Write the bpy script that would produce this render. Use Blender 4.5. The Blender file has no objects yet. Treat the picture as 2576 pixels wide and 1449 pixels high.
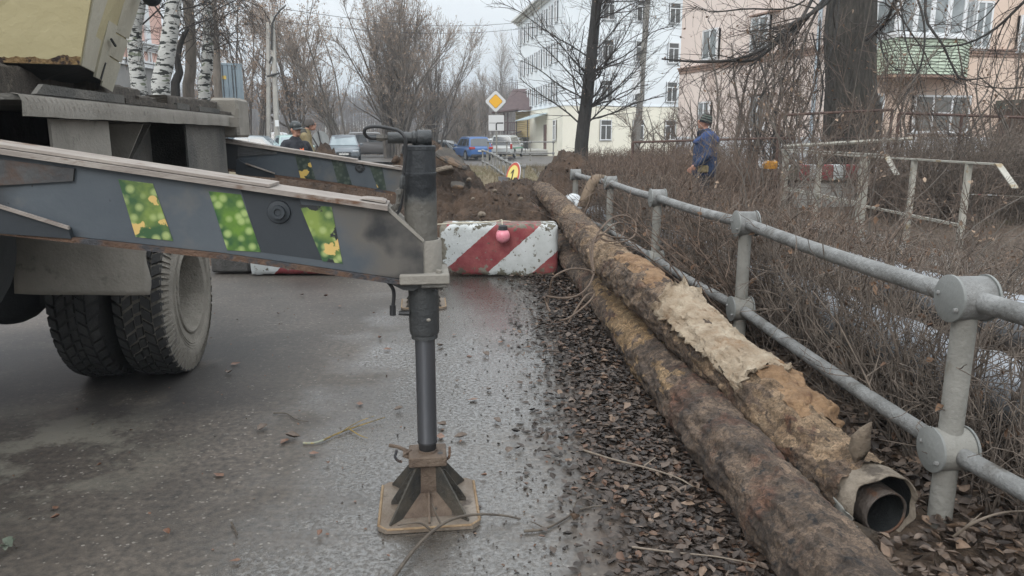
import bpy, bmesh, math, random
import numpy as np
from mathutils import Vector, Matrix
R = math.radians
scene = bpy.context.scene
C = scene.collection
rng = np.random.default_rng(7)
random.seed(7)

# ------------------------------------------------------------------ camera
CAM_H, PITCH, FPX = 1.52, R(11.68), 1860.0
cam_d = bpy.data.cameras.new('camera')
cam_d.sensor_width = 36.0
cam_d.lens = 36.0 * FPX / 2576.0
cam_d.clip_end = 3000
cam_d.clip_start = 0.05
cam = bpy.data.objects.new('camera', cam_d)
cam.location = (0, 0, CAM_H)
cam.rotation_euler = (R(90) - PITCH, 0, 0)
C.objects.link(cam)
scene.camera = cam

# ------------------------------------------------------------------ overcast sky
SUN_EL, SUN_ROT = R(35), R(200)
world = bpy.data.worlds.new('World')
scene.world = world
world.use_nodes = True
nt = world.node_tree
nt.nodes.clear()
wo = nt.nodes.new('ShaderNodeOutputWorld')
bg = nt.nodes.new('ShaderNodeBackground')
sky = nt.nodes.new('ShaderNodeTexSky')
sky.sky_type = 'NISHITA'
sky.sun_disc = False
sky.sun_elevation = SUN_EL
sky.sun_rotation = SUN_ROT
sky.dust_density = 3.0
hs = nt.nodes.new('ShaderNodeHueSaturation')
hs.inputs['Saturation'].default_value = 0.18
nt.links.new(sky.outputs[0], hs.inputs['Color'])
tc = nt.nodes.new('ShaderNodeTexCoord')
sep = nt.nodes.new('ShaderNodeSeparateXYZ')
nt.links.new(tc.outputs['Generated'], sep.inputs[0])
mp = nt.nodes.new('ShaderNodeMapping')
mp.inputs['Scale'].default_value = (1.0, 1.0, 3.2)
nt.links.new(tc.outputs['Generated'], mp.inputs[0])
cn = nt.nodes.new('ShaderNodeTexNoise')
cn.inputs['Scale'].default_value = 2.2
cn.inputs['Detail'].default_value = 5
nt.links.new(mp.outputs[0], cn.inputs['Vector'])
rp = nt.nodes.new('ShaderNodeValToRGB')          # cloud layer: grey-white, slightly mottled
rp.color_ramp.elements[0].position = 0.3
rp.color_ramp.elements[0].color = (8.2, 8.8, 9.3, 1)
rp.color_ramp.elements[1].position = 0.72
rp.color_ramp.elements[1].color = (11.0, 11.5, 11.8, 1)
nt.links.new(cn.outputs['Fac'], rp.inputs[0])
mr = nt.nodes.new('ShaderNodeMapRange')          # overcast: somewhat brighter towards the zenith
mr.inputs[1].default_value = 0.0
mr.inputs[2].default_value = 1.0
mr.inputs[3].default_value = 0.66
mr.inputs[4].default_value = 2.6
nt.links.new(sep.outputs['Z'], mr.inputs[0])
mm = nt.nodes.new('ShaderNodeVectorMath')
mm.operation = 'SCALE'
nt.links.new(rp.outputs[0], mm.inputs[0])
nt.links.new(mr.outputs[0], mm.inputs['Scale'])
mx = nt.nodes.new('ShaderNodeMixRGB')
mx.inputs[0].default_value = 0.88
nt.links.new(hs.outputs[0], mx.inputs[1])
nt.links.new(mm.outputs[0], mx.inputs[2])
nt.links.new(mx.outputs[0], bg.inputs['Color'])
bg.inputs['Strength'].default_value = 0.072
nt.links.new(bg.outputs[0], wo.inputs[0])

sun_d = bpy.data.lights.new('sun', 'SUN')
sun_d.energy = 1.1
sun_d.angle = R(25)
sun_d.color = (1.0, 0.97, 0.93)
sun = bpy.data.objects.new('sun', sun_d)
_sd = Vector((math.sin(SUN_ROT) * math.cos(SUN_EL), math.cos(SUN_ROT) * math.cos(SUN_EL), math.sin(SUN_EL)))
sun.rotation_euler = _sd.to_track_quat('Z', 'Y').to_euler()
C.objects.link(sun)

scene.view_settings.view_transform = 'Standard'
scene.view_settings.look = 'None'
scene.view_settings.exposure = 0.55
scene.view_settings.gamma = 1.0
scene.view_settings.use_curve_mapping = False
scene.cycles.max_bounces = 6
scene.cycles.diffuse_bounces = 3
scene.cycles.glossy_bounces = 3
scene.cycles.transparent_max_bounces = 8

# ------------------------------------------------------------------ surveying: sight lines from the photograph
cP, sP = math.cos(PITCH), math.sin(PITCH)
def ray(px, py):
    x = (px - 1288) / FPX
    v = -(py - 724.5) / FPX
    return Vector((x, cP + v * sP, -sP + v * cP))
def PY(px, py, Y):
    d = ray(px, py)
    t = Y / d.y
    return Vector((d.x * t, Y, CAM_H + d.z * t))
def gz(y):
    return 0.0 if y < 10 else -0.005 * (min(y, 80) - 10)
def PZ(px, py, z=0.0):
    d = ray(px, py)
    t = (z - CAM_H) / d.z
    return Vector((d.x * t, d.y * t, z))
def PXP(px, py, org, nrm):
    d = ray(px, py)
    o = Vector((0, 0, CAM_H))
    t = (Vector(org) - o).dot(nrm) / d.dot(nrm)
    return o + d * t

# ------------------------------------------------------------------ noise
def _hash(ix, iy, iz):
    h = (ix * 73856093) ^ (iy * 19349663) ^ (iz * 83492791)
    h = (h ^ (h >> 13)) * 1274126177
    h = h & 0x7fffffff
    h = (h ^ (h >> 16))
    return (h & 0xffff) / 65535.0
def vn(p):
    p = np.asarray(p, float)
    i = np.floor(p).astype(np.int64)
    f = p - i
    f = f * f * (3 - 2 * f)
    r = 0
    for dx in (0, 1):
        for dy in (0, 1):
            for dz in (0, 1):
                w = (f[:, 0] if dx else 1 - f[:, 0]) * (f[:, 1] if dy else 1 - f[:, 1]) * (f[:, 2] if dz else 1 - f[:, 2])
                r = r + w * _hash(i[:, 0] + dx, i[:, 1] + dy, i[:, 2] + dz)
    return r
def fbm(p, o=4, g=0.5):
    p = np.asarray(p, float)
    a, s, t = 1.0, 0, 0
    for k in range(o):
        s = s + a * vn(p * 2 ** k + 17.3 * k)
        t += a
        a *= g
    return s / t

# ------------------------------------------------------------------ materials
_mats = {}
def mat(name, c1, c2=None, scale=6, rough=0.8, metal=0.0, bump=0.0, bscale=None, c3=None, t3=0.6, s3=3, w3=0.06,
        rough3=None, detail=6, stretch=None, spec=None, c4=None, t4=0.62, s4=20, rvar=0.0):
    """layered procedural paint/dirt: c1..c2 mottling, c3 = patches above a threshold, c4 = small specks"""
    if name in _mats:
        return _mats[name]
    m = bpy.data.materials.new(name)
    m.use_nodes = True
    n = m.node_tree
    L = n.links.new
    b = n.nodes['Principled BSDF']
    b.inputs['Roughness'].default_value = rough
    b.inputs['Metallic'].default_value = metal
    if spec is not None:
        b.inputs['Specular IOR Level'].default_value = spec
    co = n.nodes.new('ShaderNodeTexCoord')
    vec = co.outputs['Object']
    if stretch:
        mpn = n.nodes.new('ShaderNodeMapping')
        mpn.inputs['Scale'].default_value = stretch
        L(vec, mpn.inputs[0])
        vec = mpn.outputs[0]
    def noise(s, d=detail):
        t = n.nodes.new('ShaderNodeTexNoise')
        t.inputs['Scale'].default_value = s
        t.inputs['Detail'].default_value = d
        t.inputs['Roughness'].default_value = 0.62
        L(vec, t.inputs['Vector'])
        return t.outputs['Fac']
    def ramp(f, a, bb):
        r = n.nodes.new('ShaderNodeMapRange')
        r.inputs[1].default_value = a
        r.inputs[2].default_value = bb
        r.clamp = True
        L(f, r.inputs[0])
        return r.outputs[0]
    def mix(f, a, bb):
        x = n.nodes.new('ShaderNodeMixRGB')
        L(f, x.inputs[0])
        for k, v in ((1, a), (2, bb)):
            if isinstance(v, tuple):
                x.inputs[k].default_value = (*v, 1)
            else:
                L(v, x.inputs[k])
        return x.outputs[0]
    col = c1
    f1 = None
    if c2 is not None:
        f1 = ramp(noise(scale), 0.32, 0.68)
        col = mix(f1, c1, c2)
    f3 = None
    if c3 is not None:
        f3 = ramp(noise(s3), t3, t3 + w3)
        col = mix(f3, col, c3)
        if rough3 is not None:
            rr = n.nodes.new('ShaderNodeMapRange')
            rr.inputs[3].default_value = rough
            rr.inputs[4].default_value = rough3
            L(f3, rr.inputs[0])
            L(rr.outputs[0], b.inputs['Roughness'])
    if c4 is not None:
        f4 = ramp(noise(s4, 2), t4, t4 + 0.03)
        col = mix(f4, col, c4)
    if isinstance(col, tuple):
        b.inputs['Base Color'].default_value = (*col, 1)
    else:
        L(col, b.inputs['Base Color'])
    if rvar and rough3 is None:
        rr = n.nodes.new('ShaderNodeMapRange')
        rr.inputs[3].default_value = max(0.05, rough - rvar)
        rr.inputs[4].default_value = min(1, rough + rvar)
        L(noise(scale * 1.7), rr.inputs[0])
        L(rr.outputs[0], b.inputs['Roughness'])
    if bump:
        bn = n.nodes.new('ShaderNodeBump')
        bn.inputs['Strength'].default_value = min(1, bump)
        bn.inputs['Distance'].default_value = 0.02 * max(1, bump)
        L(noise(bscale or scale * 4, 8), bn.inputs['Height'])
        L(bn.outputs[0], b.inputs['Normal'])
    _mats[name] = m
    return m
def layer(m, axis, x0, x1, w, col, lo=.35, hi=.6, s=5, rough=None):
    """a deposit or stain whose noisy border lies between x0 and x1 on one axis of the thing"""
    n = m.node_tree
    b = n.nodes['Principled BSDF']
    src = b.inputs['Base Color'].links[0].from_socket
    co = n.nodes.new('ShaderNodeTexCoord')
    sp = n.nodes.new('ShaderNodeSeparateXYZ')
    n.links.new(co.outputs['Object'], sp.inputs[0])
    nz = n.nodes.new('ShaderNodeTexNoise')
    nz.inputs['Scale'].default_value = s
    nz.inputs['Detail'].default_value = 7
    n.links.new(co.outputs['Object'], nz.inputs['Vector'])
    a = n.nodes.new('ShaderNodeMapRange')
    a.inputs[1].default_value, a.inputs[2].default_value = x0, x1
    n.links.new(sp.outputs[axis], a.inputs[0])
    c = n.nodes.new('ShaderNodeMath')
    c.operation = 'MULTIPLY_ADD'
    n.links.new(nz.outputs['Fac'], c.inputs[0])
    c.inputs[1].default_value = w
    n.links.new(a.outputs[0], c.inputs[2])
    d = n.nodes.new('ShaderNodeMapRange')
    d.inputs[1].default_value = w * .5 + lo
    d.inputs[2].default_value = w * .5 + hi
    n.links.new(c.outputs[0], d.inputs[0])
    x = n.nodes.new('ShaderNodeMixRGB')
    n.links.new(d.outputs[0], x.inputs[0])
    n.links.new(src, x.inputs[1])
    x.inputs[2].default_value = (*col, 1)
    n.links.new(x.outputs[0], b.inputs['Base Color'])
def emat(name, col, s=1.0):
    m = bpy.data.materials.new(name)
    m.use_nodes = True
    b = m.node_tree.nodes['Principled BSDF']
    b.inputs['Base Color'].default_value = (*col, 1)
    return m

# ------------------------------------------------------------------ mesh building
def catmull(pts, n=8):
    P = [np.array(p, float) for p in pts]
    P = [2 * P[0] - P[1]] + P + [2 * P[-1] - P[-2]]
    out = []
    for i in range(1, len(P) - 2):
        for k in range(n):
            t = k / n
            a, b, c, d = P[i - 1], P[i], P[i + 1], P[i + 2]
            out.append(0.5 * ((2 * b) + (c - a) * t + (2 * a - 5 * b + 4 * c - d) * t * t + (3 * b - a - 3 * c + d) * t ** 3))
    out.append(P[-2])
    return np.array(out)
class MB:
    def __init__(s):
        s.v = []
        s.f = []
    def add(s, vs, fs):
        o = len(s.v)
        s.v.extend([tuple(map(float, p)) for p in vs])
        s.f.extend([tuple(int(i) + o for i in f) for f in fs])
        return s
    def box(s, x0, x1, y0, y1, z0, z1, M=None):
        vs = [(x, y, z) for z in (z0, z1) for y in (y0, y1) for x in (x0, x1)]
        if M is not None:
            vs = [M @ Vector(p) for p in vs]
        return s.add(vs, [(0, 2, 3, 1), (4, 5, 7, 6), (0, 1, 5, 4), (2, 6, 7, 3), (0, 4, 6, 2), (1, 3, 7, 5)])
    def bbox(s, x0, x1, y0, y1, z0, z1, b=0.01, M=None):
        """box with chamfered edges"""
        cx, cy, cz = (x0 + x1) / 2, (y0 + y1) / 2, (z0 + z1) / 2
        hx, hy, hz = (x1 - x0) / 2, (y1 - y0) / 2, (z1 - z0) / 2
        b = min(b, hx * .9, hy * .9, hz * .9)
        vs = []
        idx = {}
        for sx in (-1, 1):
            for sy in (-1, 1):
                for sz in (-1, 1):
                    for ax in range(3):
                        p = [sx * (hx - b), sy * (hy - b), sz * (hz - b)]
                        p[ax] = (sx * hx, sy * hy, sz * hz)[ax]
                        idx[(sx, sy, sz, ax)] = len(vs)
                        q = Vector((cx + p[0], cy + p[1], cz + p[2]))
                        vs.append(M @ q if M is not None else q)
        fs = []
        for sx in (-1, 1):
            fs.append([idx[(sx, a, c, 0)] for a, c in ((-1, -1), (1, -1), (1, 1), (-1, 1))][::sx])
            fs.append([idx[(a, sx, c, 1)] for a, c in ((-1, -1), (-1, 1), (1, 1), (1, -1))][::sx])
            fs.append([idx[(a, c, sx, 2)] for a, c in ((-1, -1), (1, -1), (1, 1), (-1, 1))][::sx])
        for a in (-1, 1):
            for c in (-1, 1):
                q = [idx[(-1, a, c, 1)], idx[(1, a, c, 1)], idx[(1, a, c, 2)], idx[(-1, a, c, 2)]]
                fs.append(q if a * c < 0 else q[::-1])
                q = [idx[(a, -1, c, 0)], idx[(a, 1, c, 0)], idx[(a, 1, c, 2)], idx[(a, -1, c, 2)]]
                fs.append(q if a * c > 0 else q[::-1])
                q = [idx[(a, c, -1, 0)], idx[(a, c, 1, 0)], idx[(a, c, 1, 1)], idx[(a, c, -1, 1)]]
                fs.append(q if a * c < 0 else q[::-1])
                for d in (-1, 1):
                    t = [idx[(a, c, d, 0)], idx[(a, c, d, 1)], idx[(a, c, d, 2)]]
                    fs.append(t if a * c * d > 0 else t[::-1])
        return s.add(vs, fs)
    def prism(s, poly, y0, y1, plane='xz', M=None):
        """polygon in a plane extruded along the third axis"""
        n = len(poly)
        def w(a, b, c):
            p = {'xz': (a, c, b), 'xy': (a, b, c), 'yz': (c, a, b)}[plane]
            return M @ Vector(p) if M is not None else p
        vs = [w(a, b, y0) for a, b in poly] + [w(a, b, y1) for a, b in poly]
        fs = [tuple(range(n)), tuple(range(2 * n - 1, n - 1, -1))]
        for i in range(n):
            j = (i + 1) % n
            fs.append((i, i + n, j + n, j))
        return s.add(vs, fs)
    def tube(s, pts, r, seg=8, cap=True, flat=1.0):
        P = [Vector(p) for p in pts]
        n = len(P)
        rr = r if hasattr(r, '__len__') else [r] * n
        up = Vector((0, 0, 1))
        vs = []
        prev = None
        for i in range(n):
            t = (P[min(i + 1, n - 1)] - P[max(i - 1, 0)])
            t = t.normalized() if t.length > 1e-9 else Vector((0, 0, 1))
            if prev is None:
                a = t.cross(up)
                if a.length < 0.1:
                    a = t.cross(Vector((0, 1, 0)))
            else:
                a = prev - t * prev.dot(t)
            a.normalize()
            prev = a
            b = t.cross(a)
            for k in range(seg):
                th = 2 * math.pi * k / seg
                vs.append(P[i] + a * math.cos(th) * rr[i] + b * math.sin(th) * rr[i] * flat)
        fs = []
        for i in range(n - 1):
            for k in range(seg):
                j = (k + 1) % seg
                fs.append((i * seg + k, i * seg + j, (i + 1) * seg + j, (i + 1) * seg + k))
        if cap:
            fs.append(tuple(range(seg))[::-1])
            fs.append(tuple(range((n - 1) * seg, n * seg)))
        return s.add(vs, fs)
    def lathe(s, prof, org=(0, 0, 0), axis=(0, 0, 1), seg=24, closed=False, a0=0, a1=2 * math.pi):
        """profile [(radius, height)] spun about an axis"""
        ax = Vector(axis).normalized()
        u = ax.cross(Vector((0, 0, 1)))
        if u.length < 0.1:
            u = ax.cross(Vector((0, 1, 0)))
        u.normalize()
        w = ax.cross(u)
        o = Vector(org)
        full = abs(a1 - a0 - 2 * math.pi) < 1e-6
        ns = seg if full else seg + 1
        vs = []
        for r, h in prof:
            for k in range(ns):
                th = a0 + (a1 - a0) * k / seg
                vs.append(o + ax * h + u * math.cos(th) * r + w * math.sin(th) * r)
        fs = []
        m = len(prof)
        for i in range(m if closed else m - 1):
            i2 = (i + 1) % m
            for k in range(seg):
                j = (k + 1) % ns
                fs.append((i * ns + k, i * ns + j, i2 * ns + j, i2 * ns + k))
        return s.add(vs, fs)
    def sph(s, c, r, seg=12, ring=8, M=None):
        rx, ry, rz = r if hasattr(r, '__len__') else (r, r, r)
        vs = []
        for i in range(ring + 1):
            ph = math.pi * i / ring
            for k in range(seg):
                th = 2 * math.pi * k / seg
                p = Vector((rx * math.sin(ph) * math.cos(th), ry * math.sin(ph) * math.sin(th), rz * math.cos(ph)))
                if M is not None:
                    p = M @ p
                vs.append(Vector(c) + p)
        fs = []
        for i in range(ring):
            for k in range(seg):
                j = (k + 1) % seg
                fs.append((i * seg + k, (i + 1) * seg + k, (i + 1) * seg + j, i * seg + j))
        return s.add(vs, fs)
    def quad(s, a, b, c, d):
        return s.add([a, b, c, d], [(0, 1, 2, 3)])
    def slab(s, pts, n, t):
        """flat polygon of 3-D points given thickness t along n"""
        n = Vector(n).normalized() * t
        P = [Vector(p) for p in pts]
        k = len(P)
        return s.add(P + [p + n for p in P], [tuple(range(k))[::-1], tuple(range(k, 2 * k))] +
                     [(i, (i + 1) % k, (i + 1) % k + k, i + k) for i in range(k)])

def root_off(o):
    t = Vector((0, 0, 0))
    rot = False
    while o is not None:
        t = t + o.location
        if abs(o.rotation_euler.z) > 1e-9:
            rot = True
        o = o.parent
    return t, rot
def fixn(me):
    bm = bmesh.new()
    bm.from_mesh(me)
    bmesh.ops.recalc_face_normals(bm, faces=bm.faces)
    bm.to_mesh(me)
    bm.free()
def smooth(me, ang=40):
    me.polygons.foreach_set('use_smooth', [True] * len(me.polygons))
    try:
        me.set_sharp_from_angle(angle=R(ang))
    except Exception:
        pass
def ob(name, mb, m, parent=None, local=None, sm=False, fix=True, label=None, cat=None, group=None, kind=None, me=None):
    """link one mesh object; world coordinates are re-based onto the thing's own origin"""
    if me is None:
        me = bpy.data.meshes.new(name)
        me.from_pydata(mb.v, [], mb.f)
        if fix and len(mb.f) < 60000:
            fixn(me)
        if sm:
            smooth(me)
    off = Vector((0, 0, 0))
    o = bpy.data.objects.new(name, me)
    if parent is not None:
        ro, rot = root_off(parent)
        loc = rot if local is None else local
        if not loc:
            off = ro
        o.parent = parent
    elif local is None:
        co = np.empty(len(me.vertices) * 3)
        me.vertices.foreach_get('co', co)
        co = co.reshape(-1, 3)
        off = Vector((*(0.5 * (co.min(0) + co.max(0)))[:2], co[:, 2].min()))
        o.location = off
    if off.length > 0:
        me.transform(Matrix.Translation(-off))
    if m is not None:
        me.materials.clear()
        me.materials.append(m)
    C.objects.link(o)
    tag(o, label, cat, group, kind)
    return o
def tag(o, label=None, cat=None, group=None, kind=None):
    if label: o['label'] = label
    if cat: o['category'] = cat
    if group: o['group'] = group
    if kind: o['kind'] = kind
    return o
def thing(name, label, cat, loc=(0, 0, 0), rz=0.0, group=None):
    o = bpy.data.objects.new(name, None)
    o.location = loc
    o.rotation_euler = (0, 0, rz)
    o.empty_display_size = 0.2
    C.objects.link(o)
    return tag(o, label, cat, group)
def dup(o, parent=None, loc=None, rz=None, label=None):
    c = o.copy()
    C.objects.link(c)
    c.parent = parent
    if loc is not None: c.location = loc
    if rz is not None: c.rotation_euler = (0, 0, rz)
    if label: c['label'] = label
    for ch in list(o.children):
        dup(ch, c)
    return c
def npmesh(name, V, F, sm=False, corner=4):
    """fast mesh from numpy quads (or tris)"""
    me = bpy.data.meshes.new(name)
    V = np.ascontiguousarray(V, np.float32)
    F = np.ascontiguousarray(F, np.int32)
    me.vertices.add(len(V))
    me.vertices.foreach_set('co', V.ravel())
    me.loops.add(F.size)
    me.loops.foreach_set('vertex_index', F.ravel())
    me.polygons.add(len(F))
    me.polygons.foreach_set('loop_start', np.arange(0, F.size, F.shape[1], dtype=np.int32))
    me.polygons.foreach_set('loop_total', np.full(len(F), F.shape[1], np.int32))
    me.update(calc_edges=True)
    if sm:
        me.polygons.foreach_set('use_smooth', np.ones(len(F), bool))
    return me
def tubes(P, Rr, seg=3):
    """P (N,K,3), Rr (N,K) -> verts, quads of N tapered tubes"""
    N, K, _ = P.shape
    T = np.empty_like(P)
    T[:, 1:-1] = P[:, 2:] - P[:, :-2]
    T[:, 0] = P[:, 1] - P[:, 0]
    T[:, -1] = P[:, -1] - P[:, -2]
    T /= np.linalg.norm(T, axis=2, keepdims=True) + 1e-9
    ref = np.where(np.abs(T[:, :1, 2:3]) > 0.9, np.array([[[1.0, 0, 0]]]), np.array([[[0, 0, 1.0]]]))
    A = np.cross(T, np.broadcast_to(ref, T.shape))
    A /= np.linalg.norm(A, axis=2, keepdims=True) + 1e-9
    B = np.cross(T, A)
    th = np.arange(seg) * 2 * np.pi / seg
    V = P[:, :, None] + Rr[:, :, None, None] * (A[:, :, None] * np.cos(th)[None, None, :, None] + B[:, :, None] * np.sin(th)[None, None, :, None])
    idx = np.arange(N * K * seg).reshape(N, K, seg)
    a = idx[:, :-1]
    b = np.roll(a, -1, axis=2)
    d = idx[:, 1:]
    c = np.roll(d, -1, axis=2)
    F = np.stack([a, b, c, d], -1).reshape(-1, 4)
    return V.reshape(-1, 3), F
def joinq(parts):
    Vs, Fs, o = [], [], 0
    for V, F in parts:
        Vs.append(V)
        Fs.append(F + o)
        o += len(V)
    return np.concatenate(Vs), np.concatenate(Fs)
def leaves(Pc, size, r, flat=0.5, curl=0.5):
    """curled leaf quads pairs at the points Pc"""
    N = len(Pc)
    az = r.uniform(0, 2 * np.pi, N)
    tl = r.normal(0, flat, N)
    ro = r.normal(0, flat, N)
    s = size * r.uniform(0.6, 1.3, N)
    u = np.stack([np.cos(az) * np.cos(tl), np.sin(az) * np.cos(tl), np.sin(tl)], 1)
    w0 = np.stack([-np.sin(az), np.cos(az), np.zeros(N)], 1)
    nn = np.cross(u, w0)
    w = w0 * np.cos(ro)[:, None] + nn * np.sin(ro)[:, None]
    n2 = np.cross(u, w)
    cu = r.uniform(0, curl, N)
    rows = []
    for iu, (a, wd) in enumerate(((-0.55, 0.05), (-0.2, 0.36), (0.18, 0.3), (0.6, 0.03))):
        for b in (-1, 0, 1):
            ww = wd * r.uniform(0.75, 1.25, N) * b
            lift = (abs(b) * cu * wd * 1.6 + (a * a) * cu * 0.9)
            rows.append(Pc + s[:, None] * (u * a + w * ww[:, None] + n2 * lift[:, None]))
    V = np.stack(rows, 1)
    base = np.arange(N)[:, None, None] * 12
    q = np.array([[0, 1, 4, 3], [1, 2, 5, 4], [3, 4, 7, 6], [4, 5, 8, 7], [6, 7, 10, 9], [7, 8, 11, 10]])
    F = (base + q[None]).reshape(-1, 4)
    return V.reshape(-1, 3), F
def interp(P, t):
    K = P.shape[1]
    x = np.clip(t * (K - 1), 0, K - 1 - 1e-6)
    i = x.astype(int)
    f = (x - i)[:, None]
    n = np.arange(len(P))
    return P[n, i] * (1 - f) + P[n, i + 1] * f, P[n, i + 1] - P[n, i]
def shoots(P, Rr, n, length, ang, r, K=5, t0=0.25, t1=1.0, wob=0.25, trop=(0, 0, 0.1), rad=0.5, rmin=0.003, bylen=None):
    """n side shoots spread over the parent tubes"""
    w = np.linalg.norm(P[:, -1] - P[:, 0], axis=1)
    idx = r.choice(len(P), n, p=w / w.sum())
    t = r.uniform(t0, t1, n)
    base, d = interp(P[idx], t)
    pr = np.interp(t, [0, 1], [0, 1])
    r0 = Rr[idx, 0] * (1 - t) + Rr[idx, -1] * t
    d /= np.linalg.norm(d, axis=1, keepdims=True) + 1e-9
    q = r.normal(size=(n, 3))
    q -= (q * d).sum(1, keepdims=True) * d
    q /= np.linalg.norm(q, axis=1, keepdims=True) + 1e-9
    a = np.radians(r.uniform(ang[0], ang[1], n))[:, None]
    d = d * np.cos(a) + q * np.sin(a)
    L = r.uniform(length[0], length[1], n) * (1 - 0.45 * t)
    pts = [base]
    step = (L / (K - 1))[:, None]
    tr = np.array(trop)
    for k in range(K - 1):
        d = d + r.normal(size=(n, 3)) * wob / (K - 1) * 1.5 + tr / (K - 1)
        d /= np.linalg.norm(d, axis=1, keepdims=True)
        pts.append(pts[-1] + d * step)
    rb = np.maximum(r0 * rad, rmin)
    rs = rb[:, None] * np.linspace(1, 0.35, K)[None]
    return np.stack(pts, 1), np.maximum(rs, rmin * 0.6)
def poly1(pts, r0, r1, K=None):
    """one explicit limb as a (1,K,3) array"""
    c = catmull([tuple(p) for p in pts], 6)
    return c[None], np.linspace(r0, r1, len(c))[None]

# ================================================================== SETTING
def gzv(y):
    return np.where(y < 10, 0.0, -0.005 * (np.minimum(y, 80) - 10))
def sheet(name, xs, ys, zf, m, kind='structure', label=None):
    X, Y = np.meshgrid(xs, ys)
    Z = zf(X, Y)
    V = np.stack([X, Y, Z], -1).reshape(-1, 3)
    nx = len(xs)
    i = (np.arange(len(ys) - 1)[:, None] * nx + np.arange(nx - 1)[None]).ravel()
    F = np.stack([i, i + 1, i + 1 + nx, i + nx], 1)
    me = npmesh(name, V, F, sm=True)
    return ob(name, None, m, me=me, kind=kind, label=label)

# wet asphalt --------------------------------------------------------
m = bpy.data.materials.new('wet_asphalt')
m.use_nodes = True
n = m.node_tree
L = n.links.new
b = n.nodes['Principled BSDF']
tcn = n.nodes.new('ShaderNodeNewGeometry')
pos = tcn.outputs['Position']
def N_(t, **k):
    x = n.nodes.new(t)
    for a, v in k.items():
        x.inputs[a].default_value = v
    return x
def noise_(s, d=6, r=0.6, vec=pos):
    x = N_('ShaderNodeTexNoise', Scale=s, Detail=d, Roughness=r)
    L(vec, x.inputs['Vector'])
    return x.outputs['Fac']
def rmp(f, a, bb, c=0.0, d=1.0):
    x = n.nodes.new('ShaderNodeMapRange')
    for k, v in zip((1, 2, 3, 4), (a, bb, c, d)):
        x.inputs[k].default_value = v
    L(f, x.inputs[0])
    return x.outputs[0]
def mth(op, a, bb):
    x = n.nodes.new('ShaderNodeMath')
    x.operation = op
    x.use_clamp = op in ('ADD',)
    for k, v in ((0, a), (1, bb)):
        if isinstance(v, (int, float)):
            x.inputs[k].default_value = v
        else:
            L(v, x.inputs[k])
    return x.outputs[0]
def mixc(f, a, bb):
    x = n.nodes.new('ShaderNodeMixRGB')
    if isinstance(f, float): x.inputs[0].default_value = f
    else: L(f, x.inputs[0])
    for k, v in ((1, a), (2, bb)):
        if isinstance(v, tuple): x.inputs[k].default_value = (*v, 1)
        else: L(v, x.inputs[k])
    return x.outputs[0]
base = mixc(rmp(noise_(1.1), 0.3, 0.7), (0.076, 0.064, 0.053), (0.148, 0.124, 0.103))
base = mixc(rmp(noise_(28, 4), 0.35, 0.7), base, (0.050, 0.045, 0.040))
vo = N_('ShaderNodeTexVoronoi', Scale=38.0)
wv = n.nodes.new('ShaderNodeMapping')
wv.inputs['Scale'].default_value = (1.0, 1.2, 1)
L(pos, wv.inputs[0])
L(wv.outputs[0], vo.inputs['Vector'])
chip = mth('MULTIPLY', rmp(vo.outputs['Distance'], 0.24, 0.32, 1, 0), rmp(noise_(21, 2), 0.55, 0.61))
base = mixc(mth('MULTIPLY', chip, 0.55), base, (0.36, 0.33, 0.29))
# scattered oil and water stains, darker ground under the truck, pale mud film at the left
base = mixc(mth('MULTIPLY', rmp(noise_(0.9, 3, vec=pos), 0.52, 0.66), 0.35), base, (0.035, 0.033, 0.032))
sp = n.nodes.new('ShaderNodeSeparateXYZ')
L(pos, sp.inputs[0])
pale = mth('MULTIPLY', rmp(sp.outputs['X'], -1.5, -2.3, 0, 1), mth('MULTIPLY', rmp(sp.outputs['Y'], 2.6, 3.0, 0, 1), rmp(sp.outputs['Y'], 4.1, 3.6, 0, 1)))
base = mixc(mth('MULTIPLY', pale, rmp(noise_(2.6, 5, .7), .46, .56)), base, (0.20, 0.185, 0.15))
truck_dark = mth('MULTIPLY', rmp(sp.outputs['X'], -1.2, -2.0, 0, 1), mth('MULTIPLY', rmp(sp.outputs['Y'], 3.5, 4.1, 0, 1), rmp(sp.outputs['Y'], 6.3, 5.2, 0, 1)))  # mask of the darker ground under the truck
base = mixc(mth('MULTIPLY', truck_dark, rmp(noise_(1.4, 5, .6), .34, .5, 0, .75)), base, (0.022, 0.021, 0.022))
# wet strip along the wheel track, right of the middle
dx = mth('ABSOLUTE', mth('SUBTRACT', sp.outputs['X'], -0.34), 0)
strip = rmp(dx, 0.15, 1.35, 1.0, 0.0)
wetn = mth('ADD', mth('MULTIPLY', noise_(1.6, 4), 0.95), mth('MULTIPLY', strip, 0.58))
wet = rmp(wetn, 0.68, 1.0)
grain = noise_(150, 4, 0.6)
dirt = noise_(48, 7, 0.75)
film = mth('MULTIPLY', wet, rmp(dirt, 0.34, 0.55))
base = mixc(mth('MULTIPLY', wet, 0.6), base, (0.055, 0.050, 0.044))
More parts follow.
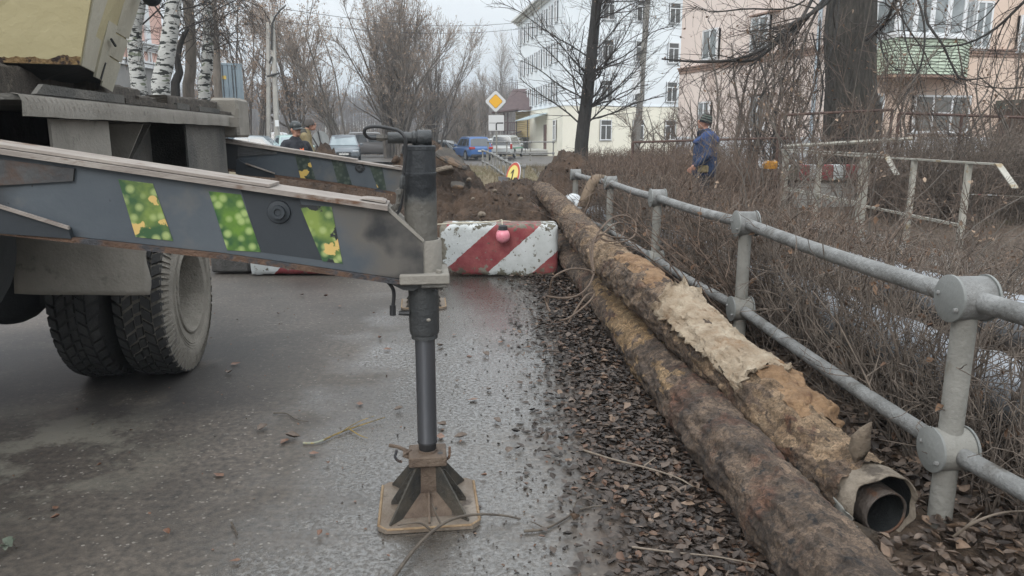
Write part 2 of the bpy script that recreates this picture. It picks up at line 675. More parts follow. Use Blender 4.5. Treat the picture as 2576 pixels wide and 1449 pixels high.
# trodden mud and leaf mould along the right edge
edge_ = mth('ADD', rmp(sp.outputs['X'], 0.05, 0.75, 0.0, 1.0), mth('MULTIPLY', noise_(5, 6, .7), 0.8))
mudm = mth('MULTIPLY', rmp(edge_, 0.62, 0.86), rmp(sp.outputs['Y'], 8.6, 9.4, 1, 0))
base = mixc(mudm, base, mixc(rmp(noise_(30, 5), .35, .65), (0.045, 0.034, 0.027), (0.105, 0.082, 0.066)))
film = mth('MULTIPLY', film, rmp(mudm, 0, 1, 1, .15))
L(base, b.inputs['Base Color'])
rg = rmp(film, 0, 1, 0.52, 0.07)
L(rg, b.inputs['Roughness'])
L(mth('MULTIPLY', film, 0.55), b.inputs['Coat Weight'])
b.inputs['Coat Roughness'].default_value = 0.06
b.inputs['Coat IOR'].default_value = 1.6
L(rmp(film, 0, 1, 0.34, 1.0), b.inputs['Specular IOR Level'])
bn = N_('ShaderNodeBump', Strength=0.5, Distance=0.003)
hh = mth('MULTIPLY', grain, rmp(film, 0, 1, 1.0, 0.16))
L(hh, bn.inputs['Height'])
L(bn.outputs[0], b.inputs['Normal'])
L(bn.outputs[0], b.inputs['Coat Normal'])
M_ROAD = m

M_MUD = mat('mud', (0.050, 0.036, 0.026), (0.11, 0.080, 0.056), 5, 0.85, bump=1.2, bscale=22, c3=(0.035, 0.03, 0.026), t3=0.55, s3=2)
M_VERGE = mat('leafy_earth', (0.060, 0.042, 0.030), (0.145, 0.10, 0.068), 9, 0.9, bump=2.0, bscale=30, c3=(0.10, 0.10, 0.035), t3=0.6, s3=1.3, w3=0.2)
M_GRASS = mat('dead_grass', (0.13, 0.105, 0.055), (0.21, 0.165, 0.10), 3, 0.95, bump=2.0, bscale=30, c3=(0.09, 0.11, 0.03), t3=0.55, s3=0.6, w3=0.2)

def road_z(X, Y):
    z = gzv(Y)
    near = np.clip((8.4 - Y) / 2, 0, 1)
    p = np.stack([X.ravel() * 1.3, Y.ravel() * 1.3, 0 * X.ravel()], 1)
    return z + (fbm(p, 3).reshape(X.shape) - 0.5) * 0.012 * near
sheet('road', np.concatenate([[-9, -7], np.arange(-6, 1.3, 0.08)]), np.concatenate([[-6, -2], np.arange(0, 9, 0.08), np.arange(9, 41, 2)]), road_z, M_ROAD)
def street_lift(X): return .24 * np.clip((-X - 3.5) / 3.0, 0, 1)
sheet('side_street', np.linspace(-60, 30, 91), np.linspace(41.0, 66, 6), lambda X, Y: gzv(Y) + street_lift(X), M_ROAD)
sheet('ground', np.array([-900, -300, -100, -40, -9.1, 0, 1.2, 10, 40, 100, 300, 900.]), np.array([-300, -50, 0, 10, 30, 60, 80, 200, 900.]),
      lambda X, Y: gzv(Y) - 0.08, M_GRASS)
def verge_z(X, Y):
    p = np.stack([X.ravel() * 2, Y.ravel() * 2, 0 * X.ravel()], 1)
    f = fbm(p, 4).reshape(X.shape)
    return gzv(Y) + 0.01 + (f - 0.45) * 0.14 * np.clip((X - 1.15) / 0.3, 0, 1) + np.clip((X - 2.6) * 0.05, 0, 0.25)
sheet('verge', np.concatenate([np.arange(1.22, 4, 0.07), np.arange(4, 40, 0.6)]), np.concatenate([np.arange(-1, 8, 0.07), np.arange(8, 40.9, 0.5)]), verge_z, M_VERGE)
sheet('grass_strip', np.arange(-8.5, 1.2, 0.5), np.arange(23, 40.9, 0.5), lambda X, Y: gzv(Y) + 0.03 + 0.04 * fbm(np.stack([X.ravel() * 2, Y.ravel() * 2, 0 * X.ravel()], 1), 3).reshape(X.shape), M_GRASS)
sheet('left_verge', np.linspace(-60, -9.05, 16), np.linspace(-5, 40.9, 20), lambda X, Y: gzv(Y) + 0.03, M_GRASS)

# spoil heaps ---------------------------------------------------------
def mound_h(X, Y):
    g = lambda cx, cy, sx, sy, h, a=0.0: h * np.exp(-(((X - cx) * math.cos(a) + (Y - cy) * math.sin(a)) / sx) ** 2 - ((-(X - cx) * math.sin(a) + (Y - cy) * math.cos(a)) / sy) ** 2)
    h = np.maximum.reduce([g(-1.18, 10.7, 0.95, 1.3, 1.45), g(-2.9, 10.6, 2.0, 1.2, 1.12), g(-0.50, 9.8, 0.75, 0.95, 0.80),
                           g(-3.45, 13.9, 0.55, 0.5, 1.42), g(-2.0, 13.2, 0.9, 1.0, 1.0), g(1.10, 14.6, 0.75, 1.1, 1.22), g(1.95, 13.6, 1.3, 1.5, 0.85),
                           g(0.35, 13.4, 0.7, 1.2, 0.66), g(0.1, 16.2, 1.4, 1.2, 0.55), g(0.10, 10.2, 0.60, 1.1, 0.50), g(1.15, 11.2, 0.5, 1.2, 0.35)])
    return h
def mound_z(X, Y):
    h = mound_h(X, Y)
    p = np.stack([X.ravel(), Y.ravel(), h.ravel()], 1)
    big = fbm(p * 2.2, 3).reshape(X.shape) - 0.5
    f1 = fbm(p * 6, 4, 0.6).reshape(X.shape)
    f2 = fbm(p * 11 + 3, 3, 0.6).reshape(X.shape)
    f3 = fbm(p * 24 + 3, 2, 0.6).reshape(X.shape)
    rid = np.abs(fbm(p * 9 + 5, 3).reshape(X.shape) - 0.5) * 2
    k = np.clip(h * 2.5, 0, 1)
    edge = np.clip((Y - 8.55) / 0.35, 0, 1) * np.clip((h - 0.03) * 20, 0, 1)
    return gzv(Y) + h * edge + k * edge * (big * 0.34 + (f1 - 0.5) * 0.20 + (np.round(f2 * 8) / 8 - .5) * 0.22 + (f3 - .5) * .09 - rid * 0.05 + 0.02) - 0.03 * (1 - edge)
M_SOIL = mat('soil', (0.032, 0.020, 0.013), (0.100, 0.063, 0.041), 3.2, 0.95, bump=2.5, bscale=26, c3=(0.028, 0.021, 0.017), t3=0.54, s3=1.8, w3=0.12,
             c4=(0.24, 0.17, 0.11), t4=0.70, s4=30)
sheet('earth_mound', np.concatenate([np.arange(-6.2, -4.2, 0.08), np.arange(-4.2, 3.6, 0.025)]), np.concatenate([np.arange(8.56, 12.6, 0.025), np.arange(12.6, 18, 0.05)]), mound_z, M_SOIL)
def mz(x, y):
    return float(mound_z(np.array([[x]]), np.array([[y]]))[0, 0])

def rock(name, c, s, m, seed, label, cat, group=None, kind=None, flat=1.0, rz=0.0, tilt=0.0, ang=0):
    bm = bmesh.new()
    bmesh.ops.create_icosphere(bm, subdivisions=3, radius=1)
    co = np.array([v.co[:] for v in bm.verts])
    f = fbm(co * 1.4 + seed * 7.1, 3)
    q = np.round(f * 7) / 7
    rr = 0.72 + 0.7 * (0.45 * f + 0.55 * q - 0.3)
    co = co * rr[:, None]
    if ang:                                   # slab like: clip to a box
        co = np.clip(co * 1.5, -0.85, 0.85) + (f[:, None] - 0.5) * 0.25
    co = co * np.array([s, s * (0.7 + 0.3 * math.sin(seed * 5)), s * 0.75 * flat])
    for v, p in zip(bm.verts, co):
        v.co = p
    me = bpy.data.meshes.new(name)
    bm.to_mesh(me)
    bm.free()
    smooth(me, 28)
    me.materials.append(m)
    o = bpy.data.objects.new(name, me)
    o.location = c
    o.rotation_euler = (tilt, tilt * 0.6, rz)
    C.objects.link(o)
    return tag(o, label, cat, group, kind)
M_ROCK = mat('rubble_stone', (0.13, 0.10, 0.075), (0.24, 0.20, 0.155), 5, 0.9, bump=1.2, bscale=30, c3=(0.07, 0.05, 0.035), t3=0.52, s3=4, w3=0.1)
M_TAR = mat('broken_asphalt', (0.045, 0.040, 0.036), (0.10, 0.085, 0.07), 6, 0.9, bump=1.5, bscale=40, c3=(0.15, 0.10, 0.065), t3=0.52, s3=3)
# slabs and stones placed where the sight lines meet the heap
def slab(px, py, Y, w, d, t, rz, rx, ry, label, seed, m=M_TAR):
    c = PY(px, py, Y)
    k = 14
    xs = np.linspace(-1, 1, k)
    Vt = []
    a = np.linspace(0, 2 * np.pi, 22, endpoint=False)
    rr = 1 + (fbm(np.stack([np.cos(a) * 1.6 + seed, np.sin(a) * 1.6, 0 * a], 1), 3) - 0.5) * 0.9
    poly = [(math.cos(t_) * w * r_ / 2 * 1.1, math.sin(t_) * d * r_ / 2 * 1.1) for t_, r_ in zip(a, rr)]
    mb = MB()
    mb.prism(poly, -t / 2, t / 2, 'xy')
    me = bpy.data.meshes.new('slab')
    me.from_pydata(mb.v, [], mb.f)
    fixn(me)
    me.materials.append(m)
    o = bpy.data.objects.new('broken_asphalt_slab', me)
    o.location = c
    o.rotation_euler = (rx, ry, rz)
    C.objects.link(o)
    bv = o.modifiers.new('b', 'BEVEL')
    bv.width = 0.02
    bv.segments = 1
    tag(o, label, 'asphalt slab', 'broken asphalt slabs on the spoil heap')
slab(1132, 396, 9.9, 0.42, 0.36, 0.05, 0.2, 0.45, 0.45, 'largest slab of dark asphalt tipped steeply on top of the heap behind the jack', 1)
slab(1122, 428, 9.75, 0.26, 0.22, 0.06, 1.4, -0.3, 0.3, 'pale brown slab lump below the tipped asphalt slab', 2, M_ROCK)
slab(1152, 466, 9.55, 0.18, 0.14, 0.05, 0.2, 0.5, 0.2, 'small asphalt piece lying halfway down the heap beside the jack', 3)
slab(1156, 412, 9.9, 0.26, 0.2, 0.05, 2.2, 0.3, -0.5, 'dark asphalt piece leaning right below the tipped slab', 4)
for i, (px, py, Y, s) in enumerate([(1212, 540, 8.95, 0.055), (1180, 452, 9.8, 0.04), (1245, 480, 9.8, 0.035), (1310, 500, 10.4, 0.045), (1190, 500, 9.3, 0.03)]):
    rock('stone', PY(px, py, Y), s, M_ROCK, i + 3,
         ['pale rounded stone low on the heap above the striped block', 'brown stone high on the heap right of the jack', 'small stone on the right slope of the heap', 'stone at the foot of the heap near the pipes', 'small stone beside the jack cylinder on the heap'][i], 'stone')
cl = []
rr_ = np.random.default_rng(3)
k = 0
while k < 900:                                 # loose clods all over the heaps, too many to count
    x, y = rr_.uniform(-5, 2.9), rr_.uniform(8.7, 16.5)
    h = float(mound_h(np.array(x), np.array(y)))
    if h < 0.12:
        continue
    k += 1
    cl.append((x, y, rr_.uniform(0.012, 0.042) * (1.6 if rr_.random() < 0.1 else 1)))
cl = np.array(cl)
zz = mound_z(cl[:, 0][None], cl[:, 1][None])[0]
ic = bmesh.new()
bmesh.ops.create_icosphere(ic, subdivisions=1, radius=1)
iv = np.array([v.co[:] for v in ic.verts])
ifc = np.array([[v.index for v in f.verts] for f in ic.faces])
ic.free()
V = []
for (x, y, s), z in zip(cl, zz):
    V.append(iv * (s * rr_.uniform(0.6, 1.3, (len(iv), 1)) * np.array([1, rr_.uniform(.6, 1.2), rr_.uniform(.5, 1)])) + np.array([x, y, z + s * 0.3]))
F = np.concatenate([ifc + i * len(iv) for i in range(len(cl))])
ob('loose_clods', None, M_SOIL, me=npmesh('clods', np.concatenate(V), F), kind='stuff', label='loose clods of brown earth strewn over the spoil heaps', cat='soil')

# ================================================================== BUILDINGS
def frame_of(p0, p1):
    """unit along the wall, outward normal to the right-hand side looking from p0 to p1 (towards the viewer)"""
    u = Vector((p1[0] - p0[0], p1[1] - p0[1], 0))
    L_ = u.length
    u.normalize()
    nrm = Vector((u.y, -u.x, 0))
    return u, nrm, L_
def wall_holes(p0, p1, z0, z1, holes, t=0.25):
    u, nrm, L_ = frame_of(p0, p1)
    us = sorted({0, L_, *[h[0] for h in holes], *[h[1] for h in holes]})
    vs = sorted({z0, z1, *[h[2] for h in holes], *[h[3] for h in holes]})
    us = [a for a in us if 0 <= a <= L_]
    mb = MB()
    o = Vector((p0[0], p0[1], 0))
    def pt(a, z, d=0):
        return o + u * a + Vector((0, 0, z)) - nrm * d
    for i in range(len(us) - 1):
        for j in range(len(vs) - 1):
            cu, cv = (us[i] + us[i + 1]) / 2, (vs[j] + vs[j + 1]) / 2
            if any(h[0] < cu < h[1] and h[2] < cv < h[3] for h in holes):
                continue
            mb.quad(pt(us[i], vs[j]), pt(us[i + 1], vs[j]), pt(us[i + 1], vs[j + 1]), pt(us[i], vs[j + 1]))
    for a, b2, c, d in holes:
        mb.quad(pt(a, c), pt(a, d), pt(a, d, t), pt(a, c, t))
        mb.quad(pt(b2, c), pt(b2, d), pt(b2, d, t), pt(b2, c, t))
        mb.quad(pt(a, c), pt(b2, c), pt(b2, c, t), pt(a, c, t))
        mb.quad(pt(a, d), pt(b2, d), pt(b2, d, t), pt(a, d, t))
    return mb
_wcache = {}
def window_mesh(w, h, style):
    k = (round(w, 2), round(h, 2), style)
    if k in _wcache:
        return _wcache[k]
    fr, pa, si = MB(), MB(), MB()
    b_ = 0.07
    hw = w / 2
    # local: x along wall, y = outward (-y is into the wall)
    y0, y1 = -0.19, -0.11
    fr.box(-hw, -hw + b_, y0, y1, 0, h)
    fr.box(hw - b_, hw, y0, y1, 0, h)
    fr.box(-hw + b_, hw - b_, y0, y1, 0, b_)
    fr.box(-hw + b_, hw - b_, y0, y1, h - b_, h)
    if 'T' in style:                            # transom with two casements below
        fr.box(-hw + b_, hw - b_, y0, y1 + .002, h * 0.70, h * 0.70 + b_)
        fr.box(-b_ / 2, b_ / 2, y0, y1 + .001, b_, h * 0.70)
    if '2' in style:
        fr.box(-b_ / 2, b_ / 2, y0, y1, b_, h - b_)
    if '3' in style:
        fr.box(-w / 6 - b_ / 2, -w / 6 + b_ / 2, y0, y1, b_, h - b_)
        fr.box(w / 6 - b_ / 2, w / 6 + b_ / 2, y0, y1, b_, h - b_)
        fr.box(-w / 6 + b_ / 2, w / 6 - b_ / 2, y0, y1 - .002, h * 0.5, h * 0.5 + b_)
    pa.box(-hw + b_, hw - b_, -0.165, -0.155, b_, h - b_)
    si.box(-hw - 0.05, hw + 0.05, -0.15, 0.06, -0.05, -0.005)
    out = []
    for nm, q in (('window', fr), ('pane', pa), ('sill', si)):
        me = bpy.data.meshes.new(nm)
        me.from_pydata(q.v, [], q.f)
        fixn(me)
        out.append(me)
    _wcache[k] = out
    return out
M_WFRAME = mat('white_pvc', (0.72, 0.74, 0.76), None, rough=0.4)
def glassmat(name, c, c2, s=0.6):
    g = mat(name, c, c2, s, 0.08, spec=0.6)
    return g
M_GLASS = glassmat('window_glass', (0.035, 0.032, 0.030), (0.12, 0.115, 0.105))
M_GLASS2 = glassmat('curtained_glass', (0.16, 0.18, 0.185), (0.33, 0.36, 0.37), 1.5)
M_SILL = mat('white_sill', (0.66, 0.68, 0.70), None, rough=0.5)
def put_windows(bld, p0, p1, holes, style='T', glass=None, frame=None):
    u, nrm, L_ = frame_of(p0, p1)
    rz = math.atan2(u.y, u.x)
    for a, b2, c, d in holes:
        mf, mp_, ms = window_mesh(b2 - a, d - c, style)
        w = bpy.data.objects.new('window', mf)
        if not mf.materials: mf.materials.append(frame or M_WFRAME)
        w.parent = bld
        w.location = Vector((p0[0], p0[1], c)) + u * ((a + b2) / 2) - bld.location
        w.rotation_euler = (0, 0, rz)
        C.objects.link(w)
        for nm, me, mm_ in (('pane', mp_, glass or M_GLASS), ('sill', ms, M_SILL)):
            q = bpy.data.objects.new(nm, me)
            if not me.materials: me.materials.append(mm_)
            q.parent = w
            C.objects.link(q)
def hole_px(p0, p1, x0, y0, x1, y1):
    u, nrm, L_ = frame_of(p0, p1)
    o = Vector((p0[0], p0[1], 0))
    a = PXP(x0, (y0 + y1) / 2, o, nrm)
    b2 = PXP(x1, (y0 + y1) / 2, o, nrm)
    t = PXP((x0 + x1) / 2, y0, o, nrm)
    bt = PXP((x0 + x1) / 2, y1, o, nrm)
    return ((a - o).dot(u), (b2 - o).dot(u), bt.z, t.z)

# --- white block of flats
M_WHITE = mat('white_plaster', (0.74, 0.79, 0.83), (0.80, 0.84, 0.87), 0.5, 0.9, bump=0.2)
M_CREAM = mat('cream_plaster', (0.76, 0.73, 0.62), (0.82, 0.79, 0.68), 0.5, 0.9, bump=0.2)
M_CORN = mat('cornice', (0.55, 0.55, 0.53), (0.62, 0.62, 0.60), 1, 0.9)
M_ROOF = mat('roof_sheet', (0.20, 0.20, 0.21), (0.28, 0.28, 0.29), 1, 0.6)
A = PY(1303, 340, 87).xy
B = PY(1415, 340, 65).xy
_c = PY(1705, 340, 69).xy
Cc = B + (_c - B) * 1.6
Dd = A + (Cc - B)
wb = thing('apartment_block', 'white four storey block with cream ground floor at the end of the road', 'building', (B.x, B.y, gz(65)))
BAND, EAV = 4.0, 13.8
rows = [(1.1, 2.85), (4.45, 6.2), (7.8, 9.55), (11.15, 12.9)]
Lr = (Cc - B).length
cols_r = []
for cx in (1527, 1610, 1692, 1775):
    h = hole_px(B, Cc, cx - 15, 120, cx + 15, 165)
    cols_r.append(((h[0] + h[1]) / 2))
hr = [(c - 0.55, c + 0.55, z0, z1) for c in cols_r if c + .6 < Lr for z0, z1 in rows]
Ll = (B - A).length
hl_up = [(1.2 + 2.25 * k, 2.1 + 2.25 * k, z0, z1) for k in range(9) for z0, z1 in rows[1:]]
hl_lo = [(1.2 + 2.25 * k, 2.1 + 2.25 * k, *rows[0]) for k in (0, 1, 2, 8)]
for p0, p1, hs_ in ((A, B, hl_up + hl_lo), (B, Cc, hr)):
    lo = [h for h in hs_ if h[3] < BAND]
    hi = [h for h in hs_ if h[3] > BAND]
    ob('ground_floor_wall', wall_holes(p0, p1, -0.6, BAND, lo), M_CREAM, wb, fix=False)
    ob('wall', wall_holes(p0, p1, BAND, EAV, hi), M_WHITE, wb, fix=False)
    put_windows(wb, p0, p1, hs_, 'T')
    u, nrm, L_ = frame_of(p0, p1)
    q = MB()
    for (z0, z1, d) in ((EAV - 0.35, EAV - 0.12, 0.18), (EAV - 0.12, EAV + 0.1, 0.42), (EAV + 0.1, EAV + 0.3, 0.7)):
        o = Vector((*p0, 0))
        e = 0.0
        pts = [o + nrm * 0.002, o + u * L_ + nrm * 0.002, o + u * (L_ + d) + nrm * d, o - u * (d if p0 is A else -0.0) + nrm * d]
        q.slab([p + Vector((0, 0, z0)) for p in pts], (0, 0, 1), z1 - z0)
    ob('cornice', q, M_CORN, wb)
    q = MB()
    q.slab([o + Vector((0, 0, BAND)) + nrm * .004, o + u * L_ + Vector((0, 0, BAND)) + nrm * .004, o + u * (L_ + .05) + nrm * 0.06 + Vector((0, 0, BAND)), o + nrm * 0.06 + Vector((0, 0, BAND))], (0, 0, 1), 0.12)
    ob('band', q, M_WHITE, wb)
q = MB()
q.quad(Vector((*Cc, -.6)), Vector((*Dd, -.6)), Vector((*Dd, EAV)), Vector((*Cc, EAV)))
q.quad(Vector((*Dd, -.6)), Vector((*A, -.6)), Vector((*A, EAV)), Vector((*Dd, EAV)))
ob('wall', q, M_WHITE, wb, fix=False)
ctr = (A + B + Cc + Dd) / 4
q = MB()
rc = [Vector((*(ctr + (p - ctr) * 1.05), EAV + 0.3)) for p in (A, B, Cc, Dd)]
q.add(rc + [Vector((*(ctr + (p - ctr) * 0.2), EAV + 2.6)) for p in (A, B, Cc, Dd)], [(0, 1, 5, 4), (1, 2, 6, 5), (2, 3, 7, 6), (3, 0, 4, 7), (4, 5, 6, 7)])
ob('roof', q, M_ROOF, wb)
# entrance with canopy on the long side
u, nrm, L_ = frame_of(A, B)
o = Vector((*A, 0))
a1 = (PXP(1345, 340, o, nrm) - o).dot(u)
a2 = (PXP(1378, 340, o, nrm) - o).dot(u)
def wp(a, z, d):
    return o + u * a + nrm * d + Vector((0, 0, z))
M_CAN = mat('canopy_metal', (0.38, 0.47, 0.50), (0.5, 0.58, 0.60), 4, 0.4)
M_DOOR = mat('brown_door', (0.12, 0.06, 0.045), None, rough=0.5)
M_DARKMET = mat('dark_metal', (0.03, 0.03, 0.032), (0.06, 0.055, 0.05), 10, 0.5, metal=0.4)
q = MB()
k_ = 12
for i in range(k_):
    s0, s1 = a1 + (a2 - a1) * i / k_, a1 + (a2 - a1) * (i + 1) / k_
    q.slab([wp(s0, 3.5, 0.05), wp(s1 - .03, 3.5, 0.05), wp(s1 - .03, 2.9, 2.0), wp(s0, 2.9, 2.0)], (0, 0, 1), 0.06 if i % 2 else 0.10)
ob('entrance_canopy', q, M_CAN, wb)
for s in (a1 + 0.15, a2 - 0.15):
    ob('canopy_post', MB().tube([wp(s, -0.3, 1.9), wp(s, 2.9, 1.9)], 0.05, 6), M_DARKMET, wb)
ob('door', MB().slab([wp(a2 - 1.6, 0.2, 0.02), wp(a2 - 0.5, 0.2, 0.02), wp(a2 - 0.5, 2.5, 0.02), wp(a2 - 1.6, 2.5, 0.02)], nrm, 0.06), M_DOOR, wb)
q = MB()
for i in range(5):
    q.slab([wp(a1 + i * .3, -0.3, 0.0 + .001), wp(a2, -0.3, 0.001), wp(a2, -0.3, 2.2 + i * .0), wp(a1 + i * .3, -0.3, 2.2)], (0, 0, 1), 0.1 * (i + 1))
ob('steps', q, M_CORN, wb)
q = MB()
q.tube([wp(a1, 0.9, 2.15), wp(a2 - 1, 1.25, 2.15), wp(a2, 1.25, 2.15)], 0.035, 6)
for s in np.linspace(a1, a2, 4):
    q.tube([wp(s, -0.2, 2.15), wp(s, 1.15, 2.15)], 0.03, 6)
ob('handrail', q, M_DARKMET, wb)

# --- brown wooden house between, with balcony
M_TIM = mat('yellow_planks', (0.42, 0.33, 0.17), (0.52, 0.42, 0.24), 3, 0.8)
M_BROOF = mat('brown_roof', (0.075, 0.045, 0.045), (0.11, 0.07, 0.068), 3, 0.6)
hb = thing('wooden_house', 'brown roofed yellow plank house with balcony left of the white block', 'house', (*PY(1290, 340, 80).xy, gz(80)))
x0, x1 = PY(1276, 340, 80).x, PY(1320, 340, 80).x
zt = lambda py, Y=80: PY(1288, py, Y).z
q = MB()
q.slab([Vector((x0 - .6, 79, zt(283))), Vector((x1 + 2, 79, zt(275))), Vector((x1 + 2, 81.5, zt(222))), Vector((x0 + .6, 81.5, zt(226)))], (0, 0.2, 1), 0.15)
ob('roof', q, M_BROOF, hb)
q = MB()
q.slab([Vector((x0 - 1.6, 78, zt(286))), Vector((x0 + 1.2, 78, zt(278))), Vector((x0 + 1.2, 82, zt(278))), Vector((x0 - 1.6, 82, zt(286)))], (0, 0, 1), 0.15)
ob('roof', q, M_BROOF, hb)
nn = 12
for i in range(nn):
    z0, z1 = zt(345) + (zt(280) - zt(345)) * i / nn, zt(345) + (zt(280) - zt(345)) * (i + 1) / nn
    ob('plank', MB().box(x0 + 0.9, x1 + 3, 80, 84, z0, z1 - 0.03), M_TIM, hb)
for px in (1268, 1277):
    ob('post', MB().box(PY(px, 300, 79).x - .08, PY(px, 300, 79).x + .08, 78.9, 79.1, -0.4, zt(284)), M_BROOF, hb)
q = MB()
q.box(x0 - 1.3, x0 + 0.9, 78.6, 79.8, zt(330), zt(328))
for i in range(11):
    xx = x0 - 1.25 + i * 0.2
    q.box(xx, xx + .06, 78.6, 78.66, zt(328), zt(310))
q.box(x0 - 1.3, x0 + .9, 78.58, 78.68, zt(310), zt(308))
ob('balcony', q, M_BROOF, hb)
ob('stair_roof', MB().slab([Vector((x0 - 1.6, 77.8, zt(352))), Vector((x0 + 1.5, 77.8, zt(332))), Vector((x0 + 1.5, 80, zt(332))), Vector((x0 - 1.6, 80, zt(352)))], (0, 0, 1), 0.12), M_BROOF, hb)
ob('wall', MB().box(x0 - 1.2, x0 + .85, 80, 84, -.4, zt(345)), M_BROOF, hb)
sh = thing('garden_shed', 'low dark red shed behind the parked blue car', 'shed', (PY(1215, 340, 84).x, 84, gz(80)))
ob('wall', MB().box(PY(1170, 340, 84).x, PY(1262, 340, 84).x, 84, 87, -0.4, 1.0), mat('shed_red', (0.10, 0.035, 0.03), (0.14, 0.05, 0.04), 2, 0.8), sh)
ob('roof', MB().box(PY(1168, 340, 84).x, PY(1264, 340, 84).x, 83.8, 87.2, 1.0, 1.2), M_BROOF, sh)

# --- pink block with balcony at the right
M_PINK = mat('pink_plaster', (0.66, 0.56, 0.51), (0.72, 0.62, 0.565), 0.35, 0.92, bump=0.3, bscale=12, c3=(0.58, 0.45, 0.39), t3=0.60, s3=0.8, w3=0.15, stretch=(1, 1, 0.35))
M_PEACH = mat('peach_plaster', (0.62, 0.48, 0.39), (0.67, 0.53, 0.44), 0.5, 0.92, bump=0.4, bscale=10, c3=(0.52, 0.40, 0.32), t3=0.60, s3=0.9, w3=0.2, stretch=(1, 1, 0.3))
M_BANDP = mat('weathered_band', (0.25, 0.17, 0.14), (0.40, 0.28, 0.22), 3, 0.9, bump=0.6)
M_PLINTH = mat('white_plinth', (0.50, 0.53, 0.56), (0.62, 0.64, 0.66), 1.2, 0.85, bump=0.4)
E_ = PY(1703, 340, 37).xy
Fp = PY(2066, 340, 27.5).xy
_g = PY(2576, 340, 29.2).xy
Gp = Fp + (_g - Fp) * 1.5
Hp = E_ + (Gp - Fp)
pb = thing('pink_apartment_house', 'pink plastered two storey house with green balcony behind the hedges', 'building', (*Fp, gz(28)))
ZT = 10.5
lo_l = [hole_px(E_, Fp, 1763, 256, 1791, 322), hole_px(E_, Fp, 1894, 243, 1932, 326)]
up_l = [hole_px(E_, Fp, 1775, 74, 1812, 150), hole_px(E_, Fp, 1897, 42, 1940, 126)]
h0 = 1.55; 
lo_r = [hole_px(Fp, Gp, 2166, 236, 2214, 336), hole_px(Fp, Gp, 2290, 240, 2430, 334)]
up_r = [hole_px(Fp, Gp, 2160, 0, 2232, 122), hole_px(Fp, Gp, 2444, 4, 2486, 124), hole_px(Fp, Gp, 2556, 40, 2640, 132)]
o2 = Vector((*Fp, 0))
u2, n2_, L2 = frame_of(Fp, Gp)
zb = PXP(2300, 138, o2, n2_).z
zpl = PXP(2300, 345, o2, n2_).z
for p0, p1, hs_, mm_, mp2 in ((E_, Fp, (lo_l, up_l), M_PINK, 0), (Fp, Gp, (lo_r, up_r), M_PEACH, 1)):
    ob('wall', wall_holes(p0, p1, zpl, ZT, hs_[0] + hs_[1]), mm_, pb, fix=False)
    u, nrm, L_ = frame_of(p0, p1)
    o = Vector((*p0, 0))
    q = MB()
    q.slab([o + Vector((0, 0, -0.5)) + nrm * .0, o + u * L_ + Vector((0, 0, -0.5)), o + u * (L_ + .05) + nrm * 0.06 + Vector((0, 0, -0.5)), o + nrm * 0.06 + Vector((0, 0, -0.5))], (0, 0, 1), zpl + 0.5)
    ob('plinth', q, M_PLINTH, pb)
    q = MB()
    for z0, dz, d in ((zb, 0.12, 0.05), (zb + 0.12, 0.10, 0.10), (zb + .22, 0.05, 0.16)):
        q.slab([o + Vector((0, 0, z0)) + nrm * .003, o + u * L_ + Vector((0, 0, z0)) + nrm * .003, o + u * (L_ + d) + nrm * d + Vector((0, 0, z0)), o + nrm * d + Vector((0, 0, z0))], (0, 0, 1), dz)
    ob('string_course', q, M_BANDP, pb)
put_windows(pb, E_, Fp, lo_l + up_l, '2', M_GLASS2)
put_windows(pb, Fp, Gp, [lo_r[0]] + up_r, '2', M_GLASS2)
put_windows(pb, Fp, Gp, [lo_r[1]], '3', glassmat('dim_glass', (0.09, 0.09, 0.08), (0.19, 0.18, 0.165), 2))
# white reveals round the upper left windows
ob('wall', MB().quad(Vector((*Gp, -.5)), Vector((*Hp, -.5)), Vector((*Hp, ZT)), Vector((*Gp, ZT))).quad(Vector((*Hp, -.5)), Vector((*E_, -.5)), Vector((*E_, ZT)), Vector((*Hp, ZT))), M_PINK, pb, fix=False)
ob('roof', MB().slab([Vector((*E_, ZT)), Vector((*Fp, ZT)), Vector((*Gp, ZT)), Vector((*Hp, ZT))], (0, 0, 1), 0.3), M_ROOF, pb)
u, nrm, L_ = frame_of(E_, Fp)
dp = PXP(2058, 200, Vector((*E_, 0)), nrm)
ob('drainpipe', MB().tube([Vector((dp.x, dp.y, 0.1)) + nrm * .12, Vector((dp.x, dp.y, ZT)) + nrm * .12], 0.075, 10), mat('zinc_blue', (0.30, 0.36, 0.42), (0.42, 0.48, 0.52), 4, 0.5), pb, sm=True)
# window hoods
for (a, b2, c, d) in lo_l[1:] + up_l[1:]:
    o = Vector((*E_, 0))
    ob('window_hood', MB().slab([o + u * (a - .1) + nrm * .003 + Vector((0, 0, d + .05)), o + u * (b2 + .5) + nrm * .003 + Vector((0, 0, d + .05)), o + u * (b2 + .5) + nrm * .25 + Vector((0, 0, d + .05)), o + u * (a - .1) + nrm * .25 + Vector((0, 0, d + .05))], (0, 0, 1), 0.06), M_BANDP, pb)
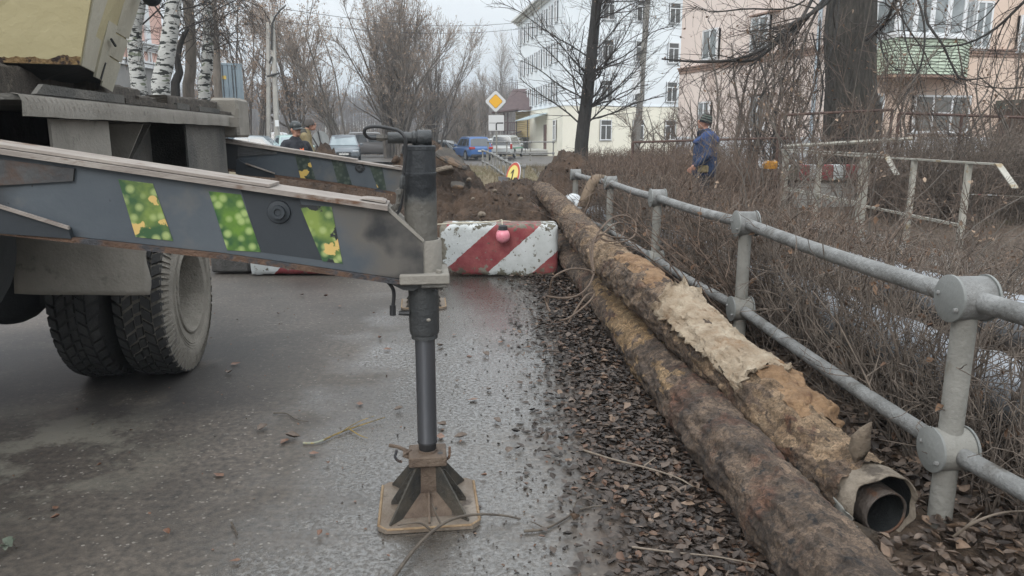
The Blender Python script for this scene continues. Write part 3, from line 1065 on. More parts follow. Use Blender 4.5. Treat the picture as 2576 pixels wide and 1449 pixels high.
# balcony: angled corner at the left, siding boards, glazing above
a0, a3 = (PXP(2205, 100, o2, n2_) - o2).dot(u2), (PXP(2445, 100, o2, n2_) - o2).dot(u2)
DB = 1.05
zbt, zbb = PXP(2330, 96, o2 + n2_ * DB, n2_).z, PXP(2330, 186, o2 + n2_ * DB, n2_).z
fl = (PXP(2254, 100, o2 + n2_ * DB, n2_) - o2).dot(u2)
fr_ = (PXP(2420, 100, o2 + n2_ * DB, n2_) - o2).dot(u2)
def bp(a, z, d):
    return o2 + u2 * a + n2_ * d + Vector((0, 0, z))
corners = [(a0, 0.002), (fl, DB), (fr_, DB), (a3 - 0.05, 0.002)]
M_SIDE = mat('green_siding', (0.42, 0.50, 0.39), (0.48, 0.56, 0.45), 2, 0.6)
ns = 11
for s in range(3):
    (a, d), (a_, d_) = corners[s], corners[s + 1]
    nn_ = (bp(a_, 0, d_) - bp(a, 0, d)).cross(Vector((0, 0, 1))).normalized()
    for i in range(ns):
        z0, z1 = zbb + (zbt - zbb) * i / ns, zbb + (zbt - zbb) * (i + 1) / ns
        q = MB()
        P0, P1 = bp(a, 0, d), bp(a_, 0, d_)
        q.add([P0 + Vector((0, 0, z0)) + nn_ * .035, P1 + Vector((0, 0, z0)) + nn_ * .035, P1 + Vector((0, 0, z1 - .022)) + nn_ * .01, P0 + Vector((0, 0, z1 - .022)) + nn_ * .01,
               P0 + Vector((0, 0, z0)), P1 + Vector((0, 0, z0)), P1 + Vector((0, 0, z1 - .022)), P0 + Vector((0, 0, z1 - .022))],
              [(0, 1, 2, 3), (4, 5, 6, 7), (0, 1, 5, 4), (2, 3, 7, 6), (0, 3, 7, 4), (1, 2, 6, 5)])
        ob('siding_board', q, M_SIDE, pb)
    ob('balcony_wall', MB().quad(bp(a, zbb, d - .02), bp(a_, zbb, d_ - .02), bp(a_, zbt, d_ - .02), bp(a, zbt, d - .02)), mat('siding_gap', (0.09, 0.13, 0.10), None, rough=.8), pb)
    # glazing
    Lg = (bp(a_, 0, d_) - bp(a, 0, d)).length
    kk = 4 if s == 1 else 1
    for g in range(kk):
        f0, f1 = g / kk, (g + 1) / kk
        Pa, Pb = bp(a, 0, d).lerp(bp(a_, 0, d_), f0), bp(a, 0, d).lerp(bp(a_, 0, d_), f1)
        q = MB()
        t_ = (Pb - Pa).normalized()
        zz0, zz1 = zbt + .1, ZT - 2.0
        for (ua, ub, za, zb_) in ((0, .09, zz0, zz1), ((Pb - Pa).length - .09, (Pb - Pa).length - .002, zz0, zz1), (.09, (Pb - Pa).length - .09, zz0, zz0 + .09)):
            q.slab([Pa + t_ * ua + Vector((0, 0, za)), Pa + t_ * ub + Vector((0, 0, za)), Pa + t_ * ub + Vector((0, 0, zb_)), Pa + t_ * ua + Vector((0, 0, zb_))], nn_, 0.06)
        w = ob('balcony_window', q, M_WFRAME, pb)
        ob('pane', MB().slab([Pa + t_ * .09 + Vector((0, 0, zz0 + .09)), Pb - t_ * .09 + Vector((0, 0, zz0 + .09)), Pb - t_ * .09 + Vector((0, 0, zz1)), Pa + t_ * .09 + Vector((0, 0, zz1))], nn_, 0.02), M_GLASS2, w)
ob('balcony_sill', MB().slab([bp(a0 - .05, zbt, 0.003), bp(fl, zbt, DB + .12), bp(fr_, zbt, DB + .12), bp(a3, zbt, .003)], (0, 0, 1), 0.09), M_WFRAME, pb)
ob('balcony_floor', MB().slab([bp(a0, zbb - .1, 0.003), bp(fl, zbb - .1, DB), bp(fr_, zbb - .1, DB), bp(a3, zbb - .1, .003)], (0, 0, 1), 0.09), M_BANDP, pb)
# porch at the right edge
q0 = (PXP(2505, 300, o2, n2_) - o2).dot(u2)
M_PORCH = mat('dark_porch', (0.10, 0.065, 0.05), (0.17, 0.11, 0.085), 2, 0.9, bump=.5)
zp0 = PXP(2540, 272, o2 + n2_ * 1.2, n2_).z
ob('porch_roof', MB().slab([bp(q0 - .1, zp0, .01), bp(L2, zp0, .01), bp(L2, zp0, 1.6), bp(q0 - .1, zp0, 1.6)], (0, 0, 1), 0.32), mat('mossy_roof', (0.05, 0.06, 0.05), (0.10, 0.11, 0.09), 4, 0.9), pb)
ob('porch_wall', MB().slab([bp(q0 + .1, -.3, .01), bp(q0 + 3, -.3, .01), bp(q0 + 3, -.3, 1.3), bp(q0 + .1, -.3, 1.3)], (0, 0, 1), zp0 + .29), M_PORCH, pb)

# --- salmon building at the left behind the birches
sb = thing('salmon_house', 'salmon coloured building with white cornices seen between the birch trunks', 'building', (*PY(380, 340, 36).xy, gz(36)))
Sa, Sb_ = PY(120, 340, 30).xy, PY(432, 340, 40).xy
M_SALM = mat('salmon_plaster', (0.66, 0.42, 0.36), (0.70, 0.48, 0.41), 0.7, 0.9)
us_, ns_, Ls_ = frame_of(Sa, Sb_)
os_ = Vector((*Sa, 0))
zS = lambda py: PXP(395, py, os_, ns_).z
ob('wall', wall_holes(Sa, Sb_, zS(176), zS(-60), []), M_SALM, sb, fix=False)
ob('base_wall', wall_holes(Sa, Sb_, -0.5, zS(176), []), mat('grey_base', (0.20, 0.20, 0.20), (0.28, 0.27, 0.26), 1, 0.9), sb, fix=False)
back = [Vector((*Sb_, 0)) - ns_ * 12, os_ - ns_ * 12]
ob('wall', MB().quad(Vector((*Sb_, -.5)), back[0] + Vector((0, 0, -.5)), back[0] + Vector((0, 0, zS(-60))), Vector((*Sb_, zS(-60)))), M_SALM, sb, fix=False)
def sband(pa, pb_, d):
    z0, z1 = zS(pb_), zS(pa)
    return MB().slab([os_ + ns_ * .003 + Vector((0, 0, z0)), os_ + us_ * Ls_ + ns_ * .003 + Vector((0, 0, z0)), os_ + us_ * (Ls_ + d) + ns_ * d + Vector((0, 0, z0)), os_ + ns_ * d + Vector((0, 0, z0))], (0, 0, 1), z1 - z0)
for pa, pb_, d in ((116, 120, 0.35), (120, 127, 0.25), (128, 131, .15), (133, 136, .12), (160, 165, .2), (167, 176, .15)):
    ob('cornice', sband(pa, pb_, d), M_WFRAME, sb)
ob('corner_pilaster', MB().slab([os_ + us_ * ((PXP(360, 60, os_, ns_) - os_).dot(us_)) + ns_ * .003 + Vector((0, 0, zS(116))), os_ + us_ * ((PXP(372, 60, os_, ns_) - os_).dot(us_)) + ns_ * .003 + Vector((0, 0, zS(116))),
                                 os_ + us_ * ((PXP(372, 60, os_, ns_) - os_).dot(us_)) + ns_ * .003 + Vector((0, 0, zS(10))), os_ + us_ * ((PXP(360, 60, os_, ns_) - os_).dot(us_)) + ns_ * .003 + Vector((0, 0, zS(10)))], ns_, .1), M_WFRAME, sb)
cu = bpy.data.curves.new('letters', 'FONT')
cu.body = 'ОГ'
cu.size = 1.0
cu.extrude = 0.03
lt = bpy.data.objects.new('letters', cu)
lp = PXP(356, 158, os_, ns_)
lt.parent = sb
lt.location = lp + ns_ * 0.05 - sb.location
lt.rotation_euler = (R(90), 0, math.atan2(us_.y, us_.x))
C.objects.link(lt)
bpy.context.view_layer.update()
lme = bpy.data.meshes.new_from_object(lt)
lmat = (lt.location.copy(), lt.rotation_euler.copy())
bpy.data.objects.remove(lt)
lme.materials.clear()
lme.materials.append(M_WFRAME)
lt = bpy.data.objects.new('letters', lme)
lt.parent = sb
lt.location, lt.rotation_euler = lmat
C.objects.link(lt)

# --- grey container stacked on another one
M_CONT = mat('container_grey', (0.18, 0.235, 0.28), (0.23, 0.29, 0.33), 1.2, 0.55, c3=(0.30, 0.24, 0.18), t3=0.68, s3=3)
def container(loc, rz, label):
    t = thing('shipping_container', label, 'container', loc, rz, 'stacked grey containers')
    W_, H_ = 1.5, 2.75
    mb_ = MB()
    for i in range(12):
        mb_.box(-W_ / 2 + .02, W_ / 2 - .02, 0.1 + i * .2, 0.1 + i * .2 + .12, .12, H_ - .12)
    mb_.box(-W_ / 2 + .04, W_ / 2 - .04, .06, 2.4, .1, H_ - .1)
    ob('body', mb_, M_CONT, t, local=True)
    fr2 = MB()
    fr2.box(-W_ / 2, -W_ / 2 + .12, -.01, .12, 0, H_).box(W_ / 2 - .12, W_ / 2, -.01, .12, 0, H_).box(-W_ / 2 + .12, W_ / 2 - .12, -.008, .12, 0, .14).box(-W_ / 2 + .12, W_ / 2 - .12, -.008, .12, H_ - .12, H_)
    ob('end_frame', fr2, M_CONT, t, local=True)
    for s in (-1, 1):
        d = MB()
        xa, xb = sorted((s * .02, s * (W_ / 2 - .13)))
        d.box(xa, xb, -0.02, .05, .16, H_ - .14)
        for zc in (.5, 1.0, 1.6, 2.2):
            d.box(xa + .12, xb - .12, -0.04, -.02, zc - .12, zc + .12)
        dd = ob('door', d, M_CONT, t, local=True)
        for xr in (xa + .2, xb - .25):
            ob('lock_rod', MB().tube([(xr, -.07, .1), (xr, -.07, H_ - .1)], .022, 6), M_DARKMET, dd, local=True)
        ob('sticker', MB().box(xa + .3, xa + .52, -.047, -.041, 1.9 if s < 0 else .7, 2.08 if s < 0 else .88), mat('yellow_sticker', (.6, .42, .08), None, rough=.5), dd, local=True)
    return t
cp = PY(585, 340, 42)
ct = container((cp.x, cp.y, gz(42)), R(20), 'lower grey container hidden behind the truck deck')
c2 = dup(ct, None, (cp.x, cp.y, gz(42) + 2.78), R(20), 'upper grey blue container with double doors and yellow stickers')

# ================================================================== CRANE TRUCK (near, left)
J1 = Vector((-0.36, 2.84, 0))
YAW = R(7)
TR = Matrix.Translation(J1) @ Matrix.Rotation(YAW, 4, 'Z')
TRi = TR.inverted()
hx, hy = (TR.to_3x3() @ Vector((1, 0, 0))), (TR.to_3x3() @ Vector((0, 1, 0)))
def LY(px, py, yl):      # truck coordinates of a sight line on the plane y = yl
    return TRi @ PXP(px, py, TR @ Vector((0, yl, 0)), hy)
def LX(px, py, xl):
    return TRi @ PXP(px, py, TR @ Vector((xl, 0, 0)), hx)
def LW(px, py, Y):
    return TRi @ PY(px, py, Y)
M_BEAM = mat('outrigger_paint', (0.052, 0.064, 0.078), (0.084, 0.098, 0.112), 2.5, 0.5, bump=0.06, bscale=60, c3=(0.155, 0.140, 0.120), t3=0.56, s3=2.2, w3=0.22, rough3=0.85,
             c4=(0.02, 0.02, 0.022), t4=0.72, s4=26, detail=8)
M_ROOTP = mat('rusty_root', (.040, .040, .042), (.085, .085, .085), 6, .7, bump=.3, c3=(.070, .040, .027), t3=.56, s3=5, w3=.12)
M_BLACKP = mat('black_paint', (0.016, 0.021, 0.027), (0.028, 0.034, 0.041), 3, 0.55, bump=0.05, bscale=80)
M_DUST = mat('road_dust', (0.19, 0.175, 0.152), (0.27, 0.25, 0.22), 4, 0.92, bump=0.35, bscale=55, c3=(0.14, 0.13, 0.112), t3=0.6, s3=9, w3=.1)
M_DUSTD = mat('dusty_steel', (0.055, 0.055, 0.052), (0.14, 0.13, 0.115), 3, 0.8, bump=0.7, bscale=60)
M_DARK = mat('dark_chassis', (0.012, 0.014, 0.016), (0.035, 0.036, 0.036), 3, 0.8, bump=0.5)
M_FLANGE = mat('worn_flange', (0.20, 0.170, 0.15), (0.31, 0.275, 0.245), 9, 0.75, bump=0.25, bscale=50, c3=(0.11, 0.055, 0.03), t3=0.58, s3=7, w3=.1, stretch=(0.7, 1.5, 1.5))
M_RUST = mat('rusty_edge', (0.075, 0.045, 0.032), (0.145, 0.085, 0.055), 9, 0.85, bump=0.8, bscale=60, c3=(0.05, 0.05, 0.055), t3=0.55, s3=6)
M_OILY = mat('oily_black', (0.022, 0.025, 0.028), (0.050, 0.052, 0.052), 5, 0.45, bump=0.4, bscale=50, c3=(0.15, 0.14, 0.125), t3=0.62, s3=3, w3=.2, rough3=.9)
M_CYL = mat('jack_grey', (0.055, 0.063, 0.070), (0.13, 0.135, 0.135), 2.2, 0.55, bump=0.5, bscale=45, c3=(0.165, 0.155, 0.135), t3=0.52, s3=2.6, w3=.25, rough3=.9, stretch=(1, 1, .7))
layer(M_CYL, 'Z', 1.36, 1.20, .9, (.125, .118, .105))
layer(M_CYL, 'Z', 1.22, 1.42, 1.6, (.020, .023, .027), lo=.25, hi=.45, s=9)
M_CHROME = mat('piston_rod', (0.13, 0.135, 0.15), (0.17, 0.175, 0.19), 2, 0.32, metal=0.75, stretch=(1, 1, 0.1), bump=.05)
M_RUBBER = mat('hose_rubber', (0.014, 0.015, 0.017), (0.03, 0.03, 0.032), 12, 0.55)
M_TYRE = mat('tyre_tread', (0.017, 0.017, 0.018), (0.042, 0.040, 0.038), 5, 0.8, bump=0.4, bscale=50)
M_WALL = mat('muddy_sidewall', (0.16, 0.145, 0.122), (0.26, 0.238, 0.205), 5, 0.92, bump=0.8, bscale=60, c3=(0.12, 0.11, 0.095), t3=0.62, s3=8, w3=.1)
M_WOOD = mat('grimy_timber', (0.060, 0.052, 0.045), (0.13, 0.11, 0.092), 5, 0.9, bump=1.2, bscale=18, stretch=(1, 6, 6), c3=(0.20, 0.17, 0.14), t3=.62, s3=2)
M_YEL = mat('faded_yellow', (0.42, 0.36, 0.20), (0.50, 0.44, 0.265), 1.6, 0.6, bump=0.3, bscale=12, c3=(0.34, 0.29, 0.16), t3=0.62, s3=2.5, w3=.15)
M_BEIGE = mat('beige_panel', (0.40, 0.375, 0.30), (0.52, 0.49, 0.40), 2.5, 0.65, bump=0.3, bscale=20, c3=(0.12, 0.07, 0.04), t3=0.68, s3=7, w3=.04, c4=(.05, .04, .03), t4=.74, s4=24)

# stickers: reflective film, green with pale dots, yellow where the top layer peeled
def sticker_mat(name, g1, g2, dots, peel, tpeel, black=None):
    m = bpy.data.materials.new(name)
    m.use_nodes = True
    n = m.node_tree
    L = n.links.new
    b = n.nodes['Principled BSDF']
    b.inputs['Roughness'].default_value = 0.35
    co = n.nodes.new('ShaderNodeTexCoord').outputs['Object']
    def noi(s, d=4):
        t = n.nodes.new('ShaderNodeTexNoise'); t.inputs['Scale'].default_value = s; t.inputs['Detail'].default_value = d
        L(co, t.inputs['Vector']); return t.outputs['Fac']
    def rm(f, a, c, x=0., y=1.):
        r = n.nodes.new('ShaderNodeMapRange')
        for k, v in zip((1, 2, 3, 4), (a, c, x, y)): r.inputs[k].default_value = v
        L(f, r.inputs[0]); return r.outputs[0]
    def mx(f, a, c):
        x = n.nodes.new('ShaderNodeMixRGB'); L(f, x.inputs[0])
        for k, v in ((1, a), (2, c)):
            if isinstance(v, tuple): x.inputs[k].default_value = (*v, 1)
            else: L(v, x.inputs[k])
        return x.outputs[0]
    col = mx(rm(noi(9), .42, .62), g1, g2)
    vo = n.nodes.new('ShaderNodeTexVoronoi'); vo.inputs['Scale'].default_value = 27; L(co, vo.inputs['Vector'])
    col = mx(rm(vo.outputs['Distance'], .22, .5, .85, 0), col, dots)
    if black: col = mx(rm(noi(5.3, 6), .60, .61), col, black)
    if peel: col = mx(rm(noi(6.1, 7), tpeel, tpeel + .008), col, peel)
    L(col, b.inputs['Base Color'])
    return m
S_GREEN = sticker_mat('reflective_green', (0.022, 0.075, 0.030), (0.115, 0.22, 0.03), (0.36, 0.46, 0.17), None, 0)
S_PEEL = sticker_mat('reflective_peeling', (0.035, 0.09, 0.035), (0.20, 0.27, 0.06), (0.34, 0.41, 0.16), (0.58, 0.40, 0.14), 0.60, (0.02, .022, .025))
S_DARK = sticker_mat('reflective_worn', (0.018, 0.030, 0.026), (0.035, 0.05, 0.035), (0.07, 0.09, 0.07), (0.55, 0.38, 0.10), 0.60)

# dust towards the jack, rust at the root of the beam
_n = M_BEAM.node_tree
_b = _n.nodes['Principled BSDF']
_src = _b.inputs['Base Color'].links[0].from_socket
_co = _n.nodes.new('ShaderNodeTexCoord')
_sp = _n.nodes.new('ShaderNodeSeparateXYZ')
_n.links.new(_co.outputs['Object'], _sp.inputs[0])
_nz = _n.nodes.new('ShaderNodeTexNoise')
_nz.inputs['Scale'].default_value = 5
_nz.inputs['Detail'].default_value = 7
_n.links.new(_co.outputs['Object'], _nz.inputs['Vector'])
def _layer(src, x0, x1, w, col, sock='X', lo=.35, hi=.6):
    a = _n.nodes.new('ShaderNodeMapRange')
    a.inputs[1].default_value, a.inputs[2].default_value = x0, x1
    _n.links.new(_sp.outputs[sock], a.inputs[0])
    c_ = _n.nodes.new('ShaderNodeMath'); c_.operation = 'MULTIPLY_ADD'
    _n.links.new(_nz.outputs['Fac'], c_.inputs[0]); c_.inputs[1].default_value = w
    _n.links.new(a.outputs[0], c_.inputs[2])
    d_ = _n.nodes.new('ShaderNodeMapRange'); d_.inputs[1].default_value = w * .5 + lo; d_.inputs[2].default_value = w * .5 + hi
    _n.links.new(c_.outputs[0], d_.inputs[0])
    m_ = _n.nodes.new('ShaderNodeMixRGB'); _n.links.new(d_.outputs[0], m_.inputs[0]); _n.links.new(src, m_.inputs[1]); m_.inputs[2].default_value = (*col, 1)
    return m_.outputs[0]
_src = _layer(_src, -.42, .02, 1.4, (.105, .096, .086), lo=.30, hi=.65)
_src = _layer(_src, -.30, -.18, 1.9, (.020, .021, .023), lo=1.05, hi=1.35)
_src = _layer(_src, 1.10, .98, .8, (.05, .045, .042), 'Z', .75, 1.0)
_src = _layer(_src, -1.22, -1.75, .9, (.028, .030, .033))
_src = _layer(_src, -1.35, -1.9, 1.6, (.085, .042, .026), lo=.75, hi=.95)
_n.links.new(_src, _b.inputs['Base Color'])

truck = thing('crane_truck', 'old truck crane with dusty chassis, yellow superstructure and two extended outriggers', 'crane truck', J1, YAW)
YF, YB = -0.085, 0.085                          # web faces of the beam
top = [LY(0, 388, YF), LY(972, 530, YF)]
s_t = (top[1].z - top[0].z) / (top[1].x - top[0].x)
ptA = LY(1000, 548, YF); ptB = LY(1064, 612, YF); ptC = LY(1066, 702, YF)
bot = [LY(0, 574, YF), LY(560, 636, YF), LY(1000, 700, YF)]
xl = -2.35
zt_ = lambda x: top[1].z + s_t * (x - top[1].x)
s_b = (bot[1].z - bot[0].z) / (bot[1].x - bot[0].x)
zb_ = lambda x: bot[0].z + s_b * (x - bot[0].x) if x < bot[1].x else bot[1].z + (bot[2].z - bot[1].z) * (x - bot[1].x) / (bot[2].x - bot[1].x)
web = [(xl, zt_(xl)), (top[1].x, top[1].z), (ptA.x, ptA.z), (ptB.x, ptB.z), (ptC.x, ptC.z), (bot[2].x, bot[2].z), (bot[1].x, bot[1].z), (xl, zb_(xl))]
def outrigger(yo, near):
    web_ = web if near else [(x, z - .03) if k < 2 else ((x, z + .022) if k > 4 else (x, z)) for k, (x, z) in enumerate(web)]
    zt_ = (lambda x: top[1].z + s_t * (x - top[1].x) - (0 if near else .03))
    zb_ = (lambda x: (bot[0].z + s_b * (x - bot[0].x) if x < bot[1].x else bot[1].z + (bot[2].z - bot[1].z) * (x - bot[1].x) / (bot[2].x - bot[1].x)) + (0 if near else .022))
    D = Matrix.Translation(Vector((0, yo, 0)))
    def A(name, q, m, par, sm=False, label=None):
        return ob(name, q, m, par, local=True, sm=sm, label=label)
    bm_ = A('outrigger_beam', MB().prism(web_, YF, YB, 'xz', D), M_BEAM, truck)
    # flanges: top plate, bottom plate, doubler plates
    tx = top[1].x + 0.006
    A('top_flange', MB().prism([(xl, zt_(xl) + .003), (tx, zt_(tx) + .003), (tx, zt_(tx) + .021), (xl, zt_(xl) + .021)], YF - .03, YB + .03, 'xz', D), M_FLANGE, bm_)
    x2 = LY(680, 470, YF).x
    A('doubler_plate', MB().prism([(xl, zt_(xl) + .024), (x2, zt_(x2) + .024), (x2, zt_(x2) + .034), (xl, zt_(xl) + .036)], YF - .012, YB + .012, 'xz', D), M_FLANGE, bm_)
    x3 = LY(938, 492, YF).x
    A('lifted_plate', MB().prism([(x3 - .05, zt_(x3 - .05) + .026), (x3 - .03, zt_(x3) + .036), (x3 + .03, zt_(x3 + .03) + .034), (x3 + .045, zt_(x3 + .045) + .03), (x3 + .045, zt_(x3 + .045) + .024), (x3 - .03, zt_(x3 - .03) + .026)], YF + .03, YB - .02, 'xz', D), M_FLANGE, bm_)
    bx = ptC.x - .02
    A('bottom_flange', MB().prism([(xl, zb_(xl) - .02), (bot[1].x, zb_(bot[1].x) - .02), (bot[2].x, zb_(bot[2].x) - .02), (bx, zb_(bot[2].x) - .004), (bx, zb_(bot[2].x) - .002), (bot[2].x, zb_(bot[2].x) - .002), (bot[1].x, zb_(bot[1].x) - .002), (xl, zb_(xl) - .002)], YF - .022, YB + .022, 'xz', D), M_RUST, bm_)
    # dark repainted stretch and stickers, thin sheets on the front web
    def patch(pix, m, name, t0, t1, label=None):
        pl = [LY(px, py, YF) for px, py in pix]
        return A(name, MB().prism([(p.x, p.z) for p in pl], YF - t1, YF - t0, 'xz', D), m, bm_, label=label)
    if near:
        patch([(605, 475), (752, 497), (812, 655), (656, 634)], M_BLACKP, 'paint_patch', 0.0005, 0.001)
    patch([(298, 451), (385, 462), (436, 606), (342, 596)], S_PEEL if near else S_DARK, 'sticker', 0.0015, 0.0025, 'green reflective sticker with a yellow peeled streak' if near else 'dark worn sticker with yellow streak')
    patch([(525, 481), (606, 489), (657, 634), (572, 629)], S_GREEN if near else S_DARK, 'sticker', 0.0015, 0.0025, 'whole green reflective sticker with pale dots' if near else 'dark worn sticker')
    patch([(753, 514), (834, 520), (862, 663), (812, 657)], S_PEEL if near else S_DARK, 'sticker', 0.0015, 0.0025, 'torn yellow green reflective sticker' if near else 'almost worn off sticker')
    # pivot boss
    c = LY(702, 533, YF)
    A('pivot_boss', MB().lathe([(.0, .022), (.012, .022), (.0135, .028), (.024, .028), (.026, .012), (.040, .010), (.043, 0), (.043, -.003)], (c.x, YF + yo, c.z), (0, -1, 0), 28), M_BLACKP if near else M_OILY, bm_, True)
    # root gusset plates
    g = [LY(-60, 392, YF), LY(190, 424, YF), LY(187, 455, YF), LY(-60, 470, YF)]
    A('root_plate', MB().prism([(p.x, p.z) for p in g], YF - .012, YF - .001, 'xz', D), M_ROOTP, bm_)
    g = [LY(-60, 485, YF), LY(0, 516, YF), LY(180, 572, YF), LY(188, 598, YF), LY(0, 584, YF), LY(-60, 576, YF)]
    A('root_plate', MB().prism([(p.x, p.z) for p in g], YF - .028, YF - .001, 'xz', D), M_BLACKP, bm_)
    g = [LY(0, 508, YF), LY(185, 566, YF), LY(187, 574, YF), LY(0, 516, YF)]
    A('root_rib', MB().prism([(p.x, p.z) for p in g], YF - .045, YF - .029, 'xz', D), M_FLANGE, bm_)
    # edge plate along the chamfer
    A('chamfer_plate', MB().prism([(top[1].x, top[1].z + .004), (ptB.x, ptB.z + .004), (ptB.x + .006, ptB.z + .010), (top[1].x + .008, top[1].z + .012)], YF - .004, YB + .004, 'xz', D), M_DUST, bm_)
    # --- jack
    jx = LY(1057, 480, -.06).x
    zz = lambda py, d=-.06: LY(1057, py, d).z
    zc0, zc1 = zz(366), zz(718)
    jk = A('jack_cylinder', MB().lathe([(0, zc0), (.058, zc0), (.063, zc0 - .004), (.063, zc0 - .016), (.061, zc0 - .018), (.061, zc0 - .10), (.0635, zc0 - .102), (.0635, zc0 - .112), (.062, zc0 - .115), (.062, zc1)], (jx, yo, 0), (0, 0, 1), 40), M_CYL if near else M_OILY, truck, True)
    A('sleeve', MB().lathe([(.066, zz(606)), (.074, zz(606)), (.078, zz(612)), (.078, zz(688)), (.066, zz(690))], (jx, yo, 0), (0, 0, 1), 36), M_DUST, jk, True)
    A('clamp_flange', MB().bbox(jx - .085, jx + .102, yo - .115, yo + .115, zz(717, -.115), zz(692, -.115), .004), M_DUST, jk)
    A('clamp_flange', MB().bbox(jx - .005, jx + .092, yo - .108, yo + .10, zz(726, -.11), zz(717.5, -.11), .003), M_DUSTD, jk)
    for sx in (.065, ):
        for sy in (-.08, .08):
            A('clamp_bolt', MB().lathe([(0, -.012), (.013, -.012), (.013, 0), (.013, .0)], (jx + sx, yo + sy, zz(727, -.11)), (0, 0, 1), 6), M_DUSTD, jk)
            A('clamp_bolt', MB().lathe([(0, .01), (.012, .01), (.012, 0)], (jx + sx, yo + sy, zz(691, -.115)), (0, 0, 1), 6), M_DUST, jk)
    g = [LY(975, 706, -.05), LY(1062, 712, -.05), LY(1040, 728, -.05), LY(1015, 726, -.05)]
    A('weld_bracket', MB().prism([(p.x, p.z) for p in g], -.08, .08, 'xz', D), M_OILY, jk)
    A('lower_barrel', MB().lathe([(.059, zz(719)), (.059, zz(838)), (.056, zz(848)), (.052, zz(850)), (.052, zz(860)), (.041, zz(861))], (jx + .003, yo, 0), (0, 0, 1), 40), M_OILY, jk, True)
    zr = zz(1120, -.04)
    A('piston_rod', MB().lathe([(.0395, zz(856)), (.0395, zr), (.0395, zr - .004), (.036, zr - .006), (.034, zr - .012), (.034, zr - .028), (.029, zr - .032), (.028, zr - .055)], (jx + .004, yo, 0), (0, 0, 1), 40), M_CHROME, jk, True)
    A('rod_collar', MB().lathe([(.0402, zr + .002), (.041, zr - .003), (.0365, zr - .010), (.036, zr - .030), (.031, zr - .036), (.031, zr - .056)], (jx + .004, yo, 0), (0, 0, 1), 32), M_RUBBER, jk, True)
    # hydraulic lock block on top, lying along the beam
    zt2 = zz(347, -.03)
    A('valve_block', MB().lathe([(0, 0), (.021, 0), (.021, .088), (.024, .09), (.027, .093), (.027, .103), (.023, .104), (.023, .108), (.030, .110), (.030, .158), (.027, .163), (0, .163)], (LY(975, 347, -.03).x, yo, zt2), (1, 0, 0), 24), M_OILY, jk, True)
    A('hex_nut', MB().lathe([(0, 0), (.014, 0), (.014, .028), (.009, .03), (.009, .045), (0, .045)], (LY(946, 349, -.03).x, yo - .0, zt2), (1, 0, 0), 6), M_DUSTD, jk)
    A('neck', MB().lathe([(.02, zc0 - .005), (.02, zt2 - .01)], (jx + .01, yo, 0), (0, 0, 1), 12), M_OILY, jk)
    def hp(px, py, d): 
        p = LY(px, py, d); return (p.x, p.y + yo, p.z)
    A('hydraulic_hose', MB().tube(catmull([hp(950, 349, 0), hp(928, 346, -.01), hp(917, 335, -.03), hp(922, 322, -.04), hp(945, 318, -.05), hp(975, 322, -.06), hp(1003, 329, -.075), hp(1018, 345, -.085), hp(1021, 372, -.08), hp(1019, 405, -.075), hp(1014, 445, -.07)], 7), .0065, 8), M_RUBBER, jk, True)
    A('hose_fitting', MB().tube([hp(1014, 441, -.07), hp(1013, 448, -.07), hp(1011, 466, -.07), hp(1010, 474, -.07)], [.008, .011, .011, .008], 6), M_OILY, jk)
    A('hose_fitting', MB().tube([hp(1008, 474, -.07), hp(1001, 512, -.06), hp(994, 527, -.05)], [.012, .009, .007], 8), M_DUSTD, jk)
    A('bleed_plug', MB().lathe([(0, .018), (.011, .018), (.012, .0)], hp(1002, 483, -.075), (0, -1, 0), 8), M_DUSTD, jk)
    A('hydraulic_hose', MB().tube(catmull([hp(1013, 470, -.03), hp(1011, 500, -.03), hp(1006, 525, -.035), hp(996, 540, -.04), hp(984, 548, -.03)], 6), .006, 8), M_RUBBER, jk, True)
    A('spring_bracket', MB().prism([(LY(984, 520, -.03).x, LY(984, 520, -.03).z), (LY(992, 512, -.03).x, LY(992, 512, -.03).z), (LY(1000, 560, -.03).x, LY(1000, 560, -.03).z), (LY(990, 556, -.03).x, LY(990, 556, -.03).z)], -.045, -.02, 'xz', D), M_DUSTD, jk)
    # lower port and its hose
    A('port_elbow', MB().tube([hp(1030, 788, -.03), hp(1003, 788, -.03)], [.011, .008], 8), M_RUBBER, jk)
    A('port_elbow', MB().tube([hp(988, 793, -.03), hp(988, 768, -.03), hp(988, 768, -.03)], [.012, .012, .008], 8), M_RUBBER, jk)
    A('hydraulic_hose', MB().tube(catmull([hp(989, 768, -.03), hp(991, 745, -.03), hp(989, 728, -.03), hp(980, 714, -.03), hp(970, 704, -.02)], 6), .007, 8), M_RUBBER, jk, True)
    A('grease_nipple', MB().sph((jx + .02, yo - .0585, zz(806)), (.009, .005, .007), 10, 6), M_DUST, jk, True)
    # --- foot: square plate, square tube, radial gussets
    zf = zz(1150, -.06)
    zk = LY(1057, 1177, -.07).z
    ft = A('foot_plate', MB().prism([(-.20 + .03, -.205), (.20 - .03, -.205), (.20, -.175), (.20, .175), (.17, .205), (-.17, .205), (-.20, .175), (-.20, -.175)], 0.002, 0.020, 'xy', Matrix.Translation((jx + .004, yo, 0))), M_FOOT, truck)
    rim = MB()
    for sx in (-1, 1):
        rim.tube([(jx + .004 + sx * .198, yo - .17, .020), (jx + .004 + sx * .198, yo + .17, .020)], .006, 6)
    rim.tube([(jx + .004 - .165, yo - .202, .018), (jx + .004 + .165, yo - .202, .018)], .005, 6)
    rim.tube([(jx + .004 - .165, yo - .202, .018), (jx + .004 - .198, yo - .17, .020)], .005, 6)
    rim.tube([(jx + .004 + .165, yo - .202, .018), (jx + .004 + .198, yo - .17, .020)], .005, 6)
    A('worn_rim', rim, M_OCHRE, ft, True)
    hb_ = .058
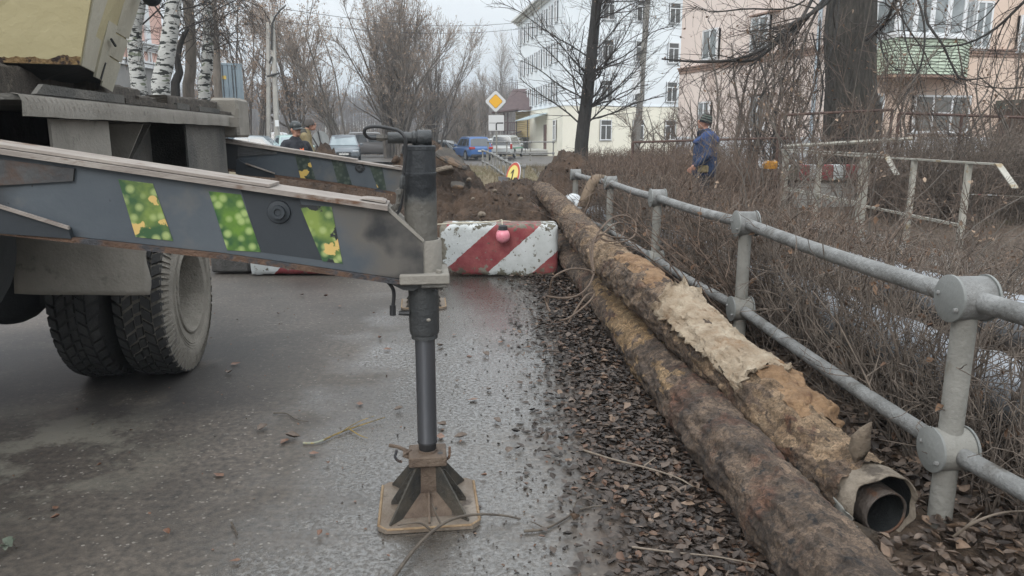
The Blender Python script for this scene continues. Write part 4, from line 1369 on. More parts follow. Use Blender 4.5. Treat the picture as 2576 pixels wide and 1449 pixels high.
    blk = A('top_block', MB().bbox(jx - .073, jx + .080, yo - .070, yo + .070, zk, zf, .004), M_FOOTR, ft)
    A('socket', MB().lathe([(.033, zf - .001), (.040, zf - .001), (.040, zf + .008), (.033, zf + .008)], (jx + .004, yo, 0), (0, 0, 1), 24), M_FOOTR, ft, True)
    A('pin_hole', MB().lathe([(0, zf + .0012), (.010, zf + .0012), (.012, zf + .0005)], (jx + .055, yo - .03, 0), (0, 0, 1), 14), M_RUBBER, ft)
    q = MB()
    hw0, hw1 = .040, .045
    q.add([(jx + .004 + sx * h, yo + sy * h, z) for z, h in ((.021, hw1), (zk, hw0)) for sx, sy in ((-1, -1), (1, -1), (1, 1), (-1, 1))],
          [(0, 1, 5, 4), (1, 2, 6, 5), (2, 3, 7, 6), (3, 0, 4, 7)])
    A('square_tube', q, M_FOOTR, ft)
    sk = MB()
    sk.add([(jx + .004 + sx * h, yo + sy * h, z) for z, h in ((.021, .125), (.085, .046)) for sx, sy in ((-1, -1), (1, -1), (1, 1), (-1, 1))], [(0, 1, 5, 4), (1, 2, 6, 5), (2, 3, 7, 6), (3, 0, 4, 7)])
    A('skirt', sk, M_FOOTR, ft)
    def gus(dx, dy, r0, r1, ztop, zlow, t, m=M_FOOTD, off=(0, 0)):
        d = Vector((dx, dy, 0)).normalized()
        p = Vector((-d.y, d.x, 0)) * t / 2
        o_ = Vector((jx + .004 + off[0], yo + off[1], 0))
        prof = [(r0, .021), (r1, .021), (r1, .021 + zlow), (r0 + .026, ztop), (r0, ztop)]
        vs = [o_ + d * a + Vector((0, 0, z)) - p for a, z in prof] + [o_ + d * a + Vector((0, 0, z)) + p for a, z in prof]
        k = len(prof)
        return MB().add(vs, [tuple(range(k)), tuple(range(2 * k - 1, k - 1, -1))] + [(i, (i + 1) % k, (i + 1) % k + k, i + k) for i in range(k)])
    for sx in (-1, 1):
        for sy in (-1, 1):
            A('gusset', gus(sx * 1.0, sy * 1.15, .046, .235, zk - .004, .006, .008), M_FOOTD, ft)
    for sx in (-1, 1):
        A('gusset', gus(sx, 0, .044, .155, zk - .045, .012, .008), M_FOOTD, ft)
    A('gusset', gus(0, -1, .044, .18, .095, .008, .008), M_FOOTR, ft)
    A('gusset', gus(0, 1, .044, .18, .095, .008, .008), M_FOOTR, ft)
    # carrying hooks and the locking pin
    h1 = [hp(1010, 1162, -.03), hp(1000, 1158, -.04), hp(994, 1150, -.045), hp(996, 1140, -.045), hp(998, 1132, -.045)]
    A('carrying_hook', MB().tube(catmull(h1, 5), .0055, 8), M_RUST, ft, True)
    h2 = [hp(1112, 1158, -.03), hp(1124, 1155, -.04), hp(1130, 1148, -.045), hp(1131, 1138, -.045), hp(1131, 1124, -.045)]
    A('carrying_hook', MB().tube(catmull(h2, 5), .0055, 8), M_RUST, ft, True)
    A('locking_pin', MB().tube([hp(978, 1120, .0), hp(1000, 1124, 0), hp(1022, 1133, 0)], .008, 8), M_FOOTR, ft, True)
    g = [hp(1014, 1132, .0), hp(1036, 1136, .01), hp(1046, 1148, .03), hp(1030, 1156, -.02), hp(1014, 1150, -.03)]
    A('locking_lever', MB().slab(g, (0, 0, 1), .008), M_FOOTR, ft)
M_FOOT = mat('foot_plate_steel', (0.135, 0.098, 0.068), (0.235, 0.20, 0.165), 7, 0.7, bump=0.6, bscale=60, c3=(0.055, 0.040, 0.032), t3=0.60, s3=9, w3=.12)
M_FOOTR = mat('foot_brown_steel', (0.075, 0.050, 0.036), (0.15, 0.11, 0.08), 14, 0.75, bump=0.6, bscale=70, c3=(0.03, 0.028, 0.026), t3=0.6, s3=10)
M_FOOTD = mat('foot_black_steel', (0.018, 0.019, 0.019), (0.085, 0.072, 0.055), 9, 0.7, bump=0.6, bscale=70, c3=(0.14, 0.11, 0.075), t3=0.64, s3=8, w3=.15)
M_OCHRE = mat('ochre_rim', (0.22, 0.14, 0.075), (0.36, 0.26, 0.16), 20, 0.8, bump=0.8, bscale=60)
outrigger(0.0, True)
outrigger(3.78, False)

def T(name, q, m, par=None, sm=False, label=None):
    return ob(name, q, m, par or truck, local=True, sm=sm, label=label)
# --- wheels (twin tyres)
def wheel(xo, yc, outer):
    """xo: outer side plane"""
    Rr_, W = .54, .29
    zc = Rr_ - .012
    prof = [(.262, -.02), (.285, 0.0), (.31, .006), (.40, .012), (.455, .006), (.495, -.018), (.515, -.045), (.520, -.06), (.522, -W / 2), (.520, -W + .06), (.515, -W + .045), (.49, -W + .018), (.40, -W - .008), (.30, -W), (.262, -W + .02)]
    w = T('wheel', MB().lathe(prof, (xo, yc, zc), (1, 0, 0), 64), M_WALL if outer else M_TYRE, None, True)
    q = MB()
    n_ = 44
    for i in range(n_):
        a = 2 * math.pi * i / n_
        for r_, (u0, u1, off, sk) in enumerate(((-.062, -.006, 0, .25), (-.122, -.070, .5, -.35), (-W / 2 - .02, -W / 2 + .018, .1, .2), (-.225, -.172, .5, .35), (-.284, -.232, 0, -.25))):
            aa = a + off * 2 * math.pi / n_
            hw = 2 * math.pi / n_ * 0.36
            vs = []
            for rr2, inset in ((.508, 0), (.541, .0025)):
                for (u, s) in ((u0 + inset, -1), (u1 - inset, -1), (u1 - inset, 1), (u0 + inset, 1)):
                    ang = aa + s * hw + (u - (u0 + u1) / 2) * sk * 4
                    rq = rr2
                    if r_ in (0, 4) and abs(u - (-.006 if r_ == 0 else -.284)) < .01:
                        rq = rr2 - .014
                    vs.append((xo + u, yc + rq * math.sin(ang), zc + rq * math.cos(ang)))
            q.add(vs, [(4, 5, 6, 7), (0, 1, 5, 4), (1, 2, 6, 5), (2, 3, 7, 6), (3, 0, 4, 7)])
    T('tread', q, M_TYRE, w)
    if outer:
        q = MB()                                   # shoulder ribs on the side wall
        for i in range(n_ * 1):
            a = 2 * math.pi * i / n_
            for s_, wd in ((0, .030), (.5, .014)):
                aa = a + s_ * 2 * math.pi / n_
                pr = [(.528, -.012, wd), (.50, .0, wd * .8), (.465, .012, wd * .45), (.435, .015, wd * .15)]
                vs = []
                for rr2, u, w2 in pr:
                    for s in (-1, 1):
                        ang = aa + s * w2
                        vs.append((xo + u, yc + rr2 * math.sin(ang), zc + rr2 * math.cos(ang)))
                for rr2, u, w2 in pr:
                    for s in (-1, 1):
                        ang = aa + s * w2
                        vs.append((xo + u - .016, yc + rr2 * math.sin(ang), zc + rr2 * math.cos(ang)))
                fs = []
                for k in range(3):
                    fs.append((2 * k, 2 * k + 1, 2 * k + 3, 2 * k + 2))
                    fs.append((2 * k, 2 * k + 2, 2 * k + 10, 2 * k + 8))
                    fs.append((2 * k + 1, 2 * k + 9, 2 * k + 11, 2 * k + 3))
                fs.append((0, 8, 9, 1))
                q.add(vs, fs)
        T('shoulder_ribs', q, M_WALL, w)
        q = MB()
        for rr2 in (.345, .362, .378):
            q.lathe([(rr2 - .004, .008), (rr2, .013), (rr2 + .004, .008)], (xo, yc, zc), (1, 0, 0), 64)
        T('sidewall_rings', q, M_WALL, w, True)
        T('rim', MB().lathe([(.285, -.004), (.278, .010), (.266, .012), (.258, .002), (.256, -.03), (.243, -.045), (.240, -.12), (.232, -.165), (.165, -.185), (.15, -.16), (.10, -.155), (.095, -.10), (.06, -.09), (0, -.09)], (xo, yc, zc), (1, 0, 0), 56), M_WALL, w, True)
        for i in range(10):
            a = 2 * math.pi * i / 10
            T('wheel_nut', MB().lathe([(.016, 0), (.016, .022), (.008, .024), (.008, .045), (0, .045)], (xo - .18, yc + .195 * math.sin(a), zc + .195 * math.cos(a)), (1, 0, 0), 6), M_DUST, w)
    return w
wheel(-1.50, 2.09, True)
wheel(-1.50 - .36, 2.09, False)
wheel(-1.50 - .36 - 1.3, 2.09, False)
T('frame_box', MB().box(-3.3, -2.3, -1.6, 1.22, .74, .998), M_DARK)
T('axle', MB().tube([(-3.4, 2.09, .53), (-1.7, 2.09, .53)], .09, 10), M_DARK, None, True)
T('axle_housing', MB().sph((-2.6, 2.09, .56), (.24, .26, .22), 16, 10), M_DARK, None, True)
# dark tank low at the left edge
T('air_tank', MB().lathe([(0, 0), (.28, 0), (.32, .03), (.32, 1.2), (.28, 1.24), (0, 1.24)], (-1.93, .66, 1.04), (-1, 0, 0), 28), M_DARK, None, True)
# mud flap in front of the twin tyres
p0, p1, p2, p3 = LY(38, 738, 1.32), LY(377, 741, 1.32), LY(381, 600, 1.32), LY(48, 590, 1.32)
q = MB()
nxf, nzf = 26, 22
for i in range(nxf + 1):
    for j in range(nzf + 1):
        u, v = i / nxf, j / nzf
        a = p0.lerp(p1, u).lerp(p3.lerp(p2, u) + Vector((0, 0, .32)), v)
        bow = .025 * math.sin(math.pi * u) + .01 * math.sin(u * 9) * (1 - v)
        q.v.append((a.x + (.012 * math.sin(v * 14) if i == nxf else 0), a.y - bow + .03 * v * v, a.z))
for i in range(nxf):
    for j in range(nzf):
        a = i * (nzf + 1) + j
        q.f.append((a, a + nzf + 1, a + nzf + 2, a + 1))
fl_ = T('mudguard_panel', q, M_DUST, None, True)
s_ = fl_.modifiers.new('s', 'SOLIDIFY')
s_.thickness = .006
# --- chassis side: dark voids with dusty plates between them
zl0, zl1 = LX(595, 318, -1.49).z, LX(595, 291, -1.49).z
T('chassis_box', MB().box(-3.3, -2.25, -1.6, 3.74, 1.0, zl1 - .027), M_DARK)
yA, yB = LX(47, 250, -1.49).y, LX(595, 300, -1.49).y
def side_plate(pxa, pxb, xl_, zb2, m, d, name, ret=False):
    ya, yb = LX(pxa, 350, xl_).y, LX(pxb, 350, xl_).y
    return T(name, MB().box(xl_ - d, xl_, ya, yb, zb2, zl0 - .003), m)
side_plate(132, 277, -1.53, 1.16, M_DUST, .012, 'side_plate')
side_plate(470, 567, -1.53, 1.10, M_DUSTD, .012, 'side_plate')
T('chassis_end', MB().box(-2.25, -1.60, 3.30, 3.56, 1.12, zl1 - .027), M_DUSTD)
T('inner_panel', MB().box(-1.78, -1.76, LX(278, 350, -1.53).y, LX(470, 350, -1.53).y, 1.1, zl1 - .027), M_DUSTD)
ya = LX(363, 350, -1.54).y
q = MB()
q.slab([Vector((-1.54, ya, zl0 - .01)), Vector((-1.76, ya + .01, zl0 - .01)), Vector((-1.76, ya + .01, 1.2)), Vector((-1.74, ya, 1.19))], (0, 1, 0), .012)
T('bracket_rib', q, M_DUST)
q = MB()
q.slab([Vector((-1.54, ya + .12, zl0 - .01)), Vector((-1.76, ya + .13, zl0 - .01)), Vector((-1.745, ya + .02, 1.19))], (0, 1, 0), .012)
T('bracket_rib', q, M_DUSTD)
# --- deck
q = MB()
q.box(-3.6, -1.49 - .004, yA + .02, yB - .02, zl1 - .025, zl1 - .002)
T('deck', q, M_DUSTD)
lip = MB()
ny_ = 90
pts = []
for i in range(ny_ + 1):
    y = yA + (yB - yA) * i / ny_
    dent = .002 * math.sin(i * .37) + .0012 * math.sin(i * 1.1)
    for k, (dx, dz) in enumerate(((-.03, 0.0), (0.0, -.006), (.010, -.03), (.006, -(zl1 - zl0)), (-.012, -(zl1 - zl0)))):
        lip.v.append((-1.49 + dx + (dent if k in (1, 2) else 0), y, zl1 + dz + (dent * .6 if k > 2 else 0)))
for i in range(ny_):
    for k in range(4):
        a = i * 5 + k
        lip.f.append((a, a + 5, a + 6, a + 1))
T('deck_lip', lip, M_DUST, None, True)
ns_t = 70
q = MB()
for i in range(ns_t):                             # chequer-plate lugs on the lip
    y = yA + .04 + (yB - yA - .08) * i / ns_t
    for zoff in (.018, .045):
        c = Vector((-1.482, y + (.02 if zoff > .03 else 0), zl1 - zoff))
        q.add([c + Vector((.002, -.006, .008)), c + Vector((.005, .006, -.010)), c + Vector((.005, .010, -.008)), c + Vector((.002, -.002, .010))], [(0, 1, 2, 3)])
T('tread_lugs', q, M_FLANGE)
# angle strip standing above the lip
y0s, y1s = LX(80, 230, -1.55).y, LX(590, 280, -1.55).y
zs0, zs1 = zl1 + .004, LX(80, 208, -1.53).z
q = MB()
seg_ = [0, .27, .52, .60, .66, .82, 1]
for i in range(len(seg_) - 1):
    a, b2 = y0s + (y1s - y0s) * seg_[i], y0s + (y1s - y0s) * seg_[i + 1] - .012
    zt3 = zs1 - .012 * (i % 2)
    T('edge_board', MB().prism([(a + (.05 if i == 0 else 0), zt3 - .002 * i), (b2, zt3 - .002 * (i + 1)), (b2, zs0 + .002), (a - (.02 if i == 0 else 0), zs0 + .002)], -1.545 + .002 * i, -1.525 + .002 * i, 'yz'), M_WOOD if i % 2 else M_DUSTD)
# --- timbers lying on the deck (loose, things of their own)
def timber(pxa, pxb, pya, pyb, Ya, Yb, label, m=M_WOOD):
    """top face from sight line a to b; height from the two rows"""
    a, b2 = PY(pxa, pya, Ya), PY(pxb, pyb, Yb)
    zt4 = (a.z + b2.z) / 2
    d = Vector((b2.x - a.x, b2.y - a.y, 0))
    L_ = d.length
    d.normalize()
    zb4 = zl1 + .002
    nsg = 14
    q = MB()
    prof = [(0, 0), (.14, .0), (.15, .012), (.15, zt4 - zb4 - .012), (.138, zt4 - zb4), (.012, zt4 - zb4), (0, zt4 - zb4 - .012)]
    rj = np.random.default_rng(int(pxa) + 500)
    side = Vector((-d.y, d.x, 0))
    for i in range(nsg + 1):
        for (u, v) in prof:
            j = rj.normal(0, .0035, 3)
            p = Vector((a.x, a.y, zb4)) + d * (L_ * i / nsg) + side * u + Vector((0, 0, v))
            q.v.append(tuple(p + Vector(j if v > .01 else (j[0], j[1], 0))))
    k = len(prof)
    for i in range(nsg):
        for e in range(k):
            f_ = (e + 1) % k
            q.f.append((i * k + e, i * k + f_, (i + 1) * k + f_, (i + 1) * k + e))
    q.f.append(tuple(range(k))[::-1])
    q.f.append(tuple(range(nsg * k, nsg * k + k)))
    return ob('timber', q, m, None, sm=True, label=label, cat='timber', group='grimy timbers on the truck deck')
timber(-60, 192, 158, 188, 3.0, 4.1, 'long dark timber on the deck below the yellow superstructure')
timber(212, 350, 207, 216, 4.05, 5.0, 'short thick timber in the middle of the deck')
timber(350, 420, 242, 246, 4.9, 5.4, 'flat board on the deck before the birch trunks')
timber(420, 545, 241, 252, 5.2, 6.2, 'last timber on the deck beside the steel box')
# --- steel box at the far corner
c0, c1 = LX(532, 300, -1.70), LX(620, 300, -1.42)
zb5, zt5 = LY(620, 346, 3.62).z, LY(575, 246, 3.62).z
T('steel_box', MB().bbox(LY(531, 300, 3.60).x, LY(600, 300, 3.60).x, 3.60, 4.0, zb5, zt5, .02), M_DUST)
T('lamp_bracket', MB().box(LY(600, 300, 3.45).x - .09, LY(606, 300, 3.45).x - .0, 3.38, 3.52, LY(600, 320, 3.45).z, LY(600, 296, 3.45).z), M_DUST)
T('hook_tab', MB().prism([(LY(588, 292, 3.4).x, LY(588, 294, 3.4).z), (LY(602, 292, 3.4).x, LY(602, 294, 3.4).z), (LY(600, 272, 3.4).x, LY(600, 274, 3.4).z), (LY(594, 272, 3.4).x, LY(594, 272, 3.4).z)], 3.40, 3.412, 'xz'), M_DUST)
# --- yellow superstructure
a_b, b_b, l_b = LW(200, 163, 3.5), LW(284, 206, 4.35), LW(-160, 152, 3.30)
a_t, b_t, l_t = LW(262, -200, 3.42), LW(408, -200, 4.3), LW(-110, -200, 3.2)
back = Vector((-1.6, 1.2, 0))
q = MB()
vs = [l_b, a_b, b_b, b_b + back, l_b + back, l_t, a_t, b_t, b_t + back, l_t + back]
q.add(vs, [(0, 1, 6, 5), (1, 2, 7, 6), (2, 3, 8, 7), (3, 4, 9, 8), (4, 0, 5, 9), (0, 4, 3, 2, 1), (5, 6, 7, 8, 9)])
sup = T('superstructure', q, M_YEL)
q = MB()
zo = Vector((0, 0, -.012))
q.add([p + Vector((0, 0, -.002)) for p in (l_b, a_b, b_b, b_b + back, l_b + back)] + [Vector((p.x, p.y, zl1 + .02)) * 1 + Vector((dx, dy, 0)) for p, dx, dy in ((l_b, -.4, .4), (a_b, -.55, .35), (b_b, -.5, -.2), (b_b + back, 0, 0), (l_b + back, 0, 0))],
      [(0, 1, 6, 5), (1, 2, 7, 6), (2, 3, 8, 7), (3, 4, 9, 8), (4, 0, 5, 9)])
T('turntable', q, M_DARK, sup)
def face2(u, v, d=0.0):
    p = (a_b.lerp(b_b, u)).lerp(a_t.lerp(b_t, u), v)
    nrm = (b_b - a_b).cross(a_t - a_b).normalized()
    return p + nrm * d
sgn = 1 if (face2(.5, .5, .1) - Vector((0, 0, 0))).x > face2(.5, .5, 0).x else -1
def spanel(u0, u1, v0, v1, d, m, label=None, v0b=None, v1b=None):
    ps = [face2(u0, v0, .002 * sgn), face2(u1, v0b if v0b is not None else v0, .002 * sgn), face2(u1, v1b if v1b is not None else v1, .002 * sgn), face2(u0, v1, .002 * sgn)]
    nrm = (face2(.5, .5, sgn) - face2(.5, .5, 0))
    return T('side_panel', MB().slab(ps, nrm, d), m, sup, label=label)
spanel(.02, .34, .0, 1, .006, M_BEIGE)
spanel(.37, .60, -.03, .36, .012, M_BEIGE, v1b=.34)
spanel(.62, 1.02, -.06, .135, .008, M_BEIGE, v1b=.12)
spanel(.62, 1.02, .145, .29, .008, M_BEIGE, v0b=.13, v1b=.27)
spanel(.62, 1.02, .30, .99, .008, M_BEIGE, v0b=.28)
spanel(.37, .60, .38, .99, .003, M_YEL, 'brighter yellow panel')
nrm_ = (face2(.5, .5, sgn) - face2(.5, .5, 0))
T('handle', MB().tube([face2(.44, .245, .03 * sgn), face2(.58, .215, .03 * sgn)], .007, 6), M_DARK, sup)
T('slot', MB().slab([face2(.49, -.02, .016 * sgn), face2(.53, -.03, .016 * sgn), face2(.54, .09, .016 * sgn), face2(.51, .09, .016 * sgn)], nrm_, .002), M_DARK, sup)
# peeled rusty strip along the bottom of the yellow face
q = MB()
kk = 60
rr5 = np.random.default_rng(4)
fb = fbm(np.stack([np.linspace(0, 9, kk + 1), np.zeros(kk + 1), np.zeros(kk + 1)], 1), 4)
nf = (a_b - l_b).cross(l_t - l_b).normalized()
if (TR.to_3x3() @ nf).y > 0: nf = -nf
for i in range(kk + 1):
    p = l_b.lerp(a_b, i / kk) + nf * .002
    up = (l_t.lerp(a_t, i / kk) - p).normalized()
    q.v.append(tuple(p)); q.v.append(tuple(p + up * (.02 + .10 * max(0, fb[i] - .3) * (1.3 - .9 * i / kk) + .006 * rr5.random())))
for i in range(kk):
    q.f.append((2 * i, 2 * i + 2, 2 * i + 3, 2 * i + 1))
T('rusted_edge', q, mat('flaking_rust', (0.11, 0.062, 0.035), (0.40, 0.27, 0.12), 16, 0.9, bump=1.0, bscale=60, c3=(.045, .03, .025), t3=.55, s3=14), sup)
T('work_lamp', MB().sph(LW(381, -6, 4.2), (.05, .05, .045), 14, 10), M_BLACKP, sup, True)
T('lamp_arm', MB().tube([b_t.lerp(b_b, .35), LW(381, -14, 4.2)], .02, 8), M_BEIGE, sup)

# ================================================================== STRIPED CONCRETE BLOCKS
def stripe_mat(name, ang, period, phase, moss=0.5, chip=1.0):
    m = bpy.data.materials.new(name)
    m.use_nodes = True
    n = m.node_tree
    L = n.links.new
    b = n.nodes['Principled BSDF']
    b.inputs['Roughness'].default_value = 0.75
    co = n.nodes.new('ShaderNodeTexCoord').outputs['Object']
    def noi(s, d=6):
        t = n.nodes.new('ShaderNodeTexNoise'); t.inputs['Scale'].default_value = s; t.inputs['Detail'].default_value = d; t.inputs['Roughness'].default_value = .65
        L(co, t.inputs['Vector']); return t.outputs['Fac']
    def rm(f, a, c, x=0., y=1.):
        r = n.nodes.new('ShaderNodeMapRange')
        for k, v in zip((1, 2, 3, 4), (a, c, x, y)): r.inputs[k].default_value = v
        L(f, r.inputs[0]); return r.outputs[0]
    def mth(op, a, c):
        x = n.nodes.new('ShaderNodeMath'); x.operation = op
        for k, v in ((0, a), (1, c)):
            if isinstance(v, (int, float)): x.inputs[k].default_value = v
            else: L(v, x.inputs[k])
        return x.outputs[0]
    def mx(f, a, c):
        x = n.nodes.new('ShaderNodeMixRGB'); L(f, x.inputs[0])
        for k, v in ((1, a), (2, c)):
            if isinstance(v, tuple): x.inputs[k].default_value = (*v, 1)
            else: L(v, x.inputs[k])
        return x.outputs[0]
    sp = n.nodes.new('ShaderNodeSeparateXYZ'); L(co, sp.inputs[0])
    t = mth('ADD', mth('MULTIPLY', sp.outputs['X'], math.cos(ang)), mth('MULTIPLY', sp.outputs['Z'], math.sin(ang)))
    t = mth('ADD', t, mth('MULTIPLY', noi(14), 0.03))
    fr = mth('FRACT', mth('ADD', mth('DIVIDE', t, period), phase), 0)
    st = mth('LESS_THAN', fr, 0.5)
    red = mx(rm(noi(6), .4, .65), (0.20, 0.030, 0.038), (0.28, 0.075, 0.072))
    wht = mx(rm(noi(4), .35, .7), (0.55, 0.57, 0.57), (0.42, 0.44, 0.43))
    col = mx(st, wht, red)
    conc = mx(rm(noi(8), .4, .6), (0.075, 0.065, 0.045), (0.19, 0.175, 0.14))
    # paint lost: speckles everywhere, more at the low edge and the left end
    low = rm(sp.outputs['Z'], 0.0, 0.13, 0.17 * chip, 0.0)
    topw = rm(sp.outputs['Z'], 0.50, 0.58, 0.0, 0.16)
    f = mth('ADD', mth('ADD', noi(17, 8), low), topw)
    big = mth('ADD', noi(5, 4), rm(sp.outputs['X'], -.64, -.46, 0.26 * chip, 0.0))
    f = mth('MAXIMUM', rm(f, 0.60, 0.625), rm(big, 0.655, 0.675))
    col = mx(f, col, conc)
    gr = mth('MULTIPLY', rm(sp.outputs['Z'], 0.0, 0.16, 1.0, 0.0), rm(noi(13), .45, .6))
    col = mx(mth('MULTIPLY', gr, moss), col, (0.045, 0.055, 0.02))
    L(col, b.inputs['Base Color'])
    bn = n.nodes.new('ShaderNodeBump'); bn.inputs['Strength'].default_value = .6; bn.inputs['Distance'].default_value = .012
    L(noi(35, 8), bn.inputs['Height']); L(bn.outputs[0], b.inputs['Normal'])
    return m
def conc_block(name, x0, x1, y0, y1, h, m, label, seed, cut=None, cat='concrete block'):
    """worn block with chipped edges"""
    nx, ny, nz = int((x1 - x0) / .03), int((y1 - y0) / .04), int(h / .03)
    bm = bmesh.new()
    bmesh.ops.create_cube(bm, size=1)
    me = bpy.data.meshes.new(name)
    Vs = []
    mb = MB()
    hx_, hy_ = (x1 - x0) / 2, (y1 - y0) / 2
    def face(o, u, v, nu, nv):
        base = len(mb.v)
        for i in range(nu + 1):
            for j in range(nv + 1):
                mb.v.append(tuple(o[k] + u[k] * i / nu + v[k] * j / nv for k in range(3)))
        for i in range(nu):
            for j in range(nv):
                a = base + i * (nv + 1) + j
                mb.f.append((a, a + nv + 1, a + nv + 2, a + 1))
    W_, D_, H_ = 2 * hx_, 2 * hy_, h
    face((-hx_, -hy_, 0), (W_, 0, 0), (0, 0, H_), nx, nz)
    face((-hx_, hy_, 0), (0, 0, H_), (W_, 0, 0), nz, nx)
    face((-hx_, -hy_, H_), (W_, 0, 0), (0, D_, 0), nx, ny)
    face((-hx_, -hy_, 0), (0, 0, H_), (0, D_, 0), nz, ny)
    face((hx_, -hy_, 0), (0, D_, 0), (0, 0, H_), ny, nz)
    v = np.array(mb.v)
    # rounded chipped edges: pull near-edge vertices in
    ex = hx_ - np.abs(v[:, 0]); ey = hy_ - np.abs(v[:, 1]); ez = np.minimum(v[:, 2], H_ - v[:, 2])
    e = np.sort(np.stack([ex, ey, ez], 1), 1)[:, 1]
    nn = fbm(v * 7 + seed, 4)
    pull = np.clip(1 - e / .05, 0, 1) ** 1.5 * (0.012 + 0.05 * np.clip(nn - .42, 0, 1))
    c = np.array([0, 0, H_ / 2])
    d = c - v
    d[:, 0] = np.sign(d[:, 0]) * (ex < .06); d[:, 1] = np.sign(d[:, 1]) * (ey < .06); d[:, 2] = np.sign(d[:, 2]) * (ez < .06)
    v = v + d * pull[:, None] + (fbm(v * 16 + 3, 3)[:, None] - .5) * .006
    if cut:                                        # missing lower left corner
        k = np.clip((-hx_ + cut[0] - v[:, 0]) / cut[0], 0, 1)
        v[:, 2] = np.maximum(v[:, 2], k * cut[1] * (0.8 + .4 * fbm(v * 5, 2)))
    me.from_pydata([tuple(p) for p in v], [], mb.f)
    bm.free()
    b2 = bmesh.new(); b2.from_mesh(me); bmesh.ops.remove_doubles(b2, verts=b2.verts, dist=1e-5); b2.to_mesh(me); b2.free()
    smooth(me, 50)
    me.materials.append(m)
    o = bpy.data.objects.new(name, me)
    o.location = ((x0 + x1) / 2, (y0 + y1) / 2, 0)
    C.objects.link(o)
    return tag(o, label, cat, 'striped concrete road blocks')
YB_ = 7.95
bx0, bx1 = PY(1106, 640, YB_).x, PY(1404, 640, YB_).x
blk1 = conc_block('concrete_block', bx0, bx1, YB_, YB_ + 0.4, 0.575, stripe_mat('red_white_paint', R(-48.3), 0.66, 0.659), 'chipped concrete block with red and white diagonal stripes right of the jack', 1, (0.3, 0.12))
bz0, bz1 = PY(628, 690, 8.0).x, PY(905, 690, 8.0).x
blk2 = conc_block('concrete_block', bz0, bz1, 8.0, 8.4, 0.50, stripe_mat('red_white_paint_low', R(-48), 0.66, 0.35, 0, .0), 'striped concrete block mostly hidden under the near outrigger beam', 9)
ob('low_beam', MB().bbox(PY(530, 670, 8.1).x, PY(626, 670, 8.1).x, 8.1, 8.4, 0.02, .24, .02), mat('dark_kerb', (0.05, 0.048, 0.045), (0.1, 0.095, 0.09), 6, .9, bump=1), label='dark low beam lying between the wheel and the hidden striped block', cat='beam')
# warning lamp hung in front of the block
M_PINKL = mat('pink_plastic', (0.68, 0.20, 0.26), (0.74, 0.31, 0.36), 9, 0.28, c3=(.42, .10, .13), t3=.58, s3=14, w3=.04)
lc = PY(1265, 593, YB_ - .085)
lamp = thing('warning_lamp', 'pink plastic warning lamp hanging on a cable before the striped block', 'warning lamp', (lc.x, lc.y, lc.z - .08))
ob('lamp_globe', MB().sph(lc, (.076, .076, .080), 24, 16), M_PINKL, lamp, sm=True)
ob('lamp_collar', MB().lathe([(0, .118), (.03, .118), (.046, .105), (.050, .07), (.050, .055), (.058, .052), (.058, .042), (.04, .04)], lc, (0, 0, 1), 24), M_RUBBER, lamp, sm=True)
cb = [PY(1264, 572, YB_ - .085), PY(1263, 560, YB_ - .07), PY(1262, 553, YB_ - .02), PY(1250, 556, YB_ + .03), PY(1200, 560, YB_ + .05), PY(1150, 561, YB_ + .06), PY(1105, 564, YB_ + .05), PY(1060, 566, YB_ + .05)]
ob('cable', MB().tube(catmull(cb, 6), .006, 6), mat('pale_cable', (.5, .45, .35), None, rough=.6), lamp, sm=True)
ob('cable_end', MB().tube(catmull([PY(1262, 556, YB_ - .02), PY(1272, 556, YB_ - .03), PY(1284, 557, YB_ - .01)], 4), .006, 6), mat('pale_cable', (.5, .45, .35), None, rough=.6), lamp, sm=True)

